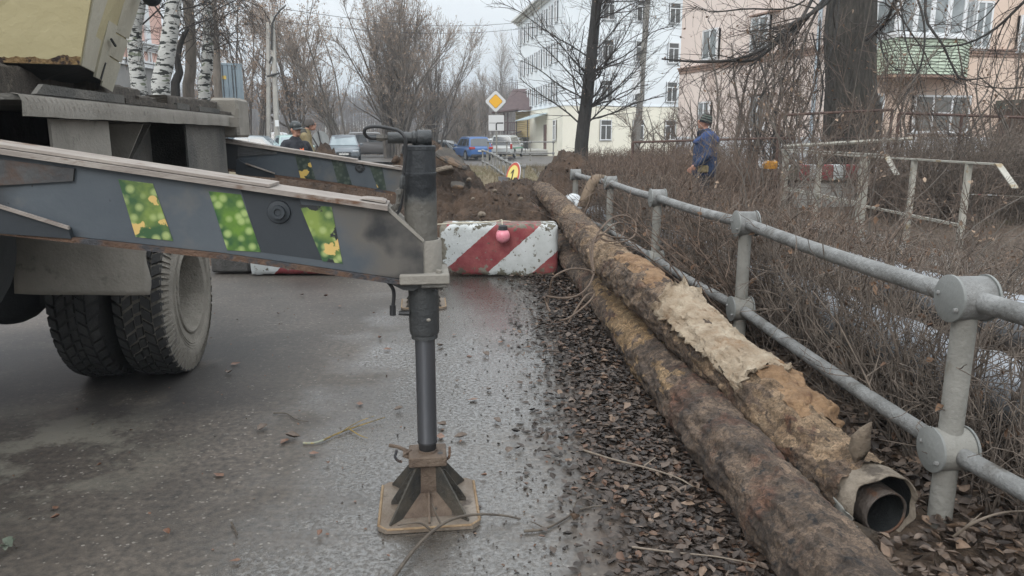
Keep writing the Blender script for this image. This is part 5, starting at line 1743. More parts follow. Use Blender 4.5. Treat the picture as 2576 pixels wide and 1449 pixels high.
# ================================================================== OLD HEATING PIPES
def wear_mat(name, skin1, skin2, inner1, inner2, dark, red):
    m = bpy.data.materials.new(name)
    m.use_nodes = True
    n = m.node_tree
    L = n.links.new
    b = n.nodes['Principled BSDF']
    b.inputs['Roughness'].default_value = 0.88
    co = n.nodes.new('ShaderNodeTexCoord').outputs['Object']
    def noi(s, d=6, r=.65):
        t = n.nodes.new('ShaderNodeTexNoise'); t.inputs['Scale'].default_value = s; t.inputs['Detail'].default_value = d; t.inputs['Roughness'].default_value = r
        L(co, t.inputs['Vector']); return t.outputs['Fac']
    def rm(f, a, c, x=0., y=1.):
        r = n.nodes.new('ShaderNodeMapRange')
        for k, v in zip((1, 2, 3, 4), (a, c, x, y)): r.inputs[k].default_value = v
        L(f, r.inputs[0]); return r.outputs[0]
    def mx(f, a, c):
        x = n.nodes.new('ShaderNodeMixRGB'); L(f, x.inputs[0])
        for k, v in ((1, a), (2, c)):
            if isinstance(v, tuple): x.inputs[k].default_value = (*v, 1)
            else: L(v, x.inputs[k])
        return x.outputs[0]
    at = n.nodes.new('ShaderNodeAttribute'); at.attribute_name = 'wear'
    skin = mx(rm(noi(7), .38, .62), skin1, skin2)
    skin = mx(rm(noi(3.1), .54, .68), skin, red)
    skin = mx(rm(noi(24, 4), .56, .68), skin, dark)
    inn = mx(rm(noi(9), .4, .62), inner1, inner2)
    wv_ = n.nodes.new('ShaderNodeMath'); wv_.operation = 'MULTIPLY_ADD'
    L(noi(38, 4), wv_.inputs[0]); wv_.inputs[1].default_value = 1.5; L(at.outputs['Fac'], wv_.inputs[2])
    col = mx(rm(wv_.outputs[0], 1.05, 1.3), skin, inn)
    # flaking plates: every plate its own height and tone, dark cracks between
    dn = n.nodes.new('ShaderNodeTexNoise'); dn.inputs['Scale'].default_value = 12; dn.inputs['Detail'].default_value = 3
    L(co, dn.inputs['Vector'])
    va = n.nodes.new('ShaderNodeVectorMath'); va.operation = 'MULTIPLY_ADD'
    L(dn.outputs['Color'], va.inputs[0]); va.inputs[1].default_value = (.09, .09, .09); L(co, va.inputs[2])
    vs_ = n.nodes.new('ShaderNodeTexVoronoi'); vs_.inputs['Scale'].default_value = 24; L(va.outputs[0], vs_.inputs['Vector'])
    ve = n.nodes.new('ShaderNodeTexVoronoi'); ve.feature = 'DISTANCE_TO_EDGE'; ve.inputs['Scale'].default_value = 24; L(va.outputs[0], ve.inputs['Vector'])
    sc_ = n.nodes.new('ShaderNodeSeparateColor'); L(vs_.outputs['Color'], sc_.inputs[0])
    mu = n.nodes.new('ShaderNodeMixRGB'); mu.blend_type = 'MULTIPLY'; mu.inputs[0].default_value = 1
    L(col, mu.inputs[1]); L(rm(sc_.outputs[0], 0, 1, .62, 1.35), mu.inputs[2])
    mu2 = n.nodes.new('ShaderNodeMixRGB'); mu2.blend_type = 'MULTIPLY'; mu2.inputs[0].default_value = 1
    L(mu.outputs[0], mu2.inputs[1]); L(rm(noi(85, 7, .75), .36, .64, .45, 1.5), mu2.inputs[2])
    col = mx(rm(ve.outputs['Distance'], .0, .035, .6, 0.), mu2.outputs[0], dark)
    L(col, b.inputs['Base Color'])
    bn = n.nodes.new('ShaderNodeBump'); bn.inputs['Strength'].default_value = 1; bn.inputs['Distance'].default_value = .022
    hs_ = n.nodes.new('ShaderNodeMath'); hs_.operation = 'MULTIPLY_ADD'; L(sc_.outputs[1], hs_.inputs[0]); hs_.inputs[1].default_value = .55; L(noi(42, 8, .7), hs_.inputs[2])
    L(hs_.outputs[0], bn.inputs['Height']); L(bn.outputs[0], b.inputs['Normal'])
    return m
def path_frame(path, s):
    d = np.linalg.norm(np.diff(path, axis=0), axis=1)
    cu = np.concatenate([[0], np.cumsum(d)])
    s = np.clip(s, 0, cu[-1])
    P = np.stack([np.interp(s, cu, path[:, k]) for k in range(3)], 1)
    e = 0.05
    P2 = np.stack([np.interp(np.clip(s + e, 0, cu[-1]), cu, path[:, k]) for k in range(3)], 1)
    P1 = np.stack([np.interp(np.clip(s - e, 0, cu[-1]), cu, path[:, k]) for k in range(3)], 1)
    T_ = P2 - P1
    T_ /= np.linalg.norm(T_, axis=1, keepdims=True)
    A_ = np.cross(T_, [0, 0, 1.0])
    A_ /= np.linalg.norm(A_, axis=1, keepdims=True)
    return P, T_, A_, np.cross(A_, T_), cu[-1]
def pipe_surface(name, path, R0, seed, m, label, step=.012, nang=130, ochre=0.5, amp=1.0, parent=None, zone=None):
    P0, _, _, _, Lt = path_frame(path, np.array([0.]))
    ns = int(Lt / step)
    s = np.linspace(0, Lt, ns)
    P, T_, A_, B_, _ = path_frame(path, s)
    th = np.linspace(0, 2 * np.pi, nang, endpoint=False)
    S, TH = np.meshgrid(s, th, indexing='ij')
    q = np.stack([S.ravel(), np.cos(TH.ravel()) * R0, np.sin(TH.ravel()) * R0], 1)
    big = fbm(q * np.array([2.2, 5, 5]) + seed, 4)
    med = fbm(q * np.array([9, 15, 15]) + seed * 2, 4, .6)
    fl = fbm(q * np.array([20, 30, 30]) + seed * 3, 3, .65)
    fq = np.floor(fbm(q * np.array([7, 19, 19]) + seed * 5, 3, .6) * 14) / 14
    fin = fbm(q * np.array([55, 60, 60]) + seed, 2, .6)
    up = np.sin(TH.ravel())                       # top of the pipe has lost its skin most
    w = big + (med - .5) * .55 + up * .07
    if zone is not None:
        w = w + zone(np.repeat(P[:, 1], nang), TH.ravel())
    wear = np.clip((w - (1.02 - ochre)) * 12 + .5, 0, 1)
    step_ = np.round(med * 9) / 9
    r = R0 + amp * ((big - .5) * .022 + (step_ - .5) * .022 + (fq - .5) * .05 + (fl - .5) * .022 + (fin - .5) * .010 - wear * .006)
    r = r.reshape(S.shape)
    V = P[:, None] + A_[:, None] * (np.cos(TH) * r)[..., None] + B_[:, None] * (np.sin(TH) * r)[..., None]
    idx = np.arange(ns * nang).reshape(ns, nang)
    F = np.stack([idx[:-1], np.roll(idx[:-1], -1, 1), np.roll(idx[1:], -1, 1), idx[1:]], -1).reshape(-1, 4)
    me = npmesh(name, V.reshape(-1, 3), F, sm=True)
    at = me.attributes.new('wear', 'FLOAT', 'POINT')
    at.data.foreach_set('value', wear.astype(np.float32))
    return ob(name, None, m, parent, me=me, label=label)
pathA = catmull([(1.14, -.3, .150), (1.07, 1.0, .150), (.995, 2.57, .150), (.95, 3.4, .150), (.87, 4.65, .150), (.80, 6.2, .150), (.72, 7.6, .155), (.52, 9.3, .20), (.36, 11.2, .30), (.30, 12.4, .25)], 8)
pathB = catmull([(1.372, 2.56, .160), (1.30, 2.90, .178), (1.20, 3.35, .29), (1.02, 4.15, .42), (.86, 5.0, .52), (.72, 6.4, .56), (.67, 8.8, .57), (.60, 11.0, .58), (.535, 12.9, .57), (.47, 14.0, .5)], 8)
M_PIPEA = wear_mat('flaking_wrap', (0.052, 0.037, 0.028), (0.165, 0.115, 0.080), (0.20, 0.125, 0.062), (0.33, 0.225, 0.125), (0.020, 0.018, 0.018), (0.12, 0.055, 0.033))
M_PIPEB = wear_mat('flaking_wrap_pale', (0.070, 0.047, 0.033), (0.180, 0.125, 0.084), (0.165, 0.108, 0.064), (0.27, 0.19, 0.12), (0.022, 0.017, 0.015), (0.12, 0.058, 0.032))
pa_ = thing('old_heating_pipe', 'long dark brown pipe with flaking wrap lying lowest along the road edge', 'pipe', (.87, 4.6, 0), 0, 'dug up heating pipes')
pipe_surface('wrapped_casing', pathA, .150, 3.3, M_PIPEA, None, ochre=.36, parent=pa_, zone=lambda Y, T: -.15 - .35 * np.clip(3.7 - Y, 0, 1) + .33 * np.exp(-((Y - 4.8) / 1.2) ** 2) + .05 * np.cos(T - .9))
pb_ = thing('old_heating_pipe', 'paler flaking pipe lying across the other with its open torn end towards the railing', 'pipe', (1.02, 4.15, 0), 0, 'dug up heating pipes')
pipe_surface('wrapped_casing', pathB[1:], .152, 8.1, M_PIPEB, None, ochre=.40, parent=pb_, zone=lambda Y, T: -.04 + .10 * np.exp(-((Y - 5.8) / 1.3) ** 2) + .10 * np.exp(-((Y - 2.7) / .35) ** 2) * (np.cos(T - 1.0)))
# open end: pale casing tube, torn; dark inside; steel carrier pipe
P_, T_, A_, B_, Lt = path_frame(pathB, np.array([0.0]))
e0, et, ea, eb = Vector(P_[0]), Vector(T_[0]), Vector(A_[0]), Vector(B_[0])
M_CASE = mat('pale_casing', (0.13, 0.105, 0.08), (0.25, 0.21, 0.165), 10, .75, bump=.8, bscale=30, c3=(.07, .055, .042), t3=.54, s3=9, w3=.1)
M_TARIN = mat('tar_inside', (0.006, 0.007, 0.008), (0.018, 0.020, 0.020), 8, .5, bump=.6, bscale=40)
M_STEEL = mat('old_steel_pipe', (0.045, 0.036, 0.031), (0.105, 0.085, 0.072), 10, .65, bump=.7, bscale=50, c3=(.12, .06, .035), t3=.58, s3=8)
def ring_pts(s, r, n_, jag=0.0, seed=0, a0=0, a1=2 * math.pi):
    out = []
    for k in range(n_):
        th = a0 + (a1 - a0) * k / (n_ if abs(a1 - a0 - 2 * math.pi) < 1e-6 else n_ - 1)
        j = jag * (float(vn(np.array([[math.cos(th) * 3 + seed, math.sin(th) * 3, .5]]))[0]) - .5)
        rr = r if not callable(r) else r(th)
        out.append(e0 + et * (s + j) + ea * (math.cos(th) * rr) + eb * (math.sin(th) * rr))
    return out
def shell(name, rings, m, par, closed=True, th_=None):
    n_ = len(rings[0])
    q = MB()
    q.v = [tuple(p) for rg in rings for p in rg]
    for i in range(len(rings) - 1):
        for k in range(n_ if closed else n_ - 1):
            j = (k + 1) % n_
            q.f.append((i * n_ + k, i * n_ + j, (i + 1) * n_ + j, (i + 1) * n_ + k))
    o = ob(name, q, m, par, sm=True, fix=False)
    if th_:
        s_ = o.modifiers.new('s', 'SOLIDIFY'); s_.thickness = th_; s_.offset = 0
    return o
shell('casing_tube', [ring_pts(-.040, .139, 64, .05, 3), ring_pts(0.04, .139, 64), ring_pts(.12, .124, 64), ring_pts(.5, .124, 64)], M_CASE, pb_, th_=.006)
shell('casing_lining', [ring_pts(-.018, .132, 48, .03, 3), ring_pts(.05, .130, 48), ring_pts(.12, .115, 48), ring_pts(.6, .115, 48)], M_TARIN, pb_)
off = ea * .022 - eb * .026
def ring2(s, r, n_, jag=0., seed=0):
    return [p + off for p in ring_pts(s, r, n_, jag, seed)]
shell('carrier_pipe', [ring2(-.030, .084, 40, .006, 5), ring2(0, .084, 40), ring2(.5, .084, 40)], M_STEEL, pb_, th_=.007)
shell('carrier_bore', [ring2(-.026, .077, 32, .006, 5), ring2(.0, .077, 32), ring2(.55, .077, 32), ring2(.56, .001, 32)], M_TARIN, pb_)
# torn tin cuff left of the mouth, upstanding bark-like flap, hanging debris
def sheet_part(name, grid, m, par, t=.006, jag=.012, seed=1):
    """grid of points (list of rows), outline made ragged"""
    nr, nc = len(grid), len(grid[0])
    q = MB()
    rj = np.random.default_rng(seed)
    for i, row in enumerate(grid):
        for j, p in enumerate(row):
            p = Vector(p)
            if i in (0, nr - 1) or j in (0, nc - 1):
                p = p + Vector(rj.normal(0, jag, 3))
            else:
                p = p + Vector(rj.normal(0, jag * .25, 3))
            q.v.append(tuple(p))
    for i in range(nr - 1):
        for j in range(nc - 1):
            a = i * nc + j
            q.f.append((a, a + 1, a + nc + 1, a + nc))
    o = ob(name, q, m, par, sm=True, fix=False)
    s_ = o.modifiers.new('s', 'SOLIDIFY'); s_.thickness = t; s_.offset = 0
    return o
def cyl_patch(s0, s1, a0, a1, r, nr, nc, path=pathB, rf=None):
    S = np.linspace(s0, s1, nr)
    P, T_, A_, B_, _ = path_frame(path, S)
    g = []
    for i in range(nr):
        row = []
        for j in range(nc):
            a = a0 + (a1 - a0) * j / (nc - 1)
            rr = r + (rf(i / (nr - 1), j / (nc - 1)) if rf else 0)
            row.append(Vector(P[i]) + Vector(A_[i]) * math.cos(a) * rr + Vector(B_[i]) * math.sin(a) * rr)
        g.append(row)
    return g
cuff = [[Vector(p) for p in ring_pts(s, lambda th, s=s: .146, 12, 0, 0, 3.1, 3.9)] for s in (.05, .0, -.05, -.07)]
sheet_part('torn_cuff', cuff, mat('tin_cuff', (.22, .22, .20), (.33, .32, .29), 9, .6, bump=.5, c3=(.09, .07, .05), t3=.58, s3=8), pb_, .004, .008, 4)
M_FLAP = mat('insulation_flap', (0.15, 0.115, 0.085), (0.28, 0.225, 0.165), 12, .9, bump=1.2, bscale=50)
fp = lambda px, py, Y: PY(px, py, Y)
flap = [[fp(2150, 1168, 2.62), fp(2160, 1172, 2.62), fp(2172, 1160, 2.61)], [fp(2136, 1130, 2.61), fp(2160, 1135, 2.60), fp(2190, 1125, 2.6)], [fp(2140, 1098, 2.6), fp(2168, 1096, 2.58), fp(2192, 1090, 2.58)], [fp(2163, 1074, 2.6), fp(2180, 1068, 2.58), fp(2192, 1062, 2.58)]]
sheet_part('upright_flap', flap, M_FLAP, pb_, .007, .003, 2)
deb = [[fp(2152, 1290, 2.52), fp(2160, 1285, 2.5), fp(2170, 1290, 2.5)], [fp(2162, 1308, 2.5), fp(2180, 1308, 2.47), fp(2196, 1312, 2.47)], [fp(2178, 1325, 2.47), fp(2202, 1322, 2.45), fp(2230, 1305, 2.46)], [fp(2195, 1345, 2.45), fp(2222, 1345, 2.43), fp(2242, 1330, 2.44)]]
sheet_part('hanging_debris', [[p + Vector((-.03, .0, -.045)) for p in rw_] for rw_ in deb], mat('rusty_scrap', (.05, .038, .028), (.13, .095, .065), 14, .9, bump=1.2, bscale=40), pb_, .012, .008, 6)
# cream sheet of insulation wrap over the pipe, and the crumbling foam lump
M_SHEET = mat('cream_wrap', (0.23, 0.165, 0.105), (0.43, 0.355, 0.265), 9, .85, bump=2.4, bscale=16, c3=(0.24, 0.155, 0.09), t3=.56, s3=6, w3=.12)
s_of = lambda Y: float(np.interp(Y, pathB[:, 1], np.concatenate([[0], np.cumsum(np.linalg.norm(np.diff(pathB, axis=0), axis=1))])))
g = cyl_patch(s_of(3.34), s_of(4.28), .35, 2.75, .168, 40, 34, rf=lambda i, j: .030 * (float(fbm(np.array([[i * 7, j * 6, .3]]), 3)[0]) - .5) * 1.6 + .012 * math.sin(i * 9 + j * 4) * .5 + .04 * max(0, j - .75) * 2 * max(0, i - .5) + .085 * max(0, i - .78) / .22 * max(0, 1 - abs(j - .55) * 2.2))
sheet_part('torn_wrap_sheet', g, M_SHEET, pb_, .010, .016, 8)
M_FOAM = mat('ochre_foam', (0.17, 0.098, 0.052), (0.34, 0.215, 0.12), 14, .95, bump=2.0, bscale=30, c3=(.14, .075, .04), t3=.56, s3=11, w3=.1)
def foam(name, s0, s1, a0, a1, r, seed, hgt):
    nr, nc = 70, 60
    S = np.linspace(s0, s1, nr)
    P, T_, A_, B_, _ = path_frame(pathB, S)
    U, Vv = np.meshgrid(np.linspace(0, 1, nr), np.linspace(0, 1, nc), indexing='ij')
    a = a0 + (a1 - a0) * Vv
    q = np.stack([U.ravel() * (s1 - s0), np.cos(a.ravel()) * .2, np.sin(a.ravel()) * .2], 1)
    f = fbm(q * 9 + seed, 4, .6).reshape(U.shape)
    f2 = fbm(q * 30 + seed, 3, .6).reshape(U.shape)
    edge = np.minimum(np.minimum(U, 1 - U) * 5, np.minimum(Vv, 1 - Vv) * 5)
    edge = np.clip(edge + (f - .5) * 2.2, 0, 1)
    rr = r - .012 + edge * (.014 + hgt * np.clip(f - .3, 0, 1) * (0.35 + .65 * np.clip(1.3 - Vv * 1.4, 0, 1)) + .02 * (f2 - .4))
    V = P[:, None] + A_[:, None] * (np.cos(a) * rr)[..., None] + B_[:, None] * (np.sin(a) * rr)[..., None]
    i = (np.arange(nr - 1)[:, None] * nc + np.arange(nc - 1)[None]).ravel()
    F = np.stack([i, i + 1, i + 1 + nc, i + nc], 1)
    ob(name, None, M_FOAM, pb_, me=npmesh(name, V.reshape(-1, 3), F, sm=True))
foam('foam_lump', s_of(3.02), s_of(3.50), -.2, 2.0, .160, 2.0, .16)
foam('foam_layer', s_of(4.5), s_of(5.3), .6, 2.2, .158, 9.0, .02)

# ================================================================== TANGLED WIRE, SLING
M_WIRE = mat('rusty_wire', (0.085, 0.058, 0.042), (0.16, 0.115, 0.085), 20, .8, bump=.5, bscale=80)
wr = thing('wire_tangle', 'looped rusty wire tangled over the two pipes', 'wire', PY(1480, 640, 5.6))
def wp_(l, Y=5.4):
    return [PY(x, y, Y + dy) for x, y, dy in l]
for l in ([(1494, 683, -.2), (1490, 640, -.1), (1497, 600, 0), (1520, 566, .1), (1545, 546, .3), (1575, 543, .4), (1598, 560, .4), (1597, 590, .3), (1575, 606, .2), (1545, 612, .1)],
          [(1497, 610, 0), (1525, 580, .1), (1550, 562, .2), (1567, 562, .3), (1570, 580, .3), (1558, 600, .2), (1535, 607, .1), (1512, 600, .05)],
          [(1376, 778, -.35), (1382, 740, -.4), (1388, 705, -.45), (1405, 688, -.45), (1440, 676, -.35), (1480, 680, -.2), (1494, 690, -.2)],
          [(1494, 690, -.2), (1480, 720, -.35), (1455, 742, -.45), (1420, 750, -.55), (1375, 745, -.5)],
          [(1370, 748, -.55), (1375, 765, -.55), (1384, 785, -.6)],
          [(1430, 812, -.7), (1455, 770, -.6), (1476, 743, -.5), (1493, 738, -.45), (1490, 750, -.5), (1465, 775, -.6), (1430, 800, -.75), (1408, 806, -.75)],
          [(1494, 690, -.2), (1486, 650, -.1), (1488, 615, 0), (1510, 590, .05), (1540, 596, .1), (1580, 600, .3), (1600, 606, .4)]):
    ob('wire_loop', MB().tube(catmull(wp_(l), 7), .0068, 6), M_WIRE, wr, sm=True)
M_SLING = mat('muddy_webbing', (0.12, 0.085, 0.055), (0.20, 0.145, 0.10), 10, .9, bump=.8, bscale=60)
g = []
base = [(1466, 520), (1476, 490), (1489, 462), (1502, 447), (1514, 441), (1524, 446), (1522, 456)]
Ys = [9.2, 9.35, 9.5, 9.6, 9.75, 9.9, 9.95]
for (x, y), Y_ in zip(base, Ys):
    c = PY(x, y, Y_)
    w_ = .085
    g.append([c + Vector((-w_ * .9, -.02, .01)), c + Vector((0, 0, 0)), c + Vector((w_ * .9, .05, -.015))])
sl = sheet_part('lifting_sling', g, M_SLING, None, .02, .003, 3)
tag(sl, 'muddy brown webbing sling looped over the railing behind the pipes', 'sling')
wb_ = ob('white_bundle', MB().sph(PY(1441, 503, 10.3), (.12, .1, .09), 14, 10).sph(PY(1455, 515, 10.2), (.06, .06, .09), 10, 8), mat('white_plastic', (.55, .58, .6), (.7, .72, .74), 12, .5, bump=1), sm=True, label='white plastic wrapped pipe end lying behind the railing end', cat='pipe end')

# ================================================================== PIPE RAILING (near)
M_GALV = mat('weathered_galvanised', (0.125, 0.124, 0.118), (0.255, 0.255, 0.25), 9, .6, metal=.1, bump=.6, bscale=60, c3=(0.085, 0.075, 0.062), t3=.60, s3=6, w3=.12, c4=(.33, .33, .32), t4=.74, s4=30)
M_POST = mat('lime_grey_post', (0.175, 0.17, 0.153), (0.255, 0.248, 0.225), 6, .8, bump=.4, bscale=50, c3=(.17, .15, .12), t3=.6, s3=4)
M_CAP = mat('zinc_cap', (0.165, 0.172, 0.165), (0.225, 0.23, 0.222), 3, .6, metal=.1, bump=.2, bscale=50)
rl = thing('pipe_railing', 'galvanised pipe railing with drum shaped joints beside the dug up pipes', 'railing', (1.45, 6.0, 0))
posts = [(1.99, .85), (1.640, 2.60), (1.555, 4.90), (1.363, 6.95), (1.215, 9.2), (.945, 11.1)]
ZTOP, ZLOW = .945, .365
for i, (x, y) in enumerate(posts):
    lean = .0
    p = ob('post', MB().tube([(x, y, -.1), (x, y, .4), (x, y, ZTOP)], [.043, .042, .041], 20), M_POST, rl, sm=True)
    for z, m_ in ((ZTOP, M_GALV), (ZLOW, M_POST)):
        if i == 4 and z == ZLOW: pass
        j = ob('joint', MB().lathe([(.076, -.062), (.080, -.060), (.080, .060), (.076, .062)], (x, y, z), (1, .06, 0), 36), m_, rl, sm=True)
        for s in (-1, 1):
            ob('cap', MB().lathe([(0, .062 * s + .010 * s), (.083, .062 * s + .010 * s), (.086, .062 * s + .008 * s), (.086, .062 * s), (.0, .062 * s)], (x, y, z), (1, .06, 0), 40), M_CAP, j, sm=True)
        for a in (.35, 3.5):
            ob('bolt', MB().lathe([(0, .084), (.007, .083), (.009, .078), (.009, .07)], Vector((x, y, z)) + Vector((0, math.cos(a) * .06, math.sin(a) * .06 - .01)), (-1, -.06, 0), 8), M_GALV, j, sm=True)
for z, rr_t in ((ZTOP, .0365), (ZLOW, .034)):
    for i in range(len(posts) - 1):
        a, b2 = Vector((*posts[i], z)), Vector((*posts[i + 1], z))
        if i == 0: a = a + (a - b2) * .2
        n_ = 10
        pts = [a.lerp(b2, k / n_) + Vector((0, 0, -.012 * math.sin(math.pi * k / n_))) for k in range(n_ + 1)]
        ob('rail', MB().tube(pts, rr_t, 20), M_GALV, rl, sm=True)
# far railing lower down the road
def far_rail(name, pts, hts, label, r=.035, zt=.95, zl_=.42, jr=.07, ends=True):
    t = thing(name, label, 'railing', (*pts[0][:2], pts[0][2]))
    P3 = [Vector(p) for p in pts]
    for p in P3:
        ob('post', MB().tube([p + Vector((0, 0, -.1)), p + Vector((0, 0, zt))], r * 1.1, 8), M_POST, t, sm=True)
        for z in (zt, zl_):
            ob('joint', MB().lathe([(0, -.06), (jr, -.06), (jr, .06), (0, .06)], p + Vector((0, 0, z)), (1, .2, 0), 14), M_GALV, t, sm=True)
    for z in (zt, zl_):
        for a, b2 in zip(P3[:-1], P3[1:]):
            ob('rail', MB().tube([a + Vector((0, 0, z)), b2 + Vector((0, 0, z))], r, 8), M_GALV, t, sm=True)
    return t
fa, fb_ = PY(1320, 443, 25.0), PY(1216, 388, 38)
pts = []
pxs = [1318, 1285, 1273, 1260, 1252, 1244, 1236, 1225, 1214]
for k, px in enumerate(pxs):
    Y = 25 + (38 - 25) * k / (len(pxs) - 1)
    D_ = Y * .979
    pts.append(((px - 1288) / FPX * D_, Y, gz(Y) + .0))
pts = [(p[0], p[1], p[2] - .33 * (1 - k / 8) - .1) for k, p in enumerate(pts)]
far_rail('pipe_railing', pts, None, 'pipe railing running down to the parked blue car beyond the heap', zt=1.0, zl_=.45)
y_ = 44
pts = [(PY(px, 380, y_).x, y_, gz(y_) + .3) for px in (1228, 1275, 1334, 1392)]
far_rail('pipe_railing', pts, None, 'pipe railing crossing in front of the white estate car', zt=1.0, zl_=.35)
# fallen round sign half buried in the heap
def disc(name, c, nrm, r, t, m, par, n_=32):
    return ob(name, MB().lathe([(0, -t / 2), (r, -t / 2), (r, t / 2), (0, t / 2)], c, nrm, n_), m, par)
M_SIGNW = mat('sign_white', (.55, .56, .57), None, rough=.4)
M_SIGNY = mat('sign_yellow', (.70, .58, .14), (.74, .64, .22), 4, .4)
M_SIGNR = mat('sign_red', (.48, .07, .04), None, rough=.4)
M_SIGNB = mat('sign_back', (.20, .21, .21), (.27, .28, .28), 3, .5)
M_BLK = mat('sign_black', (.015, .015, .015), None, rough=.4)
c = PY(1291, 441, 20)
fs = thing('fallen_road_sign', 'fallen round yellow sign with red rim half buried in the earth', 'road sign', c)
nv = Vector((-.62, -.60, .35)).normalized()
nv = Vector((-.80, -.45, .25)).normalized()
disc('sign_plate', c, nv, .36, .02, M_SIGNW, fs)
disc('red_ring', c + nv * .014, nv, .345, .004, M_SIGNR, fs)
disc('sign_face', c + nv * .018, nv, .27, .004, M_SIGNY, fs)
uu = nv.cross(Vector((0, 0, 1))).normalized(); vv = uu.cross(nv)
def gl(a, b2): return c + nv * .0215 + uu * a + vv * b2
ob('sign_mark', MB().slab([gl(-.03, -.15), gl(.03, -.15), gl(.03, .15), gl(-.03, .15)], nv, .002).slab([gl(.03, .08), gl(.11, .02), gl(.11, .06), gl(.03, .15)], nv, .002), M_BLK, fs)
bk = ob('bucket', MB().lathe([(.0, 0), (.12, 0), (.16, .26), (.15, .26), (.11, .02)], PY(1266, 470, 20), (0.1, 0, 1), 16), mat('grey_plastic', (.12, .12, .13), (.2, .2, .21), 5, .6), sm=True, label='small grey bucket beside the fallen round sign', cat='bucket')
# priority road sign on its post
Ysn = 34
sx = PY(1247, 255, Ysn)
sg = thing('priority_sign', 'yellow diamond priority road sign above a white plate on a post', 'road sign', (sx.x, Ysn, gz(Ysn)))
ob('post', MB().tube([(sx.x + .05, Ysn + .05, gz(Ysn) - .2), (sx.x + .0, Ysn + .05, sx.z + .3)], .035, 10), M_POST, sg, sm=True)
def diamond(r, d, t, m, name, rc=.05):
    pl = []
    for k in range(4):
        a = math.pi / 2 * k
        for s in (-.12, .12):
            aa = a + s * (1 - r * .3)
            f = r * (1 - abs(s) * .9)
            pl.append((sx.x + math.cos(aa) * f, sx.z + math.sin(aa) * f))
    ob(name, MB().prism(pl, Ysn - d - t, Ysn - d, 'xz'), m, sg)
diamond(.52, 0, .015, M_BLK, 'sign_edge')
diamond(.505, .017, .004, M_SIGNW, 'sign_plate')
diamond(.335, .023, .003, M_BLK, 'yellow_edge')
diamond(.32, .028, .004, mat('priority_yellow', (.72, .38, .02), None, rough=.4), 'yellow_field')
x0_, x1_, z0_, z1_ = PY(1229, 300, Ysn).x, PY(1268, 300, Ysn).x, PY(1250, 329, Ysn).z, PY(1250, 290, Ysn).z
ob('lower_plate', MB().bbox(x0_, x1_, Ysn - .02, Ysn, z0_, z1_, .01), M_SIGNW, sg)
zmid = (z0_ + z1_) / 2
xm = (x0_ + x1_) / 2
ob('route_mark', MB().tube(catmull([(xm, Ysn - .024, z0_ + .03), (xm, Ysn - .024, zmid - .07), (xm + .03, Ysn - .024, zmid - .01), (xm + .10, Ysn - .024, zmid), (x1_ - .03, Ysn - .024, zmid)], 5), .03, 8, flat=.15), M_BLK, sg)
ob('thin_mark', MB().box(x0_ + .03, xm - .03, Ysn - .026, Ysn - .0215, zmid - .01, zmid + .01), M_BLK, sg)
# round sign seen from behind, tilted
c = PY(807, 351, 30)
rs = thing('round_sign', 'round road sign seen from its grey back, leaning beside the worker', 'road sign', (c.x, 30, gz(30)))
nv = Vector((.55, -.82, .12)).normalized()
disc('sign_plate', c, nv, .34, .015, M_SIGNB, rs)
ob('post', MB().tube([c + Vector((.25, -.1, -1.4)), c + Vector((-.07, -.1, .33))], .03, 8), M_DARKMET, rs, sm=True)

# ================================================================== CARS
M_CARGLASS = mat('car_glass', (0.03, 0.035, 0.04), (0.06, 0.065, 0.07), 1, .04, spec=.8)
M_SCREEN = mat('windscreen_bright', (0.20, 0.25, 0.27), (0.30, 0.35, 0.37), 1.5, .06, spec=.8)
M_CTYRE = mat('car_tyre', (0.02, 0.02, 0.02), None, rough=.85)
M_CRIM = mat('alloy_rim', (0.30, 0.31, 0.32), None, rough=.35, metal=.6)
M_PLATE = mat('number_plate', (.55, .55, .53), None, rough=.5)
M_HEAD = mat('headlamp', (.45, .48, .50), (.30, .32, .34), 14, .1, spec=.8)
M_TAIL = mat('tail_lamp', (.32, .02, .02), (.42, .05, .04), 10, .2)
M_TRIM = mat('black_trim', (.018, .018, .019), None, rough=.6)
def paint(name, c, rough=.28):
    m_ = mat(name, c, tuple(x * .9 for x in c), 1, rough, spec=.6)
    m_.node_tree.nodes['Principled BSDF'].inputs['Coat Weight'].default_value = .5
    return m_
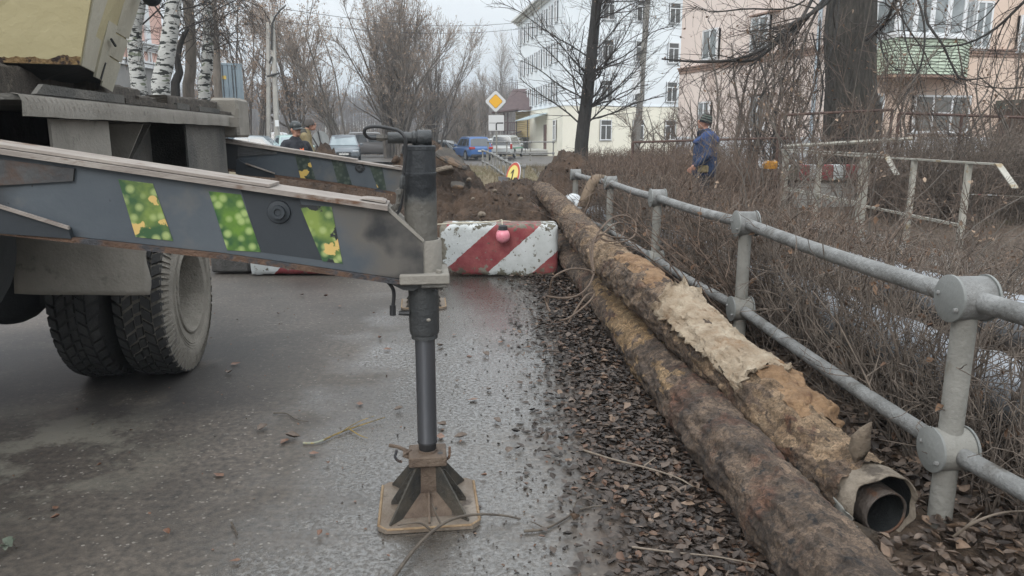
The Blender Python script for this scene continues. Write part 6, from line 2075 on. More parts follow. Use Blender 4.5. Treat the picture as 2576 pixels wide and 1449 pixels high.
def car(name, label, loc, rz, m, kind='suv', L_=4.4, W_=1.8, H_=1.6, screen=None, stripe=None, badge=False, cladding=False):
    """front of the car points along local +X"""
    t = thing(name, label, 'car', loc, rz, 'cars parked by the road')
    prof = {'sedan': dict(belt=.60, hood=.52, ws=(.30, .44), rs=(.72, .88), tail=.62),
            'suv': dict(belt=.60, hood=.57, ws=(.27, .40), rs=(.86, .97), tail=.60),
            'hatch': dict(belt=.58, hood=.54, ws=(.26, .42), rs=(.78, .96), tail=.58),
            'van': dict(belt=.55, hood=.50, ws=(.22, .36), rs=(.95, .985), tail=.55)}[kind]
    zb, hw = .20 if kind != 'sedan' else .16, W_ / 2
    bz, hz = prof['belt'] * H_, prof['hood'] * H_
    fx = lambda f: L_ / 2 - f * L_
    st = [(0.0, zb + .16, hz * .68, .80), (.015, zb + .03, hz * .82, .88), (.06, zb, hz * .93, .96), (.16, zb, hz, 1.0), (prof['ws'][0], zb, bz * .985, 1.0), (.5, zb, bz, 1.0), (prof['rs'][1] - .06, zb, bz, 1.0),
          (.95, zb + .02, prof['tail'] * H_, .96), (.99, zb + .10, prof['tail'] * H_ * .93, .88), (1.0, zb + .2, prof['tail'] * H_ * .8, .82)]
    rows_ = []
    for f, z0, z1, w in st:
        x = fx(f)
        h = z1 - z0
        hwf = hw * w
        sec = [(0, z0), (hwf * .80, z0), (hwf * .96, z0 + .10 * h), (hwf, z0 + .35 * h), (hwf * .995, z0 + .62 * h), (hwf * .965, z0 + .88 * h), (hwf * .90, z1 - .006), (hwf * .6, z1 + .018), (0, z1 + .03)]
        full = [(y, z) for y, z in sec] + [(-y, z) for y, z in sec[-2:0:-1]]
        rows_.append([(x, y, z) for y, z in full])
    k = len(rows_[0])
    q = MB()
    for r_ in rows_: q.v += r_
    for i in range(len(rows_) - 1):
        for j in range(k):
            q.f.append((i * k + j, i * k + (j + 1) % k, (i + 1) * k + (j + 1) % k, (i + 1) * k + j))
    q.f.append(tuple(range(k))); q.f.append(tuple(range((len(rows_) - 1) * k, len(rows_) * k)))
    body = ob('body', q, m, t, local=True, sm=True)
    sd = body.modifiers.new('s', 'SUBSURF'); sd.levels = 1; sd.render_levels = 1
    # cabin
    g0, g1, r0, r1 = fx(prof['ws'][0]), fx(prof['rs'][1]), fx(prof['ws'][1]), fx(prof['rs'][0])
    wb0, wt = hw * .93, hw * .74
    zt6 = H_
    zbb = bz - .02
    def cab(f, v):          # f 0 front..1 rear along, v 0 belt .. 1 roof
        xb = g0 + (g1 - g0) * f
        xr = r0 + (r1 - r0) * f
        z = zbb + (zt6 - .05 - zbb) * v
        return xb + (xr - xb) * v, wb0 + (wt - wb0) * v, z
    q = MB()
    nf_, nv_ = 8, 4
    prof2 = []
    for i in range(nf_ + 1):
        row = []
        for j in range(nv_ + 1):
            x, w, z = cab(i / nf_, j / nv_)
            z += (.03 * math.sin(math.pi * i / nf_)) * j / nv_
            row.append((x, w, z))
        xr = row[-1][0]
        ztop = row[-1][2]
        row += [(xr, wt * .85, ztop + .035), (xr, 0, ztop + .05)]
        row += [(x, -w, z) for x, w, z in row[-2::-1]]
        prof2.append(row)
    k = len(prof2[0])
    for r_ in prof2: q.v += r_
    for i in range(nf_):
        for j in range(k - 1):
            q.f.append((i * k + j, i * k + j + 1, (i + 1) * k + j + 1, (i + 1) * k + j))
    for row0 in (0, nf_ * k):
        q.f.append(tuple(range(row0, row0 + k)))
    ob('cabin', q, m, t, local=True, sm=True)
    # glass
    e = .012
    def side_win(f0, f1, s):
        ps = []
        for f, v in ((f0, .08), (f1, .08), (f1, .86), (f0, .86)):
            x, w, z = cab(f, v)
            ps.append(Vector((x, s * (w + e * .3), z)))
        return MB().slab(ps, (0, s, .2), e)
    wins = {'sedan': [(.10, .48), (.52, .86)], 'suv': [(.08, .42), (.46, .76), (.79, .94)], 'hatch': [(.08, .48), (.52, .9)], 'van': [(.08, .34), (.37, .62), (.66, .94)]}[kind]
    for s in (-1, 1):
        for f0, f1 in wins:
            ob('side_window', side_win(f0, f1, s), M_CARGLASS, t, local=True)
    def end_win(f, dirx, mm_, nm):
        ps = []
        for v, s in ((.06, -1), (.06, 1), (.90, 1), (.90, -1)):
            x, w, z = cab(f, v)
            ps.append(Vector((x + dirx * .004, s * w * .90, z)))
        ob(nm, MB().slab(ps, (dirx, 0, .3), .012), mm_, t, local=True)
    end_win(0, 1, screen or M_SCREEN, 'windscreen')
    end_win(1, -1, M_CARGLASS, 'rear_window')
    # wheels with arches
    R_ = .34 if kind != 'van' else .31
    for f in (.185, .80):
        for s in (-1, 1):
            x = fx(f)
            ob('wheel_arch', MB().lathe([(0, 0), (R_ + .055, 0), (R_ + .055, .012), (0, .012)], (x, s * (hw - .004), R_ + .01), (0, s, 0), 24), M_TRIM, t, local=True)
            w = ob('wheel', MB().lathe([(R_ - .10, .0), (R_ - .09, .022), (R_ - .02, .026), (R_, .012), (R_, -.12), (R_ - .1, -.12)], (x, s * (hw + .0), R_), (0, s, 0), 24), M_CTYRE, t, local=True, sm=True)
            ob('rim', MB().lathe([(0, .014), (.05, .018), (.07, .006), (R_ - .12, .010), (R_ - .10, .020), (R_ - .095, .0)], (x, s * (hw + .002), R_), (0, s, 0), 10), M_CRIM, w, local=True)
    # lights, grille, bumpers, plates, mirrors
    for s in (-1, 1):
        ya, yb = sorted((s * hw * .52, s * hw * .90))
        ob('headlight', MB().bbox(fx(.045), fx(-.002) - .0, ya, yb, hz * .66, hz * .80, .03), M_HEAD, t, local=True)
        zt7 = prof['tail'] * H_
        if kind == 'van':
            ob('tail_light', MB().bbox(fx(1.004), fx(.975), *sorted((s * hw * .80, s * hw * .97)), zt7 * .72, zt7 * 1.12, .02), M_TAIL, t, local=True)
        else:
            ob('tail_light', MB().bbox(fx(1.004), fx(.955), *sorted((s * hw * .52, s * hw * .97)), zt7 * .80, zt7 * .97, .03), M_TAIL, t, local=True)
        ob('mirror', MB().sph((fx(prof['ws'][0] + .07), s * (hw + .08), bz + .06), (.07, .11, .075), 10, 8), m, t, local=True, sm=True)
    ob('grille', MB().bbox(fx(.02), fx(-.006), -hw * .45, hw * .45, hz * .42, hz * .70, .04), M_TRIM, t, local=True)
    ob('lower_bumper', MB().bbox(fx(.03), fx(-.003), -hw * .78, hw * .78, zb + .02, zb + .14, .03), M_TRIM, t, local=True)
    ob('rear_bumper', MB().bbox(fx(1.006), fx(.96), -hw * .82, hw * .82, zb + .04, zb + .24, .03), M_TRIM, t, local=True)
    ob('number_plate', MB().box(fx(1.009), fx(1.004), -.26, .26, .62 if kind != 'sedan' else .5, .73 if kind != 'sedan' else .61), M_PLATE, t, local=True)
    ob('number_plate', MB().box(fx(-.006), fx(-.009), -.26, .26, .36, .46), M_PLATE, t, local=True)
    if badge:
        gp = MB().lathe([(.085, 0), (.105, 0), (.105, .012), (.085, .012)], (fx(-.007), 0, hz * .59), (1, 0, 0), 24)
        gp.tube([(fx(-.009), -.085, hz * .59 + .02), (fx(-.009), -.035, hz * .59 + .035), (fx(-.009), 0, hz * .59 - .015), (fx(-.009), .035, hz * .59 + .035), (fx(-.009), .085, hz * .59 + .02)], .010, 5)
        ob('badge', gp, M_CRIM, t, local=True)
    if cladding:
        ob('roof_rail', MB().tube([(fx(.42), -hw * .70, H_ + .02), (fx(.6), -hw * .70, H_ + .05), (fx(.85), -hw * .70, H_ + .02)], .015, 6).tube([(fx(.42), hw * .70, H_ + .02), (fx(.6), hw * .70, H_ + .05), (fx(.85), hw * .70, H_ + .02)], .015, 6), M_CRIM, t, local=True)
    if stripe:
        for s in (-1, 1):
            ob('side_stripe', MB().box(fx(.95), fx(.08), *sorted((s * (hw + .001), s * (hw + .006))), bz * .72, bz * .84), stripe, t, local=True)
    return t
def cx(px, Y): return (px - 1288) / FPX * (Y * .979 + .3)
car('parked_car', 'silver grey saloon facing the camera with round badge on its grille', (cx(862, 44), 44.5, gz(44) + .24), R(-78), paint('silver_grey', (.12, .14, .16)), 'sedan', 4.8, 1.84, 1.45, badge=True)
car('parked_car', 'taupe grey off-roader parked side on behind the silver saloon', (cx(940, 53), 53, gz(53) + .24), R(10), paint('taupe_grey', (.17, .155, .15)), 'suv', 4.45, 1.81, 1.67, cladding=True)
car('parked_car', 'bright blue off-roader seen from behind beyond the heap', (cx(1184, 53), 54, gz(54)), R(112), paint('bright_blue', (.03, .115, .33)), 'suv', 4.3, 1.78, 1.62, cladding=True)
car('parked_car', 'white estate car with green stripe next to the white block', (cx(1276, 57), 58, gz(57) + .1), R(78), paint('dirty_white', (.50, .52, .51)), 'van', 4.4, 1.75, 1.65, stripe=mat('green_stripe', (.02, .22, .12), None, rough=.4))
car('parked_car', 'small white car half hidden behind the sign post', (cx(1236, 66), 67, gz(66)), R(70), paint('white_paint', (.58, .6, .6)), 'hatch', 3.9, 1.65, 1.5)
car('parked_car', 'silver hatchback with red tail lamp behind the spoil heap', (cx(1098, 57), 58, gz(57) - .1), R(155), paint('light_silver', (.38, .39, .40)), 'hatch', 4.1, 1.7, 1.45)
car('parked_car', 'grey blue saloon leftmost beside the truck steel box', (cx(652, 36), 36.5, gz(36) + .14), R(5), paint('slate_blue', (.10, .14, .17)), 'sedan', 4.5, 1.75, 1.47)
car('parked_car', 'pale green car with bright windscreen behind the man in black', (cx(730, 38), 38.5, gz(38) + .16), R(-65), paint('pale_green', (.30, .42, .40)), 'hatch', 4.0, 1.7, 1.5)
car('parked_car', 'dark car hidden behind the silver saloon', (cx(905, 62), 63, gz(62) + .24), R(8), paint('near_black', (.03, .035, .045)), 'suv', 4.4, 1.8, 1.6)
car('parked_car', 'pale car far back between the lamp posts', (cx(700, 56), 57, gz(56) + .24), R(4), paint('pearl_white', (.52, .54, .55)), 'sedan', 4.5, 1.75, 1.7)

# ================================================================== PEOPLE
M_SKIN = mat('skin', (.40, .20, .14), (.46, .25, .18), 12, .6)
def capsule(q, a, b, ra, rb, n=10):
    a, b = Vector(a), Vector(b)
    for i in range(n + 1):
        t_ = i / n
        q.sph(a.lerp(b, t_), ra + (rb - ra) * t_, 10, 7)
def remesh(o, v, it=3):
    r_ = o.modifiers.new('r', 'REMESH'); r_.mode = 'VOXEL'; r_.voxel_size = v; r_.use_smooth_shade = True
    s_ = o.modifiers.new('s', 'SMOOTH'); s_.factor = .5; s_.iterations = it
def person(label, loc, rz, jacket, trousers, hat, pose, extra=None, bend=0.0):
    t = thing('person', label, 'person', loc, rz)
    ev = {'parent': t}
    by = math.sin(bend); bz_ = math.cos(bend)
    hip = Vector((0, 0, .95))
    def up(d, x=0.0, y=0.0):       # point d above the hip along the bent spine; x forward, y left
        return hip + Vector((d * by + x * bz_, y, d * bz_ - x * by))
    neck, head = up(.56, .01), up(.72, .035)
    sh = [up(.46, 0, s * .20) for s in (-1, 1)]
    q = MB()
    capsule(q, up(0), up(.44), .13, .15); capsule(q, sh[0], sh[1], .07, .07); capsule(q, up(.44), neck + Vector((0, 0, .03)), .075, .06)
    q.sph(head + Vector((-.01, 0, .02)), (.096, .078, .112), 16, 12); q.sph(head + Vector((.035, 0, -.055)), (.058, .052, .058), 12, 9)
    q.sph(head + Vector((.098, 0, -.018)), (.020, .013, .026), 8, 6); q.sph(head + Vector((.085, 0, .02)), (.018, .05, .014), 8, 6)
    q.sph(head + Vector((.086, 0, -.058)), (.012, .026, .010), 8, 6); q.sph(head + Vector((.078, 0, -.088)), (.02, .024, .016), 8, 6)
    for s in (-1, 1):
        q.sph(head + Vector((-.008, s * .080, -.005)), (.022, .012, .034), 8, 6)
    for i, s in enumerate((-1, 1)):
        e, h = Vector(pose[i][0]), Vector(pose[i][1])
        capsule(q, sh[i], e, .05, .042); capsule(q, e, h, .040, .028)
        d = (h - e).normalized()
        q.sph(h + d * .05, (.035, .022, .045), 10, 7)
        sd_ = Vector((0, 1, 0)).cross(d).normalized()
        for k in range(4):
            f0 = h + d * .085 + sd_ * (k - 1.5) * .020
            ln = (.055, .066, .070, .058)[k]
            capsule(q, f0, f0 + d * ln * .6, .0095, .009, 5); capsule(q, f0 + d * ln * .6, f0 + d * ln * .9 + Vector((.012, 0, -.012)), .009, .0075, 4)
        capsule(q, h + d * .03 + sd_ * .035, h + d * .075 + sd_ * .058, .011, .009, 5)
    for s in (-1, 1):
        capsule(q, hip + Vector((0, s * .09, 0)), (0.02, s * .10, .50), .085, .06); capsule(q, (0.02, s * .10, .50), (-.01, s * .11, .09), .055, .04); capsule(q, (-.02, s * .11, .05), (.13, s * .12, .04), .045, .035, 6)
    b = ob('body', q, M_SKIN, t, local=True, fix=False); remesh(b, .011, 2)
    # eyes
    ob('eyes', MB().sph(head + Vector((.083, -.031, .004)), (.008, .011, .006), 8, 6).sph(head + Vector((.083, .031, .004)), (.008, .011, .006), 8, 6), M_DARKMET, t, local=True)
    q = MB()
    capsule(q, up(-.04), up(.25), .205, .20); capsule(q, up(.25), up(.43), .20, .16)
    for s in (-.07, .07): capsule(q, up(-.05, 0, s), up(.38, 0, s), .16, .15)
    capsule(q, sh[0] + Vector((0, .02, 0)), sh[1] - Vector((0, .02, 0)), .085, .085); capsule(q, up(.48), up(.53), .12, .105)
    for i in range(2):
        e, h = Vector(pose[i][0]), Vector(pose[i][1])
        capsule(q, sh[i], e, .082, .068); capsule(q, e, e.lerp(h, .93), .070, .052)
    for s in (-1, 1): capsule(q, up(.50, -.02, s * .085), up(.50, .09, s * .05), .045, .04, 6)
    capsule(q, up(.50, -.10, -.08), up(.50, -.10, .08), .065, .065)
    j = ob('jacket', q, jacket, t, local=True, fix=False); remesh(j, .017, 3)
    q = MB()
    for s in (-1, 1):
        capsule(q, hip + Vector((0, s * .085, .02)), (0.02, s * .10, .50), .125, .095); capsule(q, (0.02, s * .10, .50), (-.01, s * .11, .10), .09, .075)
    tr_ = ob('trousers', q, trousers, t, local=True, fix=False); remesh(tr_, .02, 2)
    q = MB()
    for s in (-1, 1):
        capsule(q, (-.03, s * .11, .09), (.15, s * .12, .055), .065, .05, 8)
    bo = ob('boots', q, M_DARKMET, t, local=True, fix=False); remesh(bo, .015, 2)
    hat(t, head)
    if extra: extra(t, head, up, sh)
    return t
def cap_hat(mm_):
    def f(t, head):
        q = MB()
        q.sph(head + Vector((-.012, 0, .055)), (.112, .094, .088), 20, 12)
        o = ob('flat_cap', q, mm_, t, local=True, sm=True)
        g = []
        for i in range(4):
            for jj in range(7):
                a = -1.05 + 2.1 * jj / 6
                r0_ = .095 + .028 * i
                g.append(tuple(head + Vector((-.012 + r0_ * math.cos(a) * (1.0 + .05 * i), r0_ * .84 * math.sin(a), .045 - .010 * i - .006 * i * abs(a)))))
        mb_ = MB(); mb_.v = g
        mb_.f = [(i * 7 + jj, i * 7 + jj + 1, (i + 1) * 7 + jj + 1, (i + 1) * 7 + jj) for i in range(3) for jj in range(6)]
        p = ob('peak', mb_, mm_, t, local=True, sm=True)
        s_ = p.modifiers.new('s', 'SOLIDIFY'); s_.thickness = .008
    return f
def beanie(m1, m2):
    def f(t, head):
        ob('beanie', MB().lathe([(.0, .150), (.05, .142), (.085, .11), (.103, .06), (.108, .02), (.106, .0), (.098, -.005)], head + Vector((-.012, 0, -.012)), (-.28, 0, 1), 24), m1, t, local=True, sm=True)
        if m2:
            for z, r_ in ((.038, .1075), (.078, .098), (.112, .086)):
                ob('beanie_stripe', MB().lathe([(r_ + .001, -.011), (r_ + .004, -.006), (r_ + .001, .007), (r_ - .005, .012)], head + Vector((-.012, 0, -.012)) + Vector((-.28, 0, 1)).normalized() * z, (-.28, 0, 1), 24), m2, t, local=True, sm=True)
    return f
M_JBLK = mat('black_jacket', (.010, .011, .016), (.020, .021, .028), 8, .85, bump=.8, bscale=14)
M_TRS = mat('dark_trousers', (.02, .022, .028), (.035, .036, .042), 8, .9)
M_LEATH = mat('black_leather', (.012, .016, .016), (.03, .034, .034), 9, .35)
M_ORNG = mat('orange_shirt', (.75, .16, .04), None, rough=.8)
M_BLUE = mat('work_blue', (.019, .034, .080), (.034, .058, .125), 7, .85, bump=.9, bscale=14)
M_BLUE2 = mat('light_work_blue', (.034, .064, .17), (.055, .095, .23), 7, .85, bump=.6, bscale=14)
M_NAVY = mat('navy_collar', (.012, .013, .022), None, rough=.9)
M_OLIVE = mat('sand_jacket', (.19, .15, .075), (.26, .21, .115), 8, .9, bump=1, bscale=14)
M_CAMO = mat('dark_hood', (.035, .035, .032), (.07, .066, .058), 8, .9)
M_GREYK = mat('grey_knit', (.065, .058, .054), (.09, .08, .075), 20, .95)
def ex1(t, head, up, sh):
    ob('shirt', MB().slab([up(.50, .095, -.05), up(.50, .095, .05), up(.36, .178, .03), up(.28, .195, .012), up(.36, .178, -.02)], (1, 0, .2), .012), M_ORNG, t, local=True)
    q = MB(); capsule(q, up(.50, -.10, -.12), up(.49, -.13, .12), .06, .06); capsule(q, up(.47, -.14, -.07), up(.47, -.14, .07), .06, .06)
    h_ = ob('hood', q, M_JBLK, t, local=True, fix=False); remesh(h_, .016, 3)
    for s in (-1, 1):
        ob('pocket_flap', MB().bbox(.165, .192, *sorted((s * .05, s * .15)), 1.17, 1.21, .006), M_JBLK, t, local=True)
        ob('button', MB().sph((.194, s * .10, 1.185), (.006, .012, .012), 8, 6), M_CRIM, t, local=True)
p1 = PY(742, 340, 12.5)
m1 = person('man in black jacket and leather cap standing beyond the far outrigger', (p1.x, 12.5, -.06), R(-38), M_JBLK, M_TRS, cap_hat(M_LEATH),
            [((.02, -.33, 1.16), (.10, -.28, .92)), ((.02, .33, 1.16), (.10, .28, .92))], ex1)
def ex3(t, head, up, sh):
    q = MB(); capsule(q, up(.50, -.06, -.12), up(.50, -.06, .12), .10, .10); capsule(q, up(.42, -.10, -.1), up(.42, -.10, .1), .08, .08)
    h_ = ob('hood', q, M_CAMO, t, local=True, fix=False); remesh(h_, .02, 3)
    ob('hair', MB().sph(head + Vector((-.02, 0, .02)), (.10, .085, .10), 14, 10), M_GREYK, t, local=True, sm=True)
p3 = PY(772, 340, 15.4)
person('stooping worker in sand coloured jacket behind the man in black', (p3.x - .22, 15.4, .12), R(12), M_OLIVE, M_TRS, beanie(M_GREYK, None),
       [((.30, -.22, 1.02), (.46, -.16, .88)), ((.30, .22, 1.02), (.52, .12, .92))], ex3, bend=.38)
sv = thing('shovel', 'shovel held by the stooping worker', 'shovel', PY(795, 360, 17.4))
ob('handle', MB().tube([PY(786, 345, 17.3), PY(801, 371, 17.3)], .017, 8), M_DARKMET, sv, sm=True)
ob('blade', MB().slab([PY(799, 369, 17.3), PY(805, 368, 17.3), PY(809, 374, 17.3), PY(803, 377, 17.3)], (0, 1, 0), .01), M_CRIM, sv)
def ex2(t, head, up, sh):
    q = MB(); capsule(q, up(.515, .03, -.05), up(.515, .03, .05), .085, .085); capsule(q, up(.50, .09, -.04), up(.54, .10, .04), .055, .055)
    h_ = ob('collar', q, M_NAVY, t, local=True, fix=False); remesh(h_, .014, 3)
    q = MB(); capsule(q, up(.51, -.09, -.11), up(.51, -.09, .11), .065, .065); capsule(q, up(.43, -.15, -.07), up(.43, -.15, .07), .075, .075); capsule(q, up(.50, 0, -.2), up(.47, 0.03, -.2), .085, .08); capsule(q, up(.50, 0, .2), up(.47, 0.03, .2), .085, .08)
    capsule(q, up(.52, .0, .13), up(.40, .16, .10), .045, .04); capsule(q, up(.52, .0, -.13), up(.40, .16, -.10), .045, .04)
    h_ = ob('hood', q, M_BLUE2, t, local=True, fix=False); remesh(h_, .016, 3)
    ob('tool_pouch', MB().bbox(-.05, .12, .19, .25, .86, .98, .02), M_OLIVE, t, local=True)
p2 = PY(1776, 340, 12.4)
person('man in blue work jacket and striped knitted hat walking behind the railing', (p2.x, 12.4, .06), R(170), M_BLUE, M_TRS, beanie(mat('black_knit', (.012, .014, .018), None, rough=.95), mat('grey_green_knit', (.10, .12, .105), None, rough=.95)),
       [((-.05, -.31, 1.14), (.12, -.27, .95)), ((-.03, .31, 1.14), (.16, .26, .98))], ex2)

# ================================================================== POLES AND WIRES
M_CONCP = mat('concrete_pole', (.30, .29, .27), (.42, .41, .38), 3, .9, bump=.5, bscale=30, c3=(.18, .17, .16), t3=.6, s3=2, w3=.2)
def pole(px0, py0, px1, py1, Y, w, label, m=M_CONCP, topy=None):
    b_ = PY(px0, py0, Y); t_ = PY(px1, py1, Y)
    d = (t_ - b_)
    base = b_ - d * ((b_.z - gz(Y)) / d.z)
    t = thing('street_pole', label, 'pole', base)
    k = t_ - base
    q = MB()
    for i in range(9):
        c = base + k * (i / 8)
        ww = w * (1 - .28 * i / 8) / 2
        for sx_, sy_ in ((-1, -1), (-.6, -1.15), (.6, -1.15), (1, -1), (1, 1), (-1, 1)):
            q.v.append((c.x + sx_ * ww, c.y + sy_ * ww, c.z))
    for i in range(8):
        for j in range(6):
            q.f.append((i * 6 + j, i * 6 + (j + 1) % 6, (i + 1) * 6 + (j + 1) % 6, (i + 1) * 6 + j))
    q.f.append(tuple(range(48, 54)))
    ob('shaft', q, m, t)
    return t
pl1 = pole(676, 330, 674, 56, 42, .21, 'straight concrete lamp post left of its pair')
pl2 = pole(697, 340, 685, 40, 41, .25, 'leaning concrete pole carrying the lamp arm')
ob('lamp_arm', MB().tube([PY(683, 125, 40.8), PY(684, 62, 40.8), PY(692, 42, 40.8), PY(706, 24, 40.8)], .05, 8), M_DARKMET, pl2, sm=True)
ob('lamp_head', MB().sph(PY(711, 19, 40.7), (.26, .12, .07), 12, 8, Matrix.Rotation(R(-38), 3, 'Y')), M_CRIM, pl2, sm=True)
ob('clamp', MB().tube([PY(672, 192, 40.8), PY(703, 184, 40.8)], .06, 6), M_DARKMET, pl2)
ob('clamp', MB().tube([PY(678, 160, 40.8), PY(684, 142, 40.8)], .05, 6), M_DARKMET, pl2)
ob('notice', MB().box(PY(692, 300, 40.75).x, PY(701, 300, 40.75).x, 40.70, 40.73, PY(690, 318, 40.7).z, PY(690, 302, 40.7).z), M_WFRAME, pl2)
M_GREYW = mat('old_pole', (.16, .155, .145), (.25, .24, .22), 4, .9, bump=.5)
pl3 = pole(1604, 330, 1634, -60, 30, .24, 'grey pole with white advertising box in front of the white block', M_GREYW)
bxl, bxr = PY(1590, 300, 29.7), PY(1626, 160, 29.7)
ad = thing('advert_box', 'narrow white box hung on the grey pole', 'sign box', (PY(1608, 240, 29.7).x, 29.7, PY(1608, 240, 29.7).z))
def A4(px, py, Y=29.75): return PY(px, py, Y)
ob('panel', MB().slab([A4(1590, 240 + .0), A4(1610, 234), A4(1612, 165), A4(1593, 172)], (0, 1, 0), .12), M_WFRAME, ad)
ob('side_panel', MB().slab([A4(1611, 236, 29.9), A4(1621, 233, 29.9), A4(1624, 167, 29.9), A4(1613, 165, 29.9)], (0, 1, 0), .10), mat('box_side', (.33, .34, .35), None, rough=.6), ad)
M_CABLE = mat('overhead_wire', (.05, .05, .055), None, rough=.6)
for (a, b2, s_, lb) in ((PY(684, 18, 41), PY(1420, 42, 60), .8, 'upper thin wire crossing the pale sky'), (PY(684, 52, 41), PY(1420, 58, 60), .7, 'lower thin wire crossing the pale sky')):
    pts = [a.lerp(b2, i / 20) - Vector((0, 0, s_ * math.sin(math.pi * i / 20))) for i in range(21)]
    ob('overhead_wire', MB().tube(pts, .014, 4), M_CABLE, label=lb, cat='wire', group='overhead wires')

# ================================================================== TREES
M_BARK_D = mat('dark_bark', (0.020, 0.019, 0.018), (0.052, 0.047, 0.043), 9, .95, bump=1.5, bscale=28, stretch=(2, 2, .35))
M_BARK_G = mat('grey_brown_bark', (0.095, 0.082, 0.070), (0.19, 0.165, 0.142), 6, .95, bump=1, bscale=24, stretch=(2, 2, .4))
M_TWIG_G = mat('pale_twigs', (0.19, 0.155, 0.128), (0.32, 0.27, 0.23), 2, .95)
M_TWIG_D = mat('dark_twigs', (0.028, 0.023, 0.021), (0.06, 0.05, 0.044), 3, .95)
M_TWIG_B = mat('brown_twigs', (0.085, 0.060, 0.048), (0.19, 0.145, 0.115), 2.2, .95)
M_SEED = mat('dry_seed_clusters', (0.26, 0.175, 0.12), (0.42, 0.32, 0.24), 3, .95)
M_BIRCH = mat('birch_bark', (0.36, 0.36, 0.345), (0.52, 0.52, 0.50), 5, .8, bump=.7, bscale=30, c3=(0.022, 0.024, 0.022), t3=.52, s3=9, w3=.04, stretch=(.6, .6, 1.9), c4=(.16, .18, .13), t4=.62, s4=5)
def tree(name, label, base, stems, levels, bark, twig, group=None, leafn=0, leafm=None, leafs=.07, seed=0, seg0=10, at=None):
    """stems: list of (points, r0, r1). levels: dicts for shoots(). Trunk + limbs are one part, crown another."""
    r = np.random.default_rng(seed)
    t = thing(name, label, 'tree', base, 0, group)
    big, tips = [], []
    P_, R_s = [], []
    Kc = 13
    for pts, r0, r1 in stems:
        c = catmull([tuple(p) for p in pts], 6)
        i = np.linspace(0, len(c) - 1, Kc)
        c2 = np.stack([np.interp(i, np.arange(len(c)), c[:, k]) for k in range(3)], 1)
        P_.append(c2)
        rad = np.linspace(r0, r1, Kc)
        rad[0] *= 1.25
        R_s.append(rad)
    P_, R_s = np.array(P_), np.array(R_s)
    cur = (P_, R_s)
    trunk = [tubes(P_, R_s, seg0)]
    crown = []
    allsets = [cur]
    for lv in levels:
        src = allsets[lv.get('src', -1)]
        P2, R2 = shoots(src[0], src[1], lv['n'], lv['len'], lv['ang'], r, K=lv.get('K', 5), t0=lv.get('t0', .25), t1=lv.get('t1', 1.0), wob=lv.get('wob', .3), trop=lv.get('trop', (0, 0, .3)), rad=lv.get('rad', .55), rmin=lv.get('rmin', .008))
        allsets.append((P2, R2))
        (trunk if lv.get('trunk') else crown).append(tubes(P2, R2, lv.get('seg', 3)))
    V, F = joinq(trunk)
    ob('trunk', None, bark, t, me=npmesh('trunk', V, F, sm=True))
    V, F = joinq(crown)
    ob('crown', None, twig, t, me=npmesh('crown', V, F))
    if leafn:
        P2 = allsets[-1][0]
        i = r.integers(0, len(P2), leafn)
        j = r.uniform(.3, 1, leafn)
        c, _ = interp(P2[i], j)
        c = c + r.normal(0, leafs * .6, c.shape)
        V, F = leaves(c, leafs, r, flat=1.2, curl=.8)
        ob('dry_leaves', None, leafm or M_SEED, t, me=npmesh('dry_leaves', V, F))
    return t
def fan(bx, by, n, h, spread, r, r0, lean=(0, 0), zb=None, jit=.25):
    """several stems fanning out of one stool"""
    out = []
    z0 = (gz(by) - .1) if zb is None else zb
    for i in range(n):
        a = r.uniform(0, 2 * np.pi)
        s = spread * r.uniform(.15, 1)
        hh = h * r.uniform(.72, 1.05) * (1 - .12 * s)
        dx, dy = math.cos(a) * s + lean[0], math.sin(a) * s + lean[1]
        b_ = np.array([bx + r.normal(0, jit), by + r.normal(0, jit), z0])
        pts = [b_, b_ + [dx * hh * .18, dy * hh * .18, hh * .3], b_ + [dx * hh * .48 + r.normal(0, .2), dy * hh * .48, hh * .66], b_ + [dx * hh * .8 + r.normal(0, .3), dy * hh * .8, hh]]
        out.append((pts, r0 * r.uniform(.6, 1.1), min(.02, r0 * .4)))
    return out
r = np.random.default_rng(21)
def gx(px, Y): return (px - 1288) / FPX * Y * .979
# the big many-stemmed tree in the middle, and its neighbours
tree('ash_leaved_maple', 'largest many stemmed bare tree spreading over the parked cars', (gx(1000, 50), 50, gz(50)), fan(gx(990, 50), 50, 20, 10.2, .78, r, .13, jit=.4),
     [dict(n=150, len=(2.2, 4.2), ang=(18, 45), trop=(0, 0, .5), rad=.6, rmin=.022, K=6, seg=4, t0=.2, trunk=True), dict(n=2200, len=(1.0, 2.2), ang=(18, 50), trop=(0, 0, .4), rmin=.013, t0=.15), dict(n=8000, len=(.4, 1.0), ang=(20, 55), trop=(0, 0, .2), rmin=.009, K=4, t0=.1)],
     M_BARK_G, M_TWIG_G, 'bare trees along the road', 6500, None, .085, 31)
tree('ash_leaved_maple', 'bare bushy tree right of the largest one, above the blue car', (gx(1120, 56), 56, gz(56)), fan(gx(1095, 56), 56, 12, 9.0, .5, r, .11, jit=.6),
     [dict(n=90, len=(2, 3.6), ang=(18, 45), trop=(0, 0, .5), rad=.6, rmin=.02, K=6, seg=4, t0=.2, trunk=True), dict(n=900, len=(.9, 2.0), ang=(18, 50), trop=(0, 0, .3), rmin=.014, t0=.15), dict(n=3000, len=(.4, 1.0), ang=(20, 55), rmin=.009, K=4, t0=.1)],
     M_BARK_G, M_TWIG_G, 'bare trees along the road', 1200, None, .085, 32)
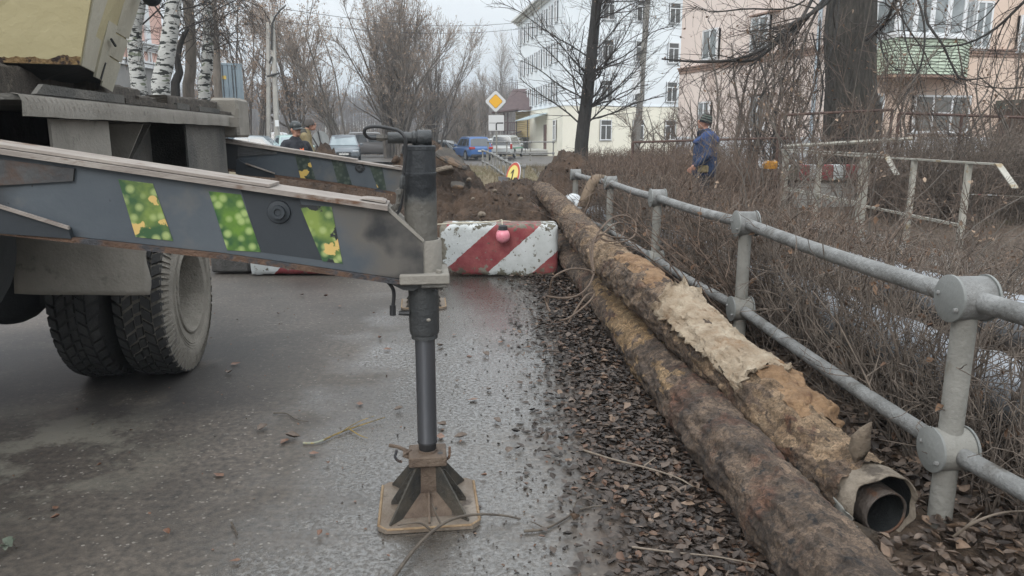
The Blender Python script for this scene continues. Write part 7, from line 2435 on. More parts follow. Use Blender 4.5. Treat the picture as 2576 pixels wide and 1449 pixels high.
tree('ash_leaved_maple', 'leaning bare tree between the lamp posts and the largest tree', (gx(860, 46), 46, gz(46)), fan(gx(870, 46), 46, 7, 9.6, .75, r, .11, lean=(-.25, 0), jit=.4),
     [dict(n=60, len=(2, 3.6), ang=(18, 45), trop=(0, 0, .4), rad=.6, rmin=.02, K=6, seg=4, t0=.25, trunk=True), dict(n=600, len=(.9, 2.0), ang=(18, 50), trop=(0, 0, .2), rmin=.013, t0=.15), dict(n=2000, len=(.4, .9), ang=(20, 55), rmin=.009, K=4, t0=.1)],
     M_BARK_G, M_TWIG_G, 'bare trees along the road', 2200, None, .08, 33)
for k, (px, Y, h, n_, lab) in enumerate([(640, 50, 11.5, 7, 'bare tree with brown seed clusters beside the grey container'), (750, 50, 10.5, 7, 'bare tree with brown seed clusters behind the two lamp posts'), (570, 54, 13, 7, 'brownish tree behind the grey container')]):
    tree('ash_leaved_maple', lab, (gx(px, Y), Y, gz(Y)), fan(gx(px, Y), Y, n_, h, .5, r, .12, jit=.4),
         [dict(n=60, len=(1.6, 3.2), ang=(20, 50), trop=(0, 0, .4), rad=.6, rmin=.016, K=6, seg=4, t0=.25, trunk=True), dict(n=520, len=(.7, 1.6), ang=(20, 55), trop=(0, 0, .1), rmin=.010, t0=.15), dict(n=1500, len=(.3, .8), ang=(20, 60), rmin=.007, K=4, t0=.1)],
         M_BARK_G, M_TWIG_G, 'bare trees along the road', 5200, None, .09, 40 + k)
for k, (px, Y, h, n_, lab) in enumerate([(1175, 70, 6.5, 6, 'low bare tree right of the blue car, far back'), (1207, 85, 8, 4, 'thin far tree left of the diamond sign'), (1272, 115, 16, 3, 'far pale birch above the wooden house'), (1165, 62, 4.5, 8, 'low scrub tree behind the blue car')]):
    tree('bare_tree', lab, (gx(px, Y), Y, gz(Y)), fan(gx(px, Y), Y, n_, h, .22, r, .12, jit=.4),
         [dict(n=50, len=(h * .2, h * .4), ang=(18, 45), trop=(0, 0, .4), rad=.6, rmin=.02, K=5, seg=4, t0=.2, trunk=True), dict(n=420, len=(h * .1, h * .22), ang=(18, 50), rmin=.015, t0=.15), dict(n=1100, len=(h * .05, h * .12), ang=(20, 55), rmin=.012, K=4)],
         M_BARK_G, M_TWIG_G, 'bare trees along the road', 300, None, .08, 50 + k)
# undergrowth under the big trees
r2 = np.random.default_rng(77)
n_ = 1300
bx_, by_ = r2.uniform(gx(560, 60), gx(1215, 60), n_), r2.uniform(57, 66, n_)
P0 = np.stack([bx_, by_, gzv(by_)], 1)
dv = np.stack([r2.normal(0, .3, n_), r2.normal(0, .2, n_), np.ones(n_)], 1) * r2.uniform(.8, 2.6, (n_, 1))
Pst = P0[:, None] + dv[:, None] * np.linspace(0, 1, 5)[None, :, None] + r2.normal(0, .08, (n_, 5, 3)) * np.linspace(0, 1, 5)[None, :, None]
Rst = np.linspace(.026, .010, 5)[None] * np.ones((n_, 1))
s2 = shoots(Pst, Rst, 4000, (.4, 1.2), (20, 60), r2, K=4, rmin=.011)
V, F = joinq([tubes(Pst, Rst), tubes(*s2)])
ob('undergrowth', None, M_TWIG_G, me=npmesh('undergrowth', V, F), kind='stuff', label='tangle of bare brushwood behind the parked cars', cat='brushwood')
# far wooded hillside
r3 = np.random.default_rng(5)
n_ = 5200
hx_, hy_ = r3.uniform(-110, 45, n_), r3.uniform(120, 250, n_)
hz_ = (hy_ - 120) * .075 - 1 + 2.0 * np.sin(hx_ * .03)
def hill_z(X, Y): return np.clip((Y - 95) * .04, -0.6, 20) + np.clip((Y - 120) * .035, 0, 20) + 2.0 * np.sin(X * .03) * np.clip((Y - 100) / 60, 0, 1) - .7
sheet('hills', np.linspace(-400, 400, 60), np.linspace(90, 420, 30), hill_z, mat('far_ground', (0.075, 0.062, 0.055), (0.12, 0.105, 0.09), .1, .95))
hz_ = hill_z(hx_, hy_)
hh_ = r3.uniform(3, 6.5, n_) + (hy_ > 200) * r3.uniform(0, 5, n_)
Pst = np.stack([hx_, hy_, hz_], 1)[:, None] + np.stack([r3.normal(0, .05, n_), r3.normal(0, .05, n_), np.ones(n_)], 1)[:, None] * hh_[:, None, None] * np.linspace(0, 1, 4)[None, :, None]
Rst = np.linspace(.12, .04, 4)[None] * np.ones((n_, 1))
s2 = shoots(Pst, Rst, 26000, (1.2, 3.2), (20, 60), r3, K=3, rmin=.03, t0=.2)
V, F = joinq([tubes(Pst, Rst), tubes(*s2)])
ob('far_wood', None, mat('far_twigs', (0.10, 0.085, 0.08), (0.165, 0.145, 0.135), .2, .95), me=npmesh('far_wood', V, F), kind='stuff', label='distant bare wood on the hillside', cat='wood')
for k, (px, Y, s_) in enumerate([(845, 150, 5), (905, 165, 6), (1075, 150, 5), (700, 170, 6)]):
    c = Vector((gx(px, Y), Y, float(hill_z(np.array([[gx(px, Y)]]), np.array([[float(Y)]]))[0, 0])))
    t = thing('far_house', ['small far house with pale roof left of the middle', 'far house roof behind the stooping worker', 'far house roof beyond the big bare tree', 'far house between the lamp posts'][k], 'house', c, R(20 * k))
    ob('wall', MB().box(-s_ / 2, s_ / 2, -s_ / 2.5, s_ / 2.5, 0, 2.6), M_CORN, t, local=True)
    ob('roof', MB().prism([(-s_ / 1.8, 2.6), (s_ / 1.8, 2.6), (0, 4.6)], -s_ / 2.3, s_ / 2.3), M_ROOF, t, local=True)

# trunks behind the truck deck ---------------------------------------------------------------
def trunkpts(pp, Y, yb=None):
    """trunk through image points, carried down to the ground"""
    P3 = [PY(x, y, Y) for x, y in pp]
    d = P3[0] - P3[1]
    base = P3[0] + d * ((P3[0].z - gz(Y) + .1) / -d.z) if d.z < 0 else P3[0]
    base = Vector((P3[0].x, Y, gz(Y) - .1))
    return [base] + P3
def wpx(w, Y): return w / FPX * Y * .979 / 2
for k, (pp, Y, w0, w1, m_, lab) in enumerate([
    ([(352, 235), (343, 160), (338, 80), (350, 10), (366, -120)], 15, 38, 28, M_BIRCH, 'white birch trunk nearest to the yellow superstructure'),
    ([(404, 240), (414, 170), (428, 80), (438, 0), (446, -120)], 14, 44, 32, M_BIRCH, 'leaning birch trunk second from the truck with knot holes'),
    ([(513, 240), (520, 180), (524, 90), (519, 0), (512, -120)], 17, 28, 22, M_BIRCH, 'slender birch trunk third from the truck'),
    ([(474, 242), (480, 180), (479, 90), (473, 0), (468, -120)], 16, 27, 22, M_BARK_G, 'dark grey trunk between two birches'),
    ([(549, 240), (546, 170), (541, 80), (536, 0), (532, -120)], 21, 20, 14, M_BARK_G, 'thin reddish grey trunk left of the container'),
    ([(440, 240), (452, 185), (446, 150), (458, 100), (474, 70)], 15.5, 24, 8, M_BARK_D, 'crooked dark stem leaning between the birches')]):
    pts = trunkpts(pp, Y)
    h = pts[-1].z
    tree('birch' if m_ is M_BIRCH else 'bare_tree', lab, (pts[0].x, Y, gz(Y)), [(pts, wpx(w0, Y) * 1.1, wpx(w1, Y))],
         [dict(n=9, len=(1.0, 2.6), ang=(35, 75), trop=(0, 0, -.1), rad=.12, rmin=.008, K=6, seg=4, t0=.5), dict(n=50, len=(.5, 1.4), ang=(25, 60), trop=(0, 0, -.9), rmin=.005), dict(n=200, len=(.2, .7), ang=(20, 50), trop=(0, 0, -.9), rmin=.005, K=4)],
         m_, M_TWIG_D, 'tree trunks behind the truck', 150, None, .03, 60 + k, seg0=14)

# the dark linden before the white block
Yt = 22
pts = [Vector((gx(1462, Yt), Yt, -.1))] + [PY(x, y, Yt) for x, y in ((1463, 360), (1474, 270), (1487, 150), (1497, 50), (1506, -60), (1512, -160))]
r4 = np.random.default_rng(9)
tree('linden', 'dark linden with drooping side shoots before the white block', (pts[0].x, Yt, gz(Yt)), [(pts, .215, .11)],
     [dict(n=64, len=(2.2, 4.6), ang=(48, 84), trop=(0, 0, .25), rad=.12, rmin=.008, K=9, seg=4, t0=.22, wob=.6), dict(n=800, len=(.6, 1.7), ang=(18, 50), trop=(0, 0, .1), rmin=.0065, K=5, t0=.12), dict(n=1500, len=(.2, .7), ang=(20, 55), rmin=.005, K=4, t0=.1)],
     M_BARK_D, M_TWIG_D, 'dark trees on the right', 700, None, .03, 91, seg0=16)

# the big trunk at the right -----------------------------------------------------------------
Yb = 15.5
def big_trunk():
    ctr = [(2133, 800), (2131, 560), (2134, 420), (2140, 340), (2140, 200), (2137, 90), (2143, 0), (2146, -200)]
    wd = [150, 132, 120, 128, 113, 118, 108, 104]
    C3 = [PY(x, y, Yb) for x, y in ctr]
    C3[0].z = max(C3[0].z, -.3)
    zz_ = np.array([p.z for p in C3]); xx_ = np.array([p.x for p in C3]); rr_t = np.array([wpx(w, Yb) for w in wd])
    ns_, na = 260, 150
    z = np.linspace(-.2, zz_[-1], ns_)
    cxx = np.interp(z, zz_, xx_); rr = np.interp(z, zz_, rr_t)
    th = np.linspace(0, 2 * np.pi, na, endpoint=False)
    Z, TH = np.meshgrid(z, th, indexing='ij')
    q = np.stack([np.cos(TH.ravel()) * 5, np.sin(TH.ravel()) * 5, Z.ravel() * .7], 1)
    rid = 1 - np.abs(fbm(q * 2.4, 4, .6) - .5) * 3.2
    big_ = fbm(q * .35 + 4, 2)
    rad = (rr[:, None] * (1 + (big_.reshape(Z.shape) - .5) * .12)) + (rid.reshape(Z.shape) - .5) * .035
    # swollen scar low on the right side
    sc = np.exp(-((Z - PY(2200, 285, Yb).z) / .28) ** 2) * np.exp(-((np.angle(np.exp(1j * (TH + .35)))) / .4) ** 2)
    rad = rad + sc * .09
    V = np.stack([cxx[:, None] + np.cos(TH) * rad, Yb + np.sin(TH) * rad, Z], -1).reshape(-1, 3)
    i = np.arange(ns_ * na).reshape(ns_, na)
    F = np.stack([i[:-1], np.roll(i[:-1], -1, 1), np.roll(i[1:], -1, 1), i[1:]], -1).reshape(-1, 4)
    return npmesh('trunk', V, F, sm=True), (C3[0].x, Yb)
tme, tb = big_trunk()
bt = thing('linden', 'thick furrowed trunk of the largest tree at the right', 'tree', (tb[0], tb[1], 0), 0, 'dark trees on the right')
M_BARKBIG = mat('furrowed_bark', (0.020, 0.018, 0.015), (0.078, 0.068, 0.057), 10, .95, bump=2.2, bscale=26, stretch=(2.2, 2.2, .30), c3=(.045, .055, .035), t3=.62, s3=2, w3=.2)
ob('trunk', None, M_BARKBIG, bt, me=tme)
ob('broken_stub', MB().tube([PY(2190, 262, Yb - .1), PY(2208, 268, Yb - .3), PY(2212, 282, Yb - .2)], [.16, .10, .03], 10), M_BARK_D, bt, sm=True)
limbs = []
def limb(l, r0, r1): limbs.append(([PY(*p) for p in l], r0, r1))
limb([(2100, -120, 13), (2010, 60, 11.5), (1955, 110, 11), (1890, 165, 10.6)], .05, .018)
limb([(2110, -40, 11), (2045, 30, 10.5), (1970, 90, 10.3), (1900, 150, 10), (1820, 152, 9.8)], .052, .02)
limb([(2150, -60, 11), (2060, 22, 10.5), (1985, 65, 10.2), (1940, 110, 10), (1860, 148, 9.8), (1760, 156, 9.6), (1665, 148, 9.5)], .055, .016)
limb([(2060, -30, 10.5), (1990, 20, 10.2), (1880, 22, 10), (1790, 30, 9.8), (1745, 12, 9.6)], .024, .008)
limb([(2110, -30, 11), (2085, 60, 10.8), (2075, 130, 10.6), (2095, 220, 10.4)], .035, .012)
limb([(2080, -20, 10.6), (2040, 60, 10.4), (2010, 140, 10.2), (1975, 190, 10), (1930, 230, 9.8)], .03, .008)
limb([(2110, 0, 10.6), (2100, 100, 10.3), (2070, 190, 10.1), (2085, 270, 10)], .022, .007)
limb([(2180, 100, 14.5), (2220, 65, 12), (2245, 20, 11), (2262, -30, 10.5)], .055, .030)
limb([(2210, 72, 12), (2220, 130, 11.5), (2248, 170, 11.2), (2290, 180, 11)], .024, .010)
limb([(2248, 10, 11), (2290, 80, 10.8), (2325, 130, 10.6), (2350, 180, 10.4), (2430, 215, 10.2)], .022, .008)
limb([(2300, -30, 10.5), (2325, 60, 10.2), (2320, 150, 10), (2290, 220, 9.9), (2235, 300, 9.8)], .026, .010)
limb([(2330, -30, 10.4), (2330, 50, 10.2), (2370, 110, 10), (2395, 165, 9.9), (2420, 200, 9.8), (2485, 195, 9.6)], .032, .012)
limb([(2640, -60, 9.5), (2560, 20, 9.6), (2500, 75, 9.7), (2430, 110, 9.8), (2350, 118, 9.9), (2290, 112, 10)], .034, .010)
limb([(2540, -40, 9.4), (2490, 30, 9.5), (2440, 70, 9.6), (2400, 85, 9.7)], .016, .006)
limb([(2700, 180, 9.2), (2600, 215, 9.3), (2520, 222, 9.5), (2440, 210, 9.6)], .02, .008)
limb([(2265, 0, 10.6), (2280, 110, 10.3), (2310, 190, 10.1), (2330, 260, 10), (2370, 330, 9.9)], .018, .006)
r5 = np.random.default_rng(15)
Kc = 14
P_, Rr_l = [], []
for pts, a, b_ in limbs:
    c = catmull([tuple(p) for p in pts], 6)
    i = np.linspace(0, len(c) - 1, Kc)
    P_.append(np.stack([np.interp(i, np.arange(len(c)), c[:, k]) for k in range(3)], 1)); Rr_l.append(np.linspace(a, b_, Kc))
P_, Rr_l = np.array(P_), np.array(Rr_l) * .62
for k in range(len(P_)):
    V, F = tubes(P_[k:k + 1], Rr_l[k:k + 1], 8)
    ob('limb', None, M_BARK_D, bt, me=npmesh('limb', V, F, sm=True))
sA = shoots(P_, Rr_l, 240, (.5, 1.5), (20, 65), r5, K=7, wob=.7, trop=(0, 0, -.35), rad=.42, rmin=.004, t0=.15)
sB = shoots(sA[0], sA[1], 950, (.18, .6), (25, 65), r5, K=5, wob=.6, trop=(0, 0, -.1), rmin=.003, t0=.1)
V, F = joinq([tubes(*sA), tubes(*sB)])
ob('twigs', None, M_TWIG_D, bt, me=npmesh('twigs', V, F))
i_ = r5.integers(0, len(sB[0]), 330)
c, _ = interp(sB[0][i_], r5.uniform(.4, 1, 330))
V, F = leaves(c, .032, r5, 1.3, .9)
ob('dry_leaves', None, mat('dry_leaf', (.10, .055, .03), (.20, .12, .07), 5, .9), bt, me=npmesh('dry_leaves', V, F))

# shrubs in front of the pink house ------------------------------------------------------------
def shrub(label, px, Y, h, n, spread, seed, dark=False, tw=900, r0=None):
    rr = np.random.default_rng(seed)
    return tree('shrub', label, (gx(px, Y), Y, 0.1), fan(gx(px, Y), Y, n, h, spread, rr, r0 or (.030 if h < 4 else .045), zb=0, jit=.3),
                [dict(n=n * 4, len=(h * .18, h * .42), ang=(18, 50), trop=(0, 0, .5), rad=.6, rmin=.010 if r0 is None else .0045, K=6, t0=.12, wob=.5), dict(n=tw // 3, len=(h * .10, h * .24), ang=(20, 60), rmin=.0045 if r0 is None else .003, K=5, t0=.1, wob=.5), dict(n=int(tw * .8), len=(h * .04, h * .12), ang=(20, 60), rmin=.0035 if r0 is None else .0025, K=4, t0=.1)],
                M_BARK_D if dark else M_BARK_G, M_TWIG_D if dark else M_TWIG_B, 'bare shrubs before the pink house', 260 if r0 is None else 50, None, .03, seed)
shrub('dense bare shrub behind the man in blue, left of the drainpipe', 1850, 20, 4.4, 9, .42, 101)
shrub('tall bare shrub with forked dark stems left of the thick trunk', 1985, 18.5, 4.3, 8, .34, 102, True)
shrub('low bare shrub at the corner of the pink house', 1760, 24, 3.4, 8, .4, 103)
shrub('low shrub in front of the white block windows', 1600, 27, 2.6, 9, .4, 104)
shrub('shrub right of the thick trunk below the balcony', 2330, 16, 3.0, 9, .45, 105)
shrub('tall shrub at the far right before the peach wall', 2510, 15, 3.6, 9, .36, 106)
shrub('scrub beneath the lower three part window', 2420, 13.5, 2.3, 10, .5, 107)
shrub('small shrub before the left window of the pink house', 1700, 26, 2.2, 8, .4, 108)
shrub('shrub between the thick trunk and the drainpipe', 2045, 15, 2.4, 9, .4, 109)

shrub('slender bare shrub rising left of the white handrails', 2070, 8.2, 3.0, 9, .36, 110, tw=800, r0=.009)
shrub('slender bare shrub just behind the second railing joint', 1940, 7.0, 1.9, 6, .4, 111, tw=600, r0=.008)
shrub('thin shrub growing between the two white handrails', 2230, 8.8, 2.1, 5, .45, 112, tw=600, r0=.009)
shrub('thin bush beside the man in blue', 1895, 10.5, 3.0, 9, .3, 113, tw=700, r0=.010)
shrub('low arching bush at the right edge behind the railing', 2440, 5.2, 1.4, 8, .6, 114, tw=420, r0=.007)

# ================================================================== HEDGES
def hedge(name, label, bases, hts, nsh, ntw, seed, m, rb=.006, lean=.25, slen=(.2, .6), tlen=(.08, .3), rmin=.0028, leafn=0):
    rr = np.random.default_rng(seed)
    n = len(bases)
    K = 6
    d = np.stack([rr.normal(0, lean, n), rr.normal(0, lean, n), np.ones(n)], 1) * hts[:, None]
    wob = np.cumsum(rr.normal(0, .022, (n, K, 3)), 1)
    P = bases[:, None] + d[:, None] * np.linspace(0, 1, K)[None, :, None] + wob
    Rr = rb * rr.uniform(.6, 1.4, (n, 1)) * np.linspace(1, .4, K)[None]
    s1 = shoots(P, Rr, nsh, slen, (20, 75), rr, K=5, wob=.6, trop=(0, 0, .15), rad=.7, rmin=rmin, t0=.1)
    s2 = shoots(s1[0], s1[1], ntw, tlen, (25, 75), rr, K=4, wob=.6, rmin=rmin * .8, t0=.1)
    V, F = joinq([tubes(P, Rr), tubes(*s1), tubes(*s2)])
    t = thing(name, label, 'hedge', tuple(bases.mean(0) * [1, 1, 0]))
    ob('twigs', None, m, t, me=npmesh('twigs', V, F), kind='stuff')
    if leafn:
        i = rr.integers(0, len(s1[0]), leafn)
        c, _ = interp(s1[0][i], rr.uniform(0, 1, leafn))
        V, F = leaves(c, .038, rr, 1.2, .9)
        ob('dry_leaves', None, mat('hedge_leaf', (.10, .055, .035), (.24, .15, .095), 6, .9), t, me=npmesh('dry_leaves', V, F), kind='stuff')
rr = np.random.default_rng(200)
fenceY = np.array([p[1] for p in posts]); fenceX = np.array([p[0] for p in posts])
n = 1150
y = 1.2 + (11.5 - 1.2) * rr.random(n) ** 1.25
x = np.interp(y, fenceY, fenceX) + .20 + rr.gamma(1.5, .17, n)
z = verge_z(x[None], y[None])[0]
M_HEDGE = mat('hedge_twigs', (0.050, 0.040, 0.034), (0.23, 0.185, 0.15), 14, .95)
M_HEDGE2 = mat('brown_hedge_twigs', (0.050, 0.035, 0.028), (0.23, 0.165, 0.125), 14, .95)
hedge('hedge', 'tangled bare hedge right behind the near railing', np.stack([x, y, z], 1), rr.uniform(.45, .95, n) * np.where(y < 3, .8, 1), 3600, 5200, 201, M_HEDGE, leafn=500, rmin=.0032)
n = 2100
y = 5.0 + 7.5 * rr.random(n)
x = 1.75 + (y - 6) * -.03 + rr.random(n) * (2.0 + (y - 6) * .12)
z = verge_z(x[None], y[None])[0]
hedge('hedge', 'brown brushwood hedge between the railing and the man in blue', np.stack([x, y, z], 1), rr.uniform(.3, .95, n) * (1 - .74 * np.clip((x - 2.7) / .9, 0, 1)), 4200, 4200, 202, M_HEDGE2, lean=.65, leafn=400, rb=.008, rmin=.0045)
n = 3000
y = 12.5 + 13 * rr.random(n)
x = 1.4 + (y - 12) * .06 + rr.random(n) * (3.0 + (y - 12) * .1)
z = verge_z(x[None], y[None])[0]
hedge('hedge', 'tan clipped hedge running to the linden before the white block', np.stack([x, y, z], 1), rr.uniform(.75, 1.12, n), 9000, 5000, 203, M_HEDGE2, rb=.008, lean=.3, rmin=.005)
n = 1500
y = 6.8 + 1.5 * rr.random(n); x = 5.6 + 3.5 * rr.random(n)
y = 10.5 + 3.0 * rr.random(n); x = 5.9 + 5.5 * rr.random(n)
z = verge_z(x[None], y[None])[0]
hedge('hedge', 'dark dense hedge behind the white handrails at the right', np.stack([x, y, z], 1), rr.uniform(.8, 1.35, n), 7000, 7000, 204, M_HEDGE, rb=.008, lean=.25, slen=(.3, .8), rmin=.0045)
n = 420
y = 3.2 + 5.5 * rr.random(n); x = 3.1 + 1.9 * rr.random(n) + (y - 3) * .12
z = verge_z(x[None], y[None])[0]
hedge('hedge', 'loose low brushwood before the white handrail posts', np.stack([x, y, z], 1), rr.uniform(.12, .34, n), 2200, 3200, 205, M_HEDGE, lean=.4, leafn=500)

# silver lagged pipes behind the hedge
M_FOIL = mat('foil_lagging', (.26, .28, .31), (.42, .44, .47), 5, .38, metal=.55, bump=.8, bscale=14, stretch=(1, .35, 1))
for k, (pts, r_, lab) in enumerate([([(2.75, .6, .34), (2.42, 2.5, .34), (2.15, 4.8, .34), (1.95, 7.0, .34), (1.62, 9.5, .32), (1.3, 11.6, .3)], .155, 'silver foil lagged pipe nearest behind the hedge'),
                                     ([(3.75, .6, .42), (3.3, 2.8, .42), (2.95, 5.0, .42), (2.6, 7.2, .42), (2.25, 9.6, .4), (1.95, 11.8, .35)], .155, 'silver foil lagged pipe second behind the hedge')]):
    t = thing('lagged_pipe', lab, 'pipe', (pts[2][0], pts[2][1], 0), 0, 'foil lagged heating pipes')
    c = catmull(pts, 22)
    rad = [r_ + .006 * math.sin(i * .9) + .004 * math.sin(i * 2.1) for i in range(len(c))]
    ob('lagging', MB().tube(c, rad, 28), M_FOIL, t, sm=True)
    for i in range(4, len(c) - 4, 9):
        d = Vector(c[i + 1] - c[i]).normalized()
        ob('strap', MB().lathe([(r_ + .010, -.012), (r_ + .014, 0), (r_ + .010, .012)], Vector(c[i]), d, 28), M_CRIM, t, sm=True)
    for i in range(12, len(c) - 4, 36):
        ob('support', MB().box(c[i][0] - .2, c[i][0] + .2, c[i][1] - .06, c[i][1] + .06, -.05, c[i][2] - r_ + .01), M_CONCP, t)

# footpath with concrete slabs and white handrails
M_PATH = mat('path_slab', (.17, .155, .14), (.25, .235, .215), 3, .9, bump=.8, bscale=30, c3=(.10, .08, .06), t3=.6, s3=4)
path_t = thing('footpath', None, None, (4.5, 7, 0)); path_t['kind'] = 'structure'
for i in range(8):
    y0 = 3.9 + i * 1.0
    ob('paving_slab', MB().bbox(4.15 + .02 * math.sin(i * 3), 5.02 + .02 * math.sin(i * 5), y0, y0 + .96, .12, .20 + .012 * math.sin(i * 2.2), .015), M_PATH, path_t)
M_WRAIL = mat('chipped_white_rail', (.30, .29, .25), (.42, .40, .35), 6, .7, bump=.5, bscale=50, c3=(.26, .20, .12), t3=.57, s3=7, w3=.08)
def handrail(label, X, ys, zt, zl_, yend, xdrift=0.0):
    t = thing('handrail', label, 'handrail', (X, ys[0], 0), 0, 'white painted handrails')
    xat = lambda y: X + xdrift * (y - ys[0])
    for y in ys:
        ob('post', MB().bbox(xat(y) - .03, xat(y) + .03, y - .03, y + .03, -.05, zt - .001, .006), M_WRAIL, t)
    def bar(y0, y1, z, name='rail', w=.035, h=.02):
        q = MB()
        a, b2 = Vector((xat(y0), y0, z)), Vector((xat(y1), y1, z))
        q.slab([a + Vector((-w, 0, 0)), a + Vector((w, 0, 0)), b2 + Vector((w, 0, 0)), b2 + Vector((-w, 0, 0))], (0, 0, 1), h)
        ob(name, q, M_WRAIL, t)
    bar(yend, ys[-1] + .1, zt)
    bar(ys[0], ys[-1], zl_, 'lower_rail', .02, .03)
    q = MB()
    q.slab([Vector((xat(yend) - .035, yend, zt + .018)), Vector((xat(yend) + .035, yend, zt + .018)), Vector((xat(yend) + .045, yend - .28, zt - .20)), Vector((xat(yend) - .025, yend - .28, zt - .20))], (0, -.4, -.8), .02)
    ob('bent_end', q, M_WRAIL, t)
    return t
handrail('white handrail with bent end nearest to the camera, right of the footpath', 5.10, [8.36, 9.5, 10.9, 12.4, 13.9], 1.21, .50, 7.85)
handrail('white handrail ending under the thick trunk, left of the nearer one', 4.62, [9.75, 11.4, 13.0], 1.27, .62, 9.25, .03)
t = ob('loose_rail', MB().tube([PY(1972, 368, 13.2), PY(2295, 349, 12.6)], .035, 6), M_WRAIL, label='white painted plank slanting across the foot of the thick trunk', cat='plank')
# brown mesh fence
M_MESH = mat('rusty_fence', (.06, .035, .03), (.11, .065, .05), 6, .8)
def mesh_fence(label, pts, sub=.16, bars=5):
    """pts: top-rail points in 3-D"""
    t = thing('mesh_fence', label, 'fence', (pts[0].x, pts[0].y, 0), 0, 'rusty mesh fences')
    for a, b2 in zip(pts[:-1], pts[1:]):
        ob('top_rail', MB().tube([a, b2], .028, 6), M_MESH, t)
        L_ = (b2 - a).length
        q = MB()
        for k in range(1, int(L_ / sub)):
            p = a.lerp(b2, k * sub / L_)
            q.tube([p, Vector((p.x, p.y, .1))], .005, 3, cap=False)
        for k in range(1, bars):
            f = k / bars
            q.tube([Vector((a.x, a.y, .1)).lerp(a, f), Vector((b2.x, b2.y, .1)).lerp(b2, f)], .005, 3, cap=False)
        ob('mesh', q, M_MESH, t, fix=False)
    for p in pts:
        ob('post', MB().tube([p, Vector((p.x, p.y, -.1))], .03, 6), M_MESH, t)
mesh_fence('rusty mesh fence behind the man in blue', [PY(1592, 358, 17), PY(1790, 352, 16.5), PY(2000, 346, 16)], .14, 6)
mesh_fence('tall rusty mesh fence passing before the thick trunk', [PY(1962, 290, 14.2), PY(2245, 276, 13.6)], .2, 8)
mesh_fence('tall rusty mesh fence at the far right', [PY(2262, 285, 13.6), PY(2420, 290, 13.4), PY(2640, 298, 13.2)], .2, 8)
# striped barrier behind the hedge
Yz = 14.2
a, b2 = PY(1988, 415, Yz), PY(2186, 455, Yz)
blk3 = ob('striped_barrier', MB().bbox(a.x, b2.x, Yz, Yz + .35, b2.z - .0, a.z, .015), None, label='red and white striped barrier behind the white handrails', cat='barrier')
blk3.data.materials.append(stripe_mat('barrier_paint', R(2), .46, .3, .2))
ob('barrier_leg', MB().box(a.x + .2, b2.x - .2, Yz + .08, Yz + .25, -.1, b2.z - .002), M_CONCP, label='concrete foot carrying the striped barrier', cat='barrier foot')
og = PY(1937, 415, 11.5)
rock('orange_bag', og, .115, mat('orange_cloth', (.42, .19, .025), (.55, .27, .05), 12, .9, bump=1.5, bscale=20), 2, 'orange rag caught on the shrubs beside the striped barrier', 'rag', ang=1, flat=.8)
tp = [PY(2390, 486, 9.8), PY(2450, 489, 9.6), PY(2520, 492, 9.4), PY(2620, 498, 9.2)]
tapem = stripe_mat('tape_paint', 0, .16, .0, 0)
ob('warning_tape', MB().tube(catmull(tp, 6), .012, 6, flat=.25), tapem, label='thin red and white tape strung at the far right', cat='tape')
# low white-grey cross fence boards near the white block
q0_ = PY(1660, 352, 45)

# ================================================================== LITTER
def leafmat(name, cols, rough):
    m_ = bpy.data.materials.new(name)
    m_.use_nodes = True
    n_ = m_.node_tree
    b_ = n_.nodes['Principled BSDF']
    b_.inputs['Roughness'].default_value = rough
    g_ = n_.nodes.new('ShaderNodeNewGeometry')
    r_ = n_.nodes.new('ShaderNodeValToRGB')
    while len(r_.color_ramp.elements) < len(cols):
        r_.color_ramp.elements.new(.5)
    for i_, (p_, c_) in enumerate(cols):
        r_.color_ramp.elements[i_].position = p_
        r_.color_ramp.elements[i_].color = (*c_, 1)
    n_.links.new(g_.outputs['Random Per Island'], r_.inputs[0])
    t_ = n_.nodes.new('ShaderNodeTexNoise'); t_.inputs['Scale'].default_value = 60; t_.inputs['Detail'].default_value = 4
    x_ = n_.nodes.new('ShaderNodeMixRGB'); x_.blend_type = 'MULTIPLY'; x_.inputs[0].default_value = .7
    n_.links.new(g_.outputs['Position'], t_.inputs['Vector']); n_.links.new(r_.outputs[0], x_.inputs[1]); n_.links.new(t_.outputs['Fac'], x_.inputs[2])
    n_.links.new(x_.outputs[0], b_.inputs['Base Color'])
    return m_
M_LEAF1 = leafmat('wet_leaves', [(0, (.026, .019, .015)), (.5, (.066, .047, .037)), (.8, (.105, .078, .062)), (.94, (.17, .088, .052)), (1, (.25, .18, .13))], .6)
M_LEAF2 = leafmat('dry_leaves', [(0, (.045, .032, .025)), (.4, (.12, .085, .064)), (.8, (.21, .155, .12)), (1, (.30, .20, .135))], .6)
M_LEAF3 = mat('red_brown_leaf', (0.11, 0.05, 0.030), (0.20, 0.11, 0.07), 9, .45)
rl_ = np.random.default_rng(300)
def litter(name, label, x, y, zoff, size, m, flat=.35, curl=.8, cat='leaf litter'):
    z = np.where(x > 1.22, verge_z(x[None], y[None])[0], 0) + zoff
    V, F = leaves(np.stack([x, y, z], 1), size, rl_, flat, curl)
    ob(name, None, m, me=npmesh(name, V, F), kind='stuff', label=label, cat=cat)
Ax = lambda y: np.interp(y, pathA[:, 1], pathA[:, 0])
def strip_pts(n, p=1.0):
    y = 1.6 + 6.4 * rl_.random(n) ** 1.15
    l = .26 - .03 * (y - 2.3) + .05 * np.sin(y * 3.1)
    w = np.maximum(Ax(y) - .08 - l, .1)
    u = 1 - np.abs(rl_.normal(0, .42, n))
    keep = u > -.35
    return (l + w * u)[keep], y[keep]
x, y = strip_pts(14000)
litter('leaf_litter', 'wet dark fallen leaves banked along the lower pipe', x, y, rl_.uniform(.003, .02, len(x)), .034, M_LEAF1, .2, .7)
x, y = strip_pts(420)
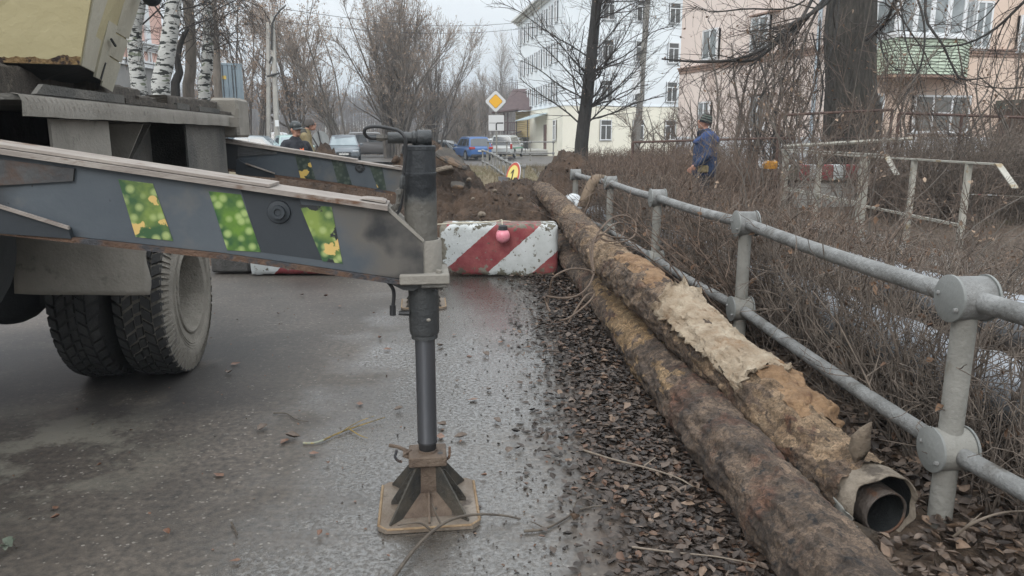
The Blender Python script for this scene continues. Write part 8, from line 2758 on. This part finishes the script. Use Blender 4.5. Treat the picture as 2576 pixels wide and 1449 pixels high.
litter('leaf_litter', 'lighter brown leaves scattered among the wet ones', x, y, rl_.uniform(.015, .04, len(x)), .045, M_LEAF2)
n = 5200
y = 1.6 + 9 * rl_.random(n) ** 1.4
x = np.interp(y, fenceY, fenceX) - .25 + rl_.random(n) * 1.6
x = np.concatenate([x, 1.25 + rl_.random(2200) * 1.2]); y = np.concatenate([y, 1.5 + 2.2 * rl_.random(2200)])
Bx = np.interp(y, pathB[:, 1], pathB[:, 0])
k = (x > Ax(y) + .3) & ~((np.abs(x - Bx) < .19) & (y > 2.5))
x, y = x[k], y[k]
litter('leaf_litter', 'dry fallen leaves under the railing and hedge', x, y, rl_.uniform(.01, .05, len(x)), .046, M_LEAF2, .4)
n = 3500
y = 2 + 8 * rl_.random(n); x = 2.2 + 3 * rl_.random(n)
litter('leaf_litter', 'brown leaves on the ground around the silver pipes', x, y, rl_.uniform(.01, .05, n), .055, M_LEAF1, .5)
# mud crumbs near the leaves
n = 1500
y = 1.8 + 6 * rl_.random(n) ** 1.2
x = .55 - rl_.gamma(1.6, .22, n)
z = np.full(n, .002)
V, F = leaves(np.stack([x, y, z], 1), .013, rl_, .4, 1.0)
ob('mud_crumbs', None, M_LEAF1, me=npmesh('mud_crumbs', V, F), kind='stuff', label='dark crumbs and leaf shreds strewn on the wet asphalt', cat='debris')
n = 260
y = 2 + 5.8 * rl_.random(n); x = -3 + 4.2 * rl_.random(n)
V, F = leaves(np.stack([x, y, np.full(n, .003)], 1), .012, rl_, .3, .8)
ob('mud_crumbs', None, M_LEAF3, me=npmesh('mud_crumbs2', V, F), kind='stuff', label='small reddish leaf bits scattered over the road', cat='debris')
# single loose leaves on the asphalt
spots = [(1105, 757), (1108, 870), (975, 878), (940, 788), (576, 938), (592, 915), (825, 1166), (1112, 1070), (1108, 1097), (1218, 1197), (1160, 1100), (138, 1277), (140, 1302), (660, 1078), (592, 1410), (805, 1343), (1222, 893), (1142, 842), (420, 1340),
         (735, 1100), (855, 770), (1180, 900), (1230, 980), (790, 1140), (955, 850), (1150, 960), (1260, 860), (700, 790), (760, 742), (905, 1015), (820, 745), (1003, 1030), (550, 1195), (250, 1170), (1280, 1135), (1190, 1005), (540, 790), (1250, 1060), (715, 1110), (1090, 985)]
lm = []
for v in range(3):
    rr6 = np.random.default_rng(900 + v)
    V, F = leaves(np.zeros((1, 3)), .062, rr6, .15, .9)
    me = npmesh('fallen_leaf', V, F, sm=True)
    me.materials.append(M_LEAF3 if v != 1 else M_LEAF2)
    lm.append(me)
for i, (px, py) in enumerate(spots):
    p = PZ(px, py, .012)
    o = bpy.data.objects.new('fallen_leaf', lm[i % 3])
    o.location = p
    s_ = .5 + .5 * ((i * 37) % 11) / 11
    o.scale = (s_, s_, s_)
    o.rotation_euler = (0, 0, i * 2.4)
    C.objects.link(o)
    tag(o, 'single small brown leaf lying loose on the wet asphalt', 'leaf', 'loose leaves on the asphalt')
# sticks
M_STICK = mat('wet_stick', (.045, .035, .028), (.10, .08, .06), 30, .6)
M_STICKL = mat('pale_stick', (.14, .11, .085), (.22, .18, .14), 30, .7)
def stick(label, main, r0, r1, subs, m=M_STICK, cat='branch'):
    t = thing('fallen_branch', label, cat, PZ(*main[0][:2], 0), 0, 'twigs and branches on the ground')
    P3 = [PZ(a[0], a[1], a[2] if len(a) > 2 else .01) for a in main]
    c = catmull(P3, 6)
    ob('stem', MB().tube(c, list(np.linspace(r0, r1, len(c))), 7), m, t, sm=True)
    for s_ in subs:
        c = catmull([PZ(a[0], a[1], a[2] if len(a) > 2 else .012) for a in s_], 5)
        ob('side_twig', MB().tube(c, list(np.linspace(r1 * 1.3, r1 * .5, len(c))), 5), m, t, sm=True)
stick('curved branch lying across the front of the jack foot', [(985, 1460, .02), (1040, 1385, .03), (1090, 1335, .05), (1140, 1305, .06), (1200, 1294, .05), (1260, 1296, .03), (1310, 1305, .01)], .0075, .004,
      [[(1112, 1322, .05), (1100, 1300, .08), (1092, 1280, .11), (1088, 1268, .12)], [(1098, 1342, .04), (1060, 1345, .02), (1020, 1348, .01)], [(1088, 1336, .05), (1062, 1318, .04), (1040, 1315, .05), (1000, 1322, .035)]], M_STICK)
stick('forked dark branch beyond the leaf bank right of the jack foot', [(1318, 1336), (1370, 1330), (1420, 1305), (1450, 1285), (1490, 1275), (1520, 1272)], .006, .003,
      [[(1370, 1328), (1350, 1318), (1335, 1312)], [(1440, 1290), (1450, 1262, .03), (1475, 1255, .03), (1500, 1270)]])
stick('lichen covered thin branch by the small puddle', [(762, 1115), (800, 1112), (850, 1090), (900, 1072), (968, 1050, .02)], .006, .0025, [[(850, 1092), (900, 1062, .03), (945, 1045, .05)], [(880, 1080), (905, 1095), (925, 1102)]], mat('lichen_stick', (.07, .06, .04), (.42, .27, .05), 22, .8, c3=(.25, .26, .2), t3=.55, s3=18))
stick('small dark twig left of the small puddle', [(688, 1039), (720, 1040), (745, 1055), (776, 1061)], .004, .002, [[(745, 1055), (758, 1050)]])
stick('pale straight stick lying on the leaves near the lower pipe', [(1466, 1132, .02), (1540, 1155, .04), (1620, 1175, .05), (1700, 1200, .05), (1745, 1225, .03)], .005, .003, [[(1620, 1172, .05), (1650, 1150, .08)]], M_STICKL)
stick('thin pale stick at the bottom between leaves and pipe', [(1590, 1376, .03), (1700, 1390, .04), (1800, 1400, .04), (1905, 1420, .03)], .004, .002, [], M_STICKL)
stick('short dark stick on the asphalt at the lower left', [(582, 1315), (590, 1330), (597, 1345)], .004, .003, [])
stick('thin stem beside the railing post foot', [(2378, 1365, .05), (2450, 1315, .18), (2520, 1290, .22), (2590, 1285, .25)], .006, .003, [[(2430, 1325, .15), (2470, 1290, .2)]], M_STICKL)
stick('pale twig before the open pipe end', [(2095, 1380, .1), (2160, 1395, .08), (2240, 1418, .05), (2330, 1440, .05)], .0035, .002, [], M_STICKL)
stick('small grey twig at the bottom left edge', [(12, 1345), (30, 1362, .02), (42, 1378)], .004, .003, [[(28, 1360, .02), (40, 1345, .03)]])
# small green weeds
wm = mat('weed_green', (.05, .10, .03), (.10, .17, .055), 14, .6)
for k, (px, py, X_, lab) in enumerate([(2255, 1255, 0, 'small green weed between the pipe mouth and the railing post'), (2420, 1180, 0, 'green weed right behind the nearest railing post'), (20, 1388, 0, 'grey green sprig at the lower left corner')]):
    p = PZ(px, py, .04 if k < 2 else .012)
    rw = np.random.default_rng(k)
    nl = 14 if k < 2 else 8
    c = p + Vector((0, 0, .01))
    pts = np.array([c[:]]) + rw.normal(0, .028, (nl, 3)) * [1, 1, .3] + [0, 0, .02]
    V, F = leaves(pts, .035, rw, .6, .6)
    ob('weed', None, wm if k < 2 else mat('sprig_grey', (.09, .11, .08), (.16, .18, .14), 9, .7), me=npmesh('weed', V, F), label=lab, cat='weed', kind='stuff')
# grass tufts by the far railing and white block
rg_ = np.random.default_rng(71)
n = 5000
x = rg_.uniform(-3.5, 4.5, n); y = rg_.uniform(18, 40, n)
P0 = np.stack([x, y, gzv(y) + .0], 1)
dv = np.stack([rg_.normal(0, .5, n), rg_.normal(0, .5, n), np.ones(n)], 1) * rg_.uniform(.08, .28, (n, 1))
Pst = P0[:, None] + dv[:, None] * np.linspace(0, 1, 3)[None, :, None]
V, F = tubes(Pst, np.linspace(.008, .003, 3)[None] * np.ones((n, 1)))
ob('dry_grass', None, M_GRASS, me=npmesh('dry_grass', V, F), kind='stuff', label='dry grass tufts beyond the spoil heap', cat='grass')

# ================================================================== AIR
q = MB().box(-930, 930, -330, 930, -3, 60)
hz = ob('haze', q, None, kind='stuff')
hm = bpy.data.materials.new('haze')
hm.use_nodes = True
hm.node_tree.nodes.clear()
_o = hm.node_tree.nodes.new('ShaderNodeOutputMaterial')
_v = hm.node_tree.nodes.new('ShaderNodeVolumePrincipled')
_v.inputs['Color'].default_value = (.86, .93, 1, 1)
_v.inputs['Density'].default_value = 0.0012
hm.node_tree.links.new(_v.outputs[0], _o.inputs['Volume'])
hz.data.materials.append(hm)
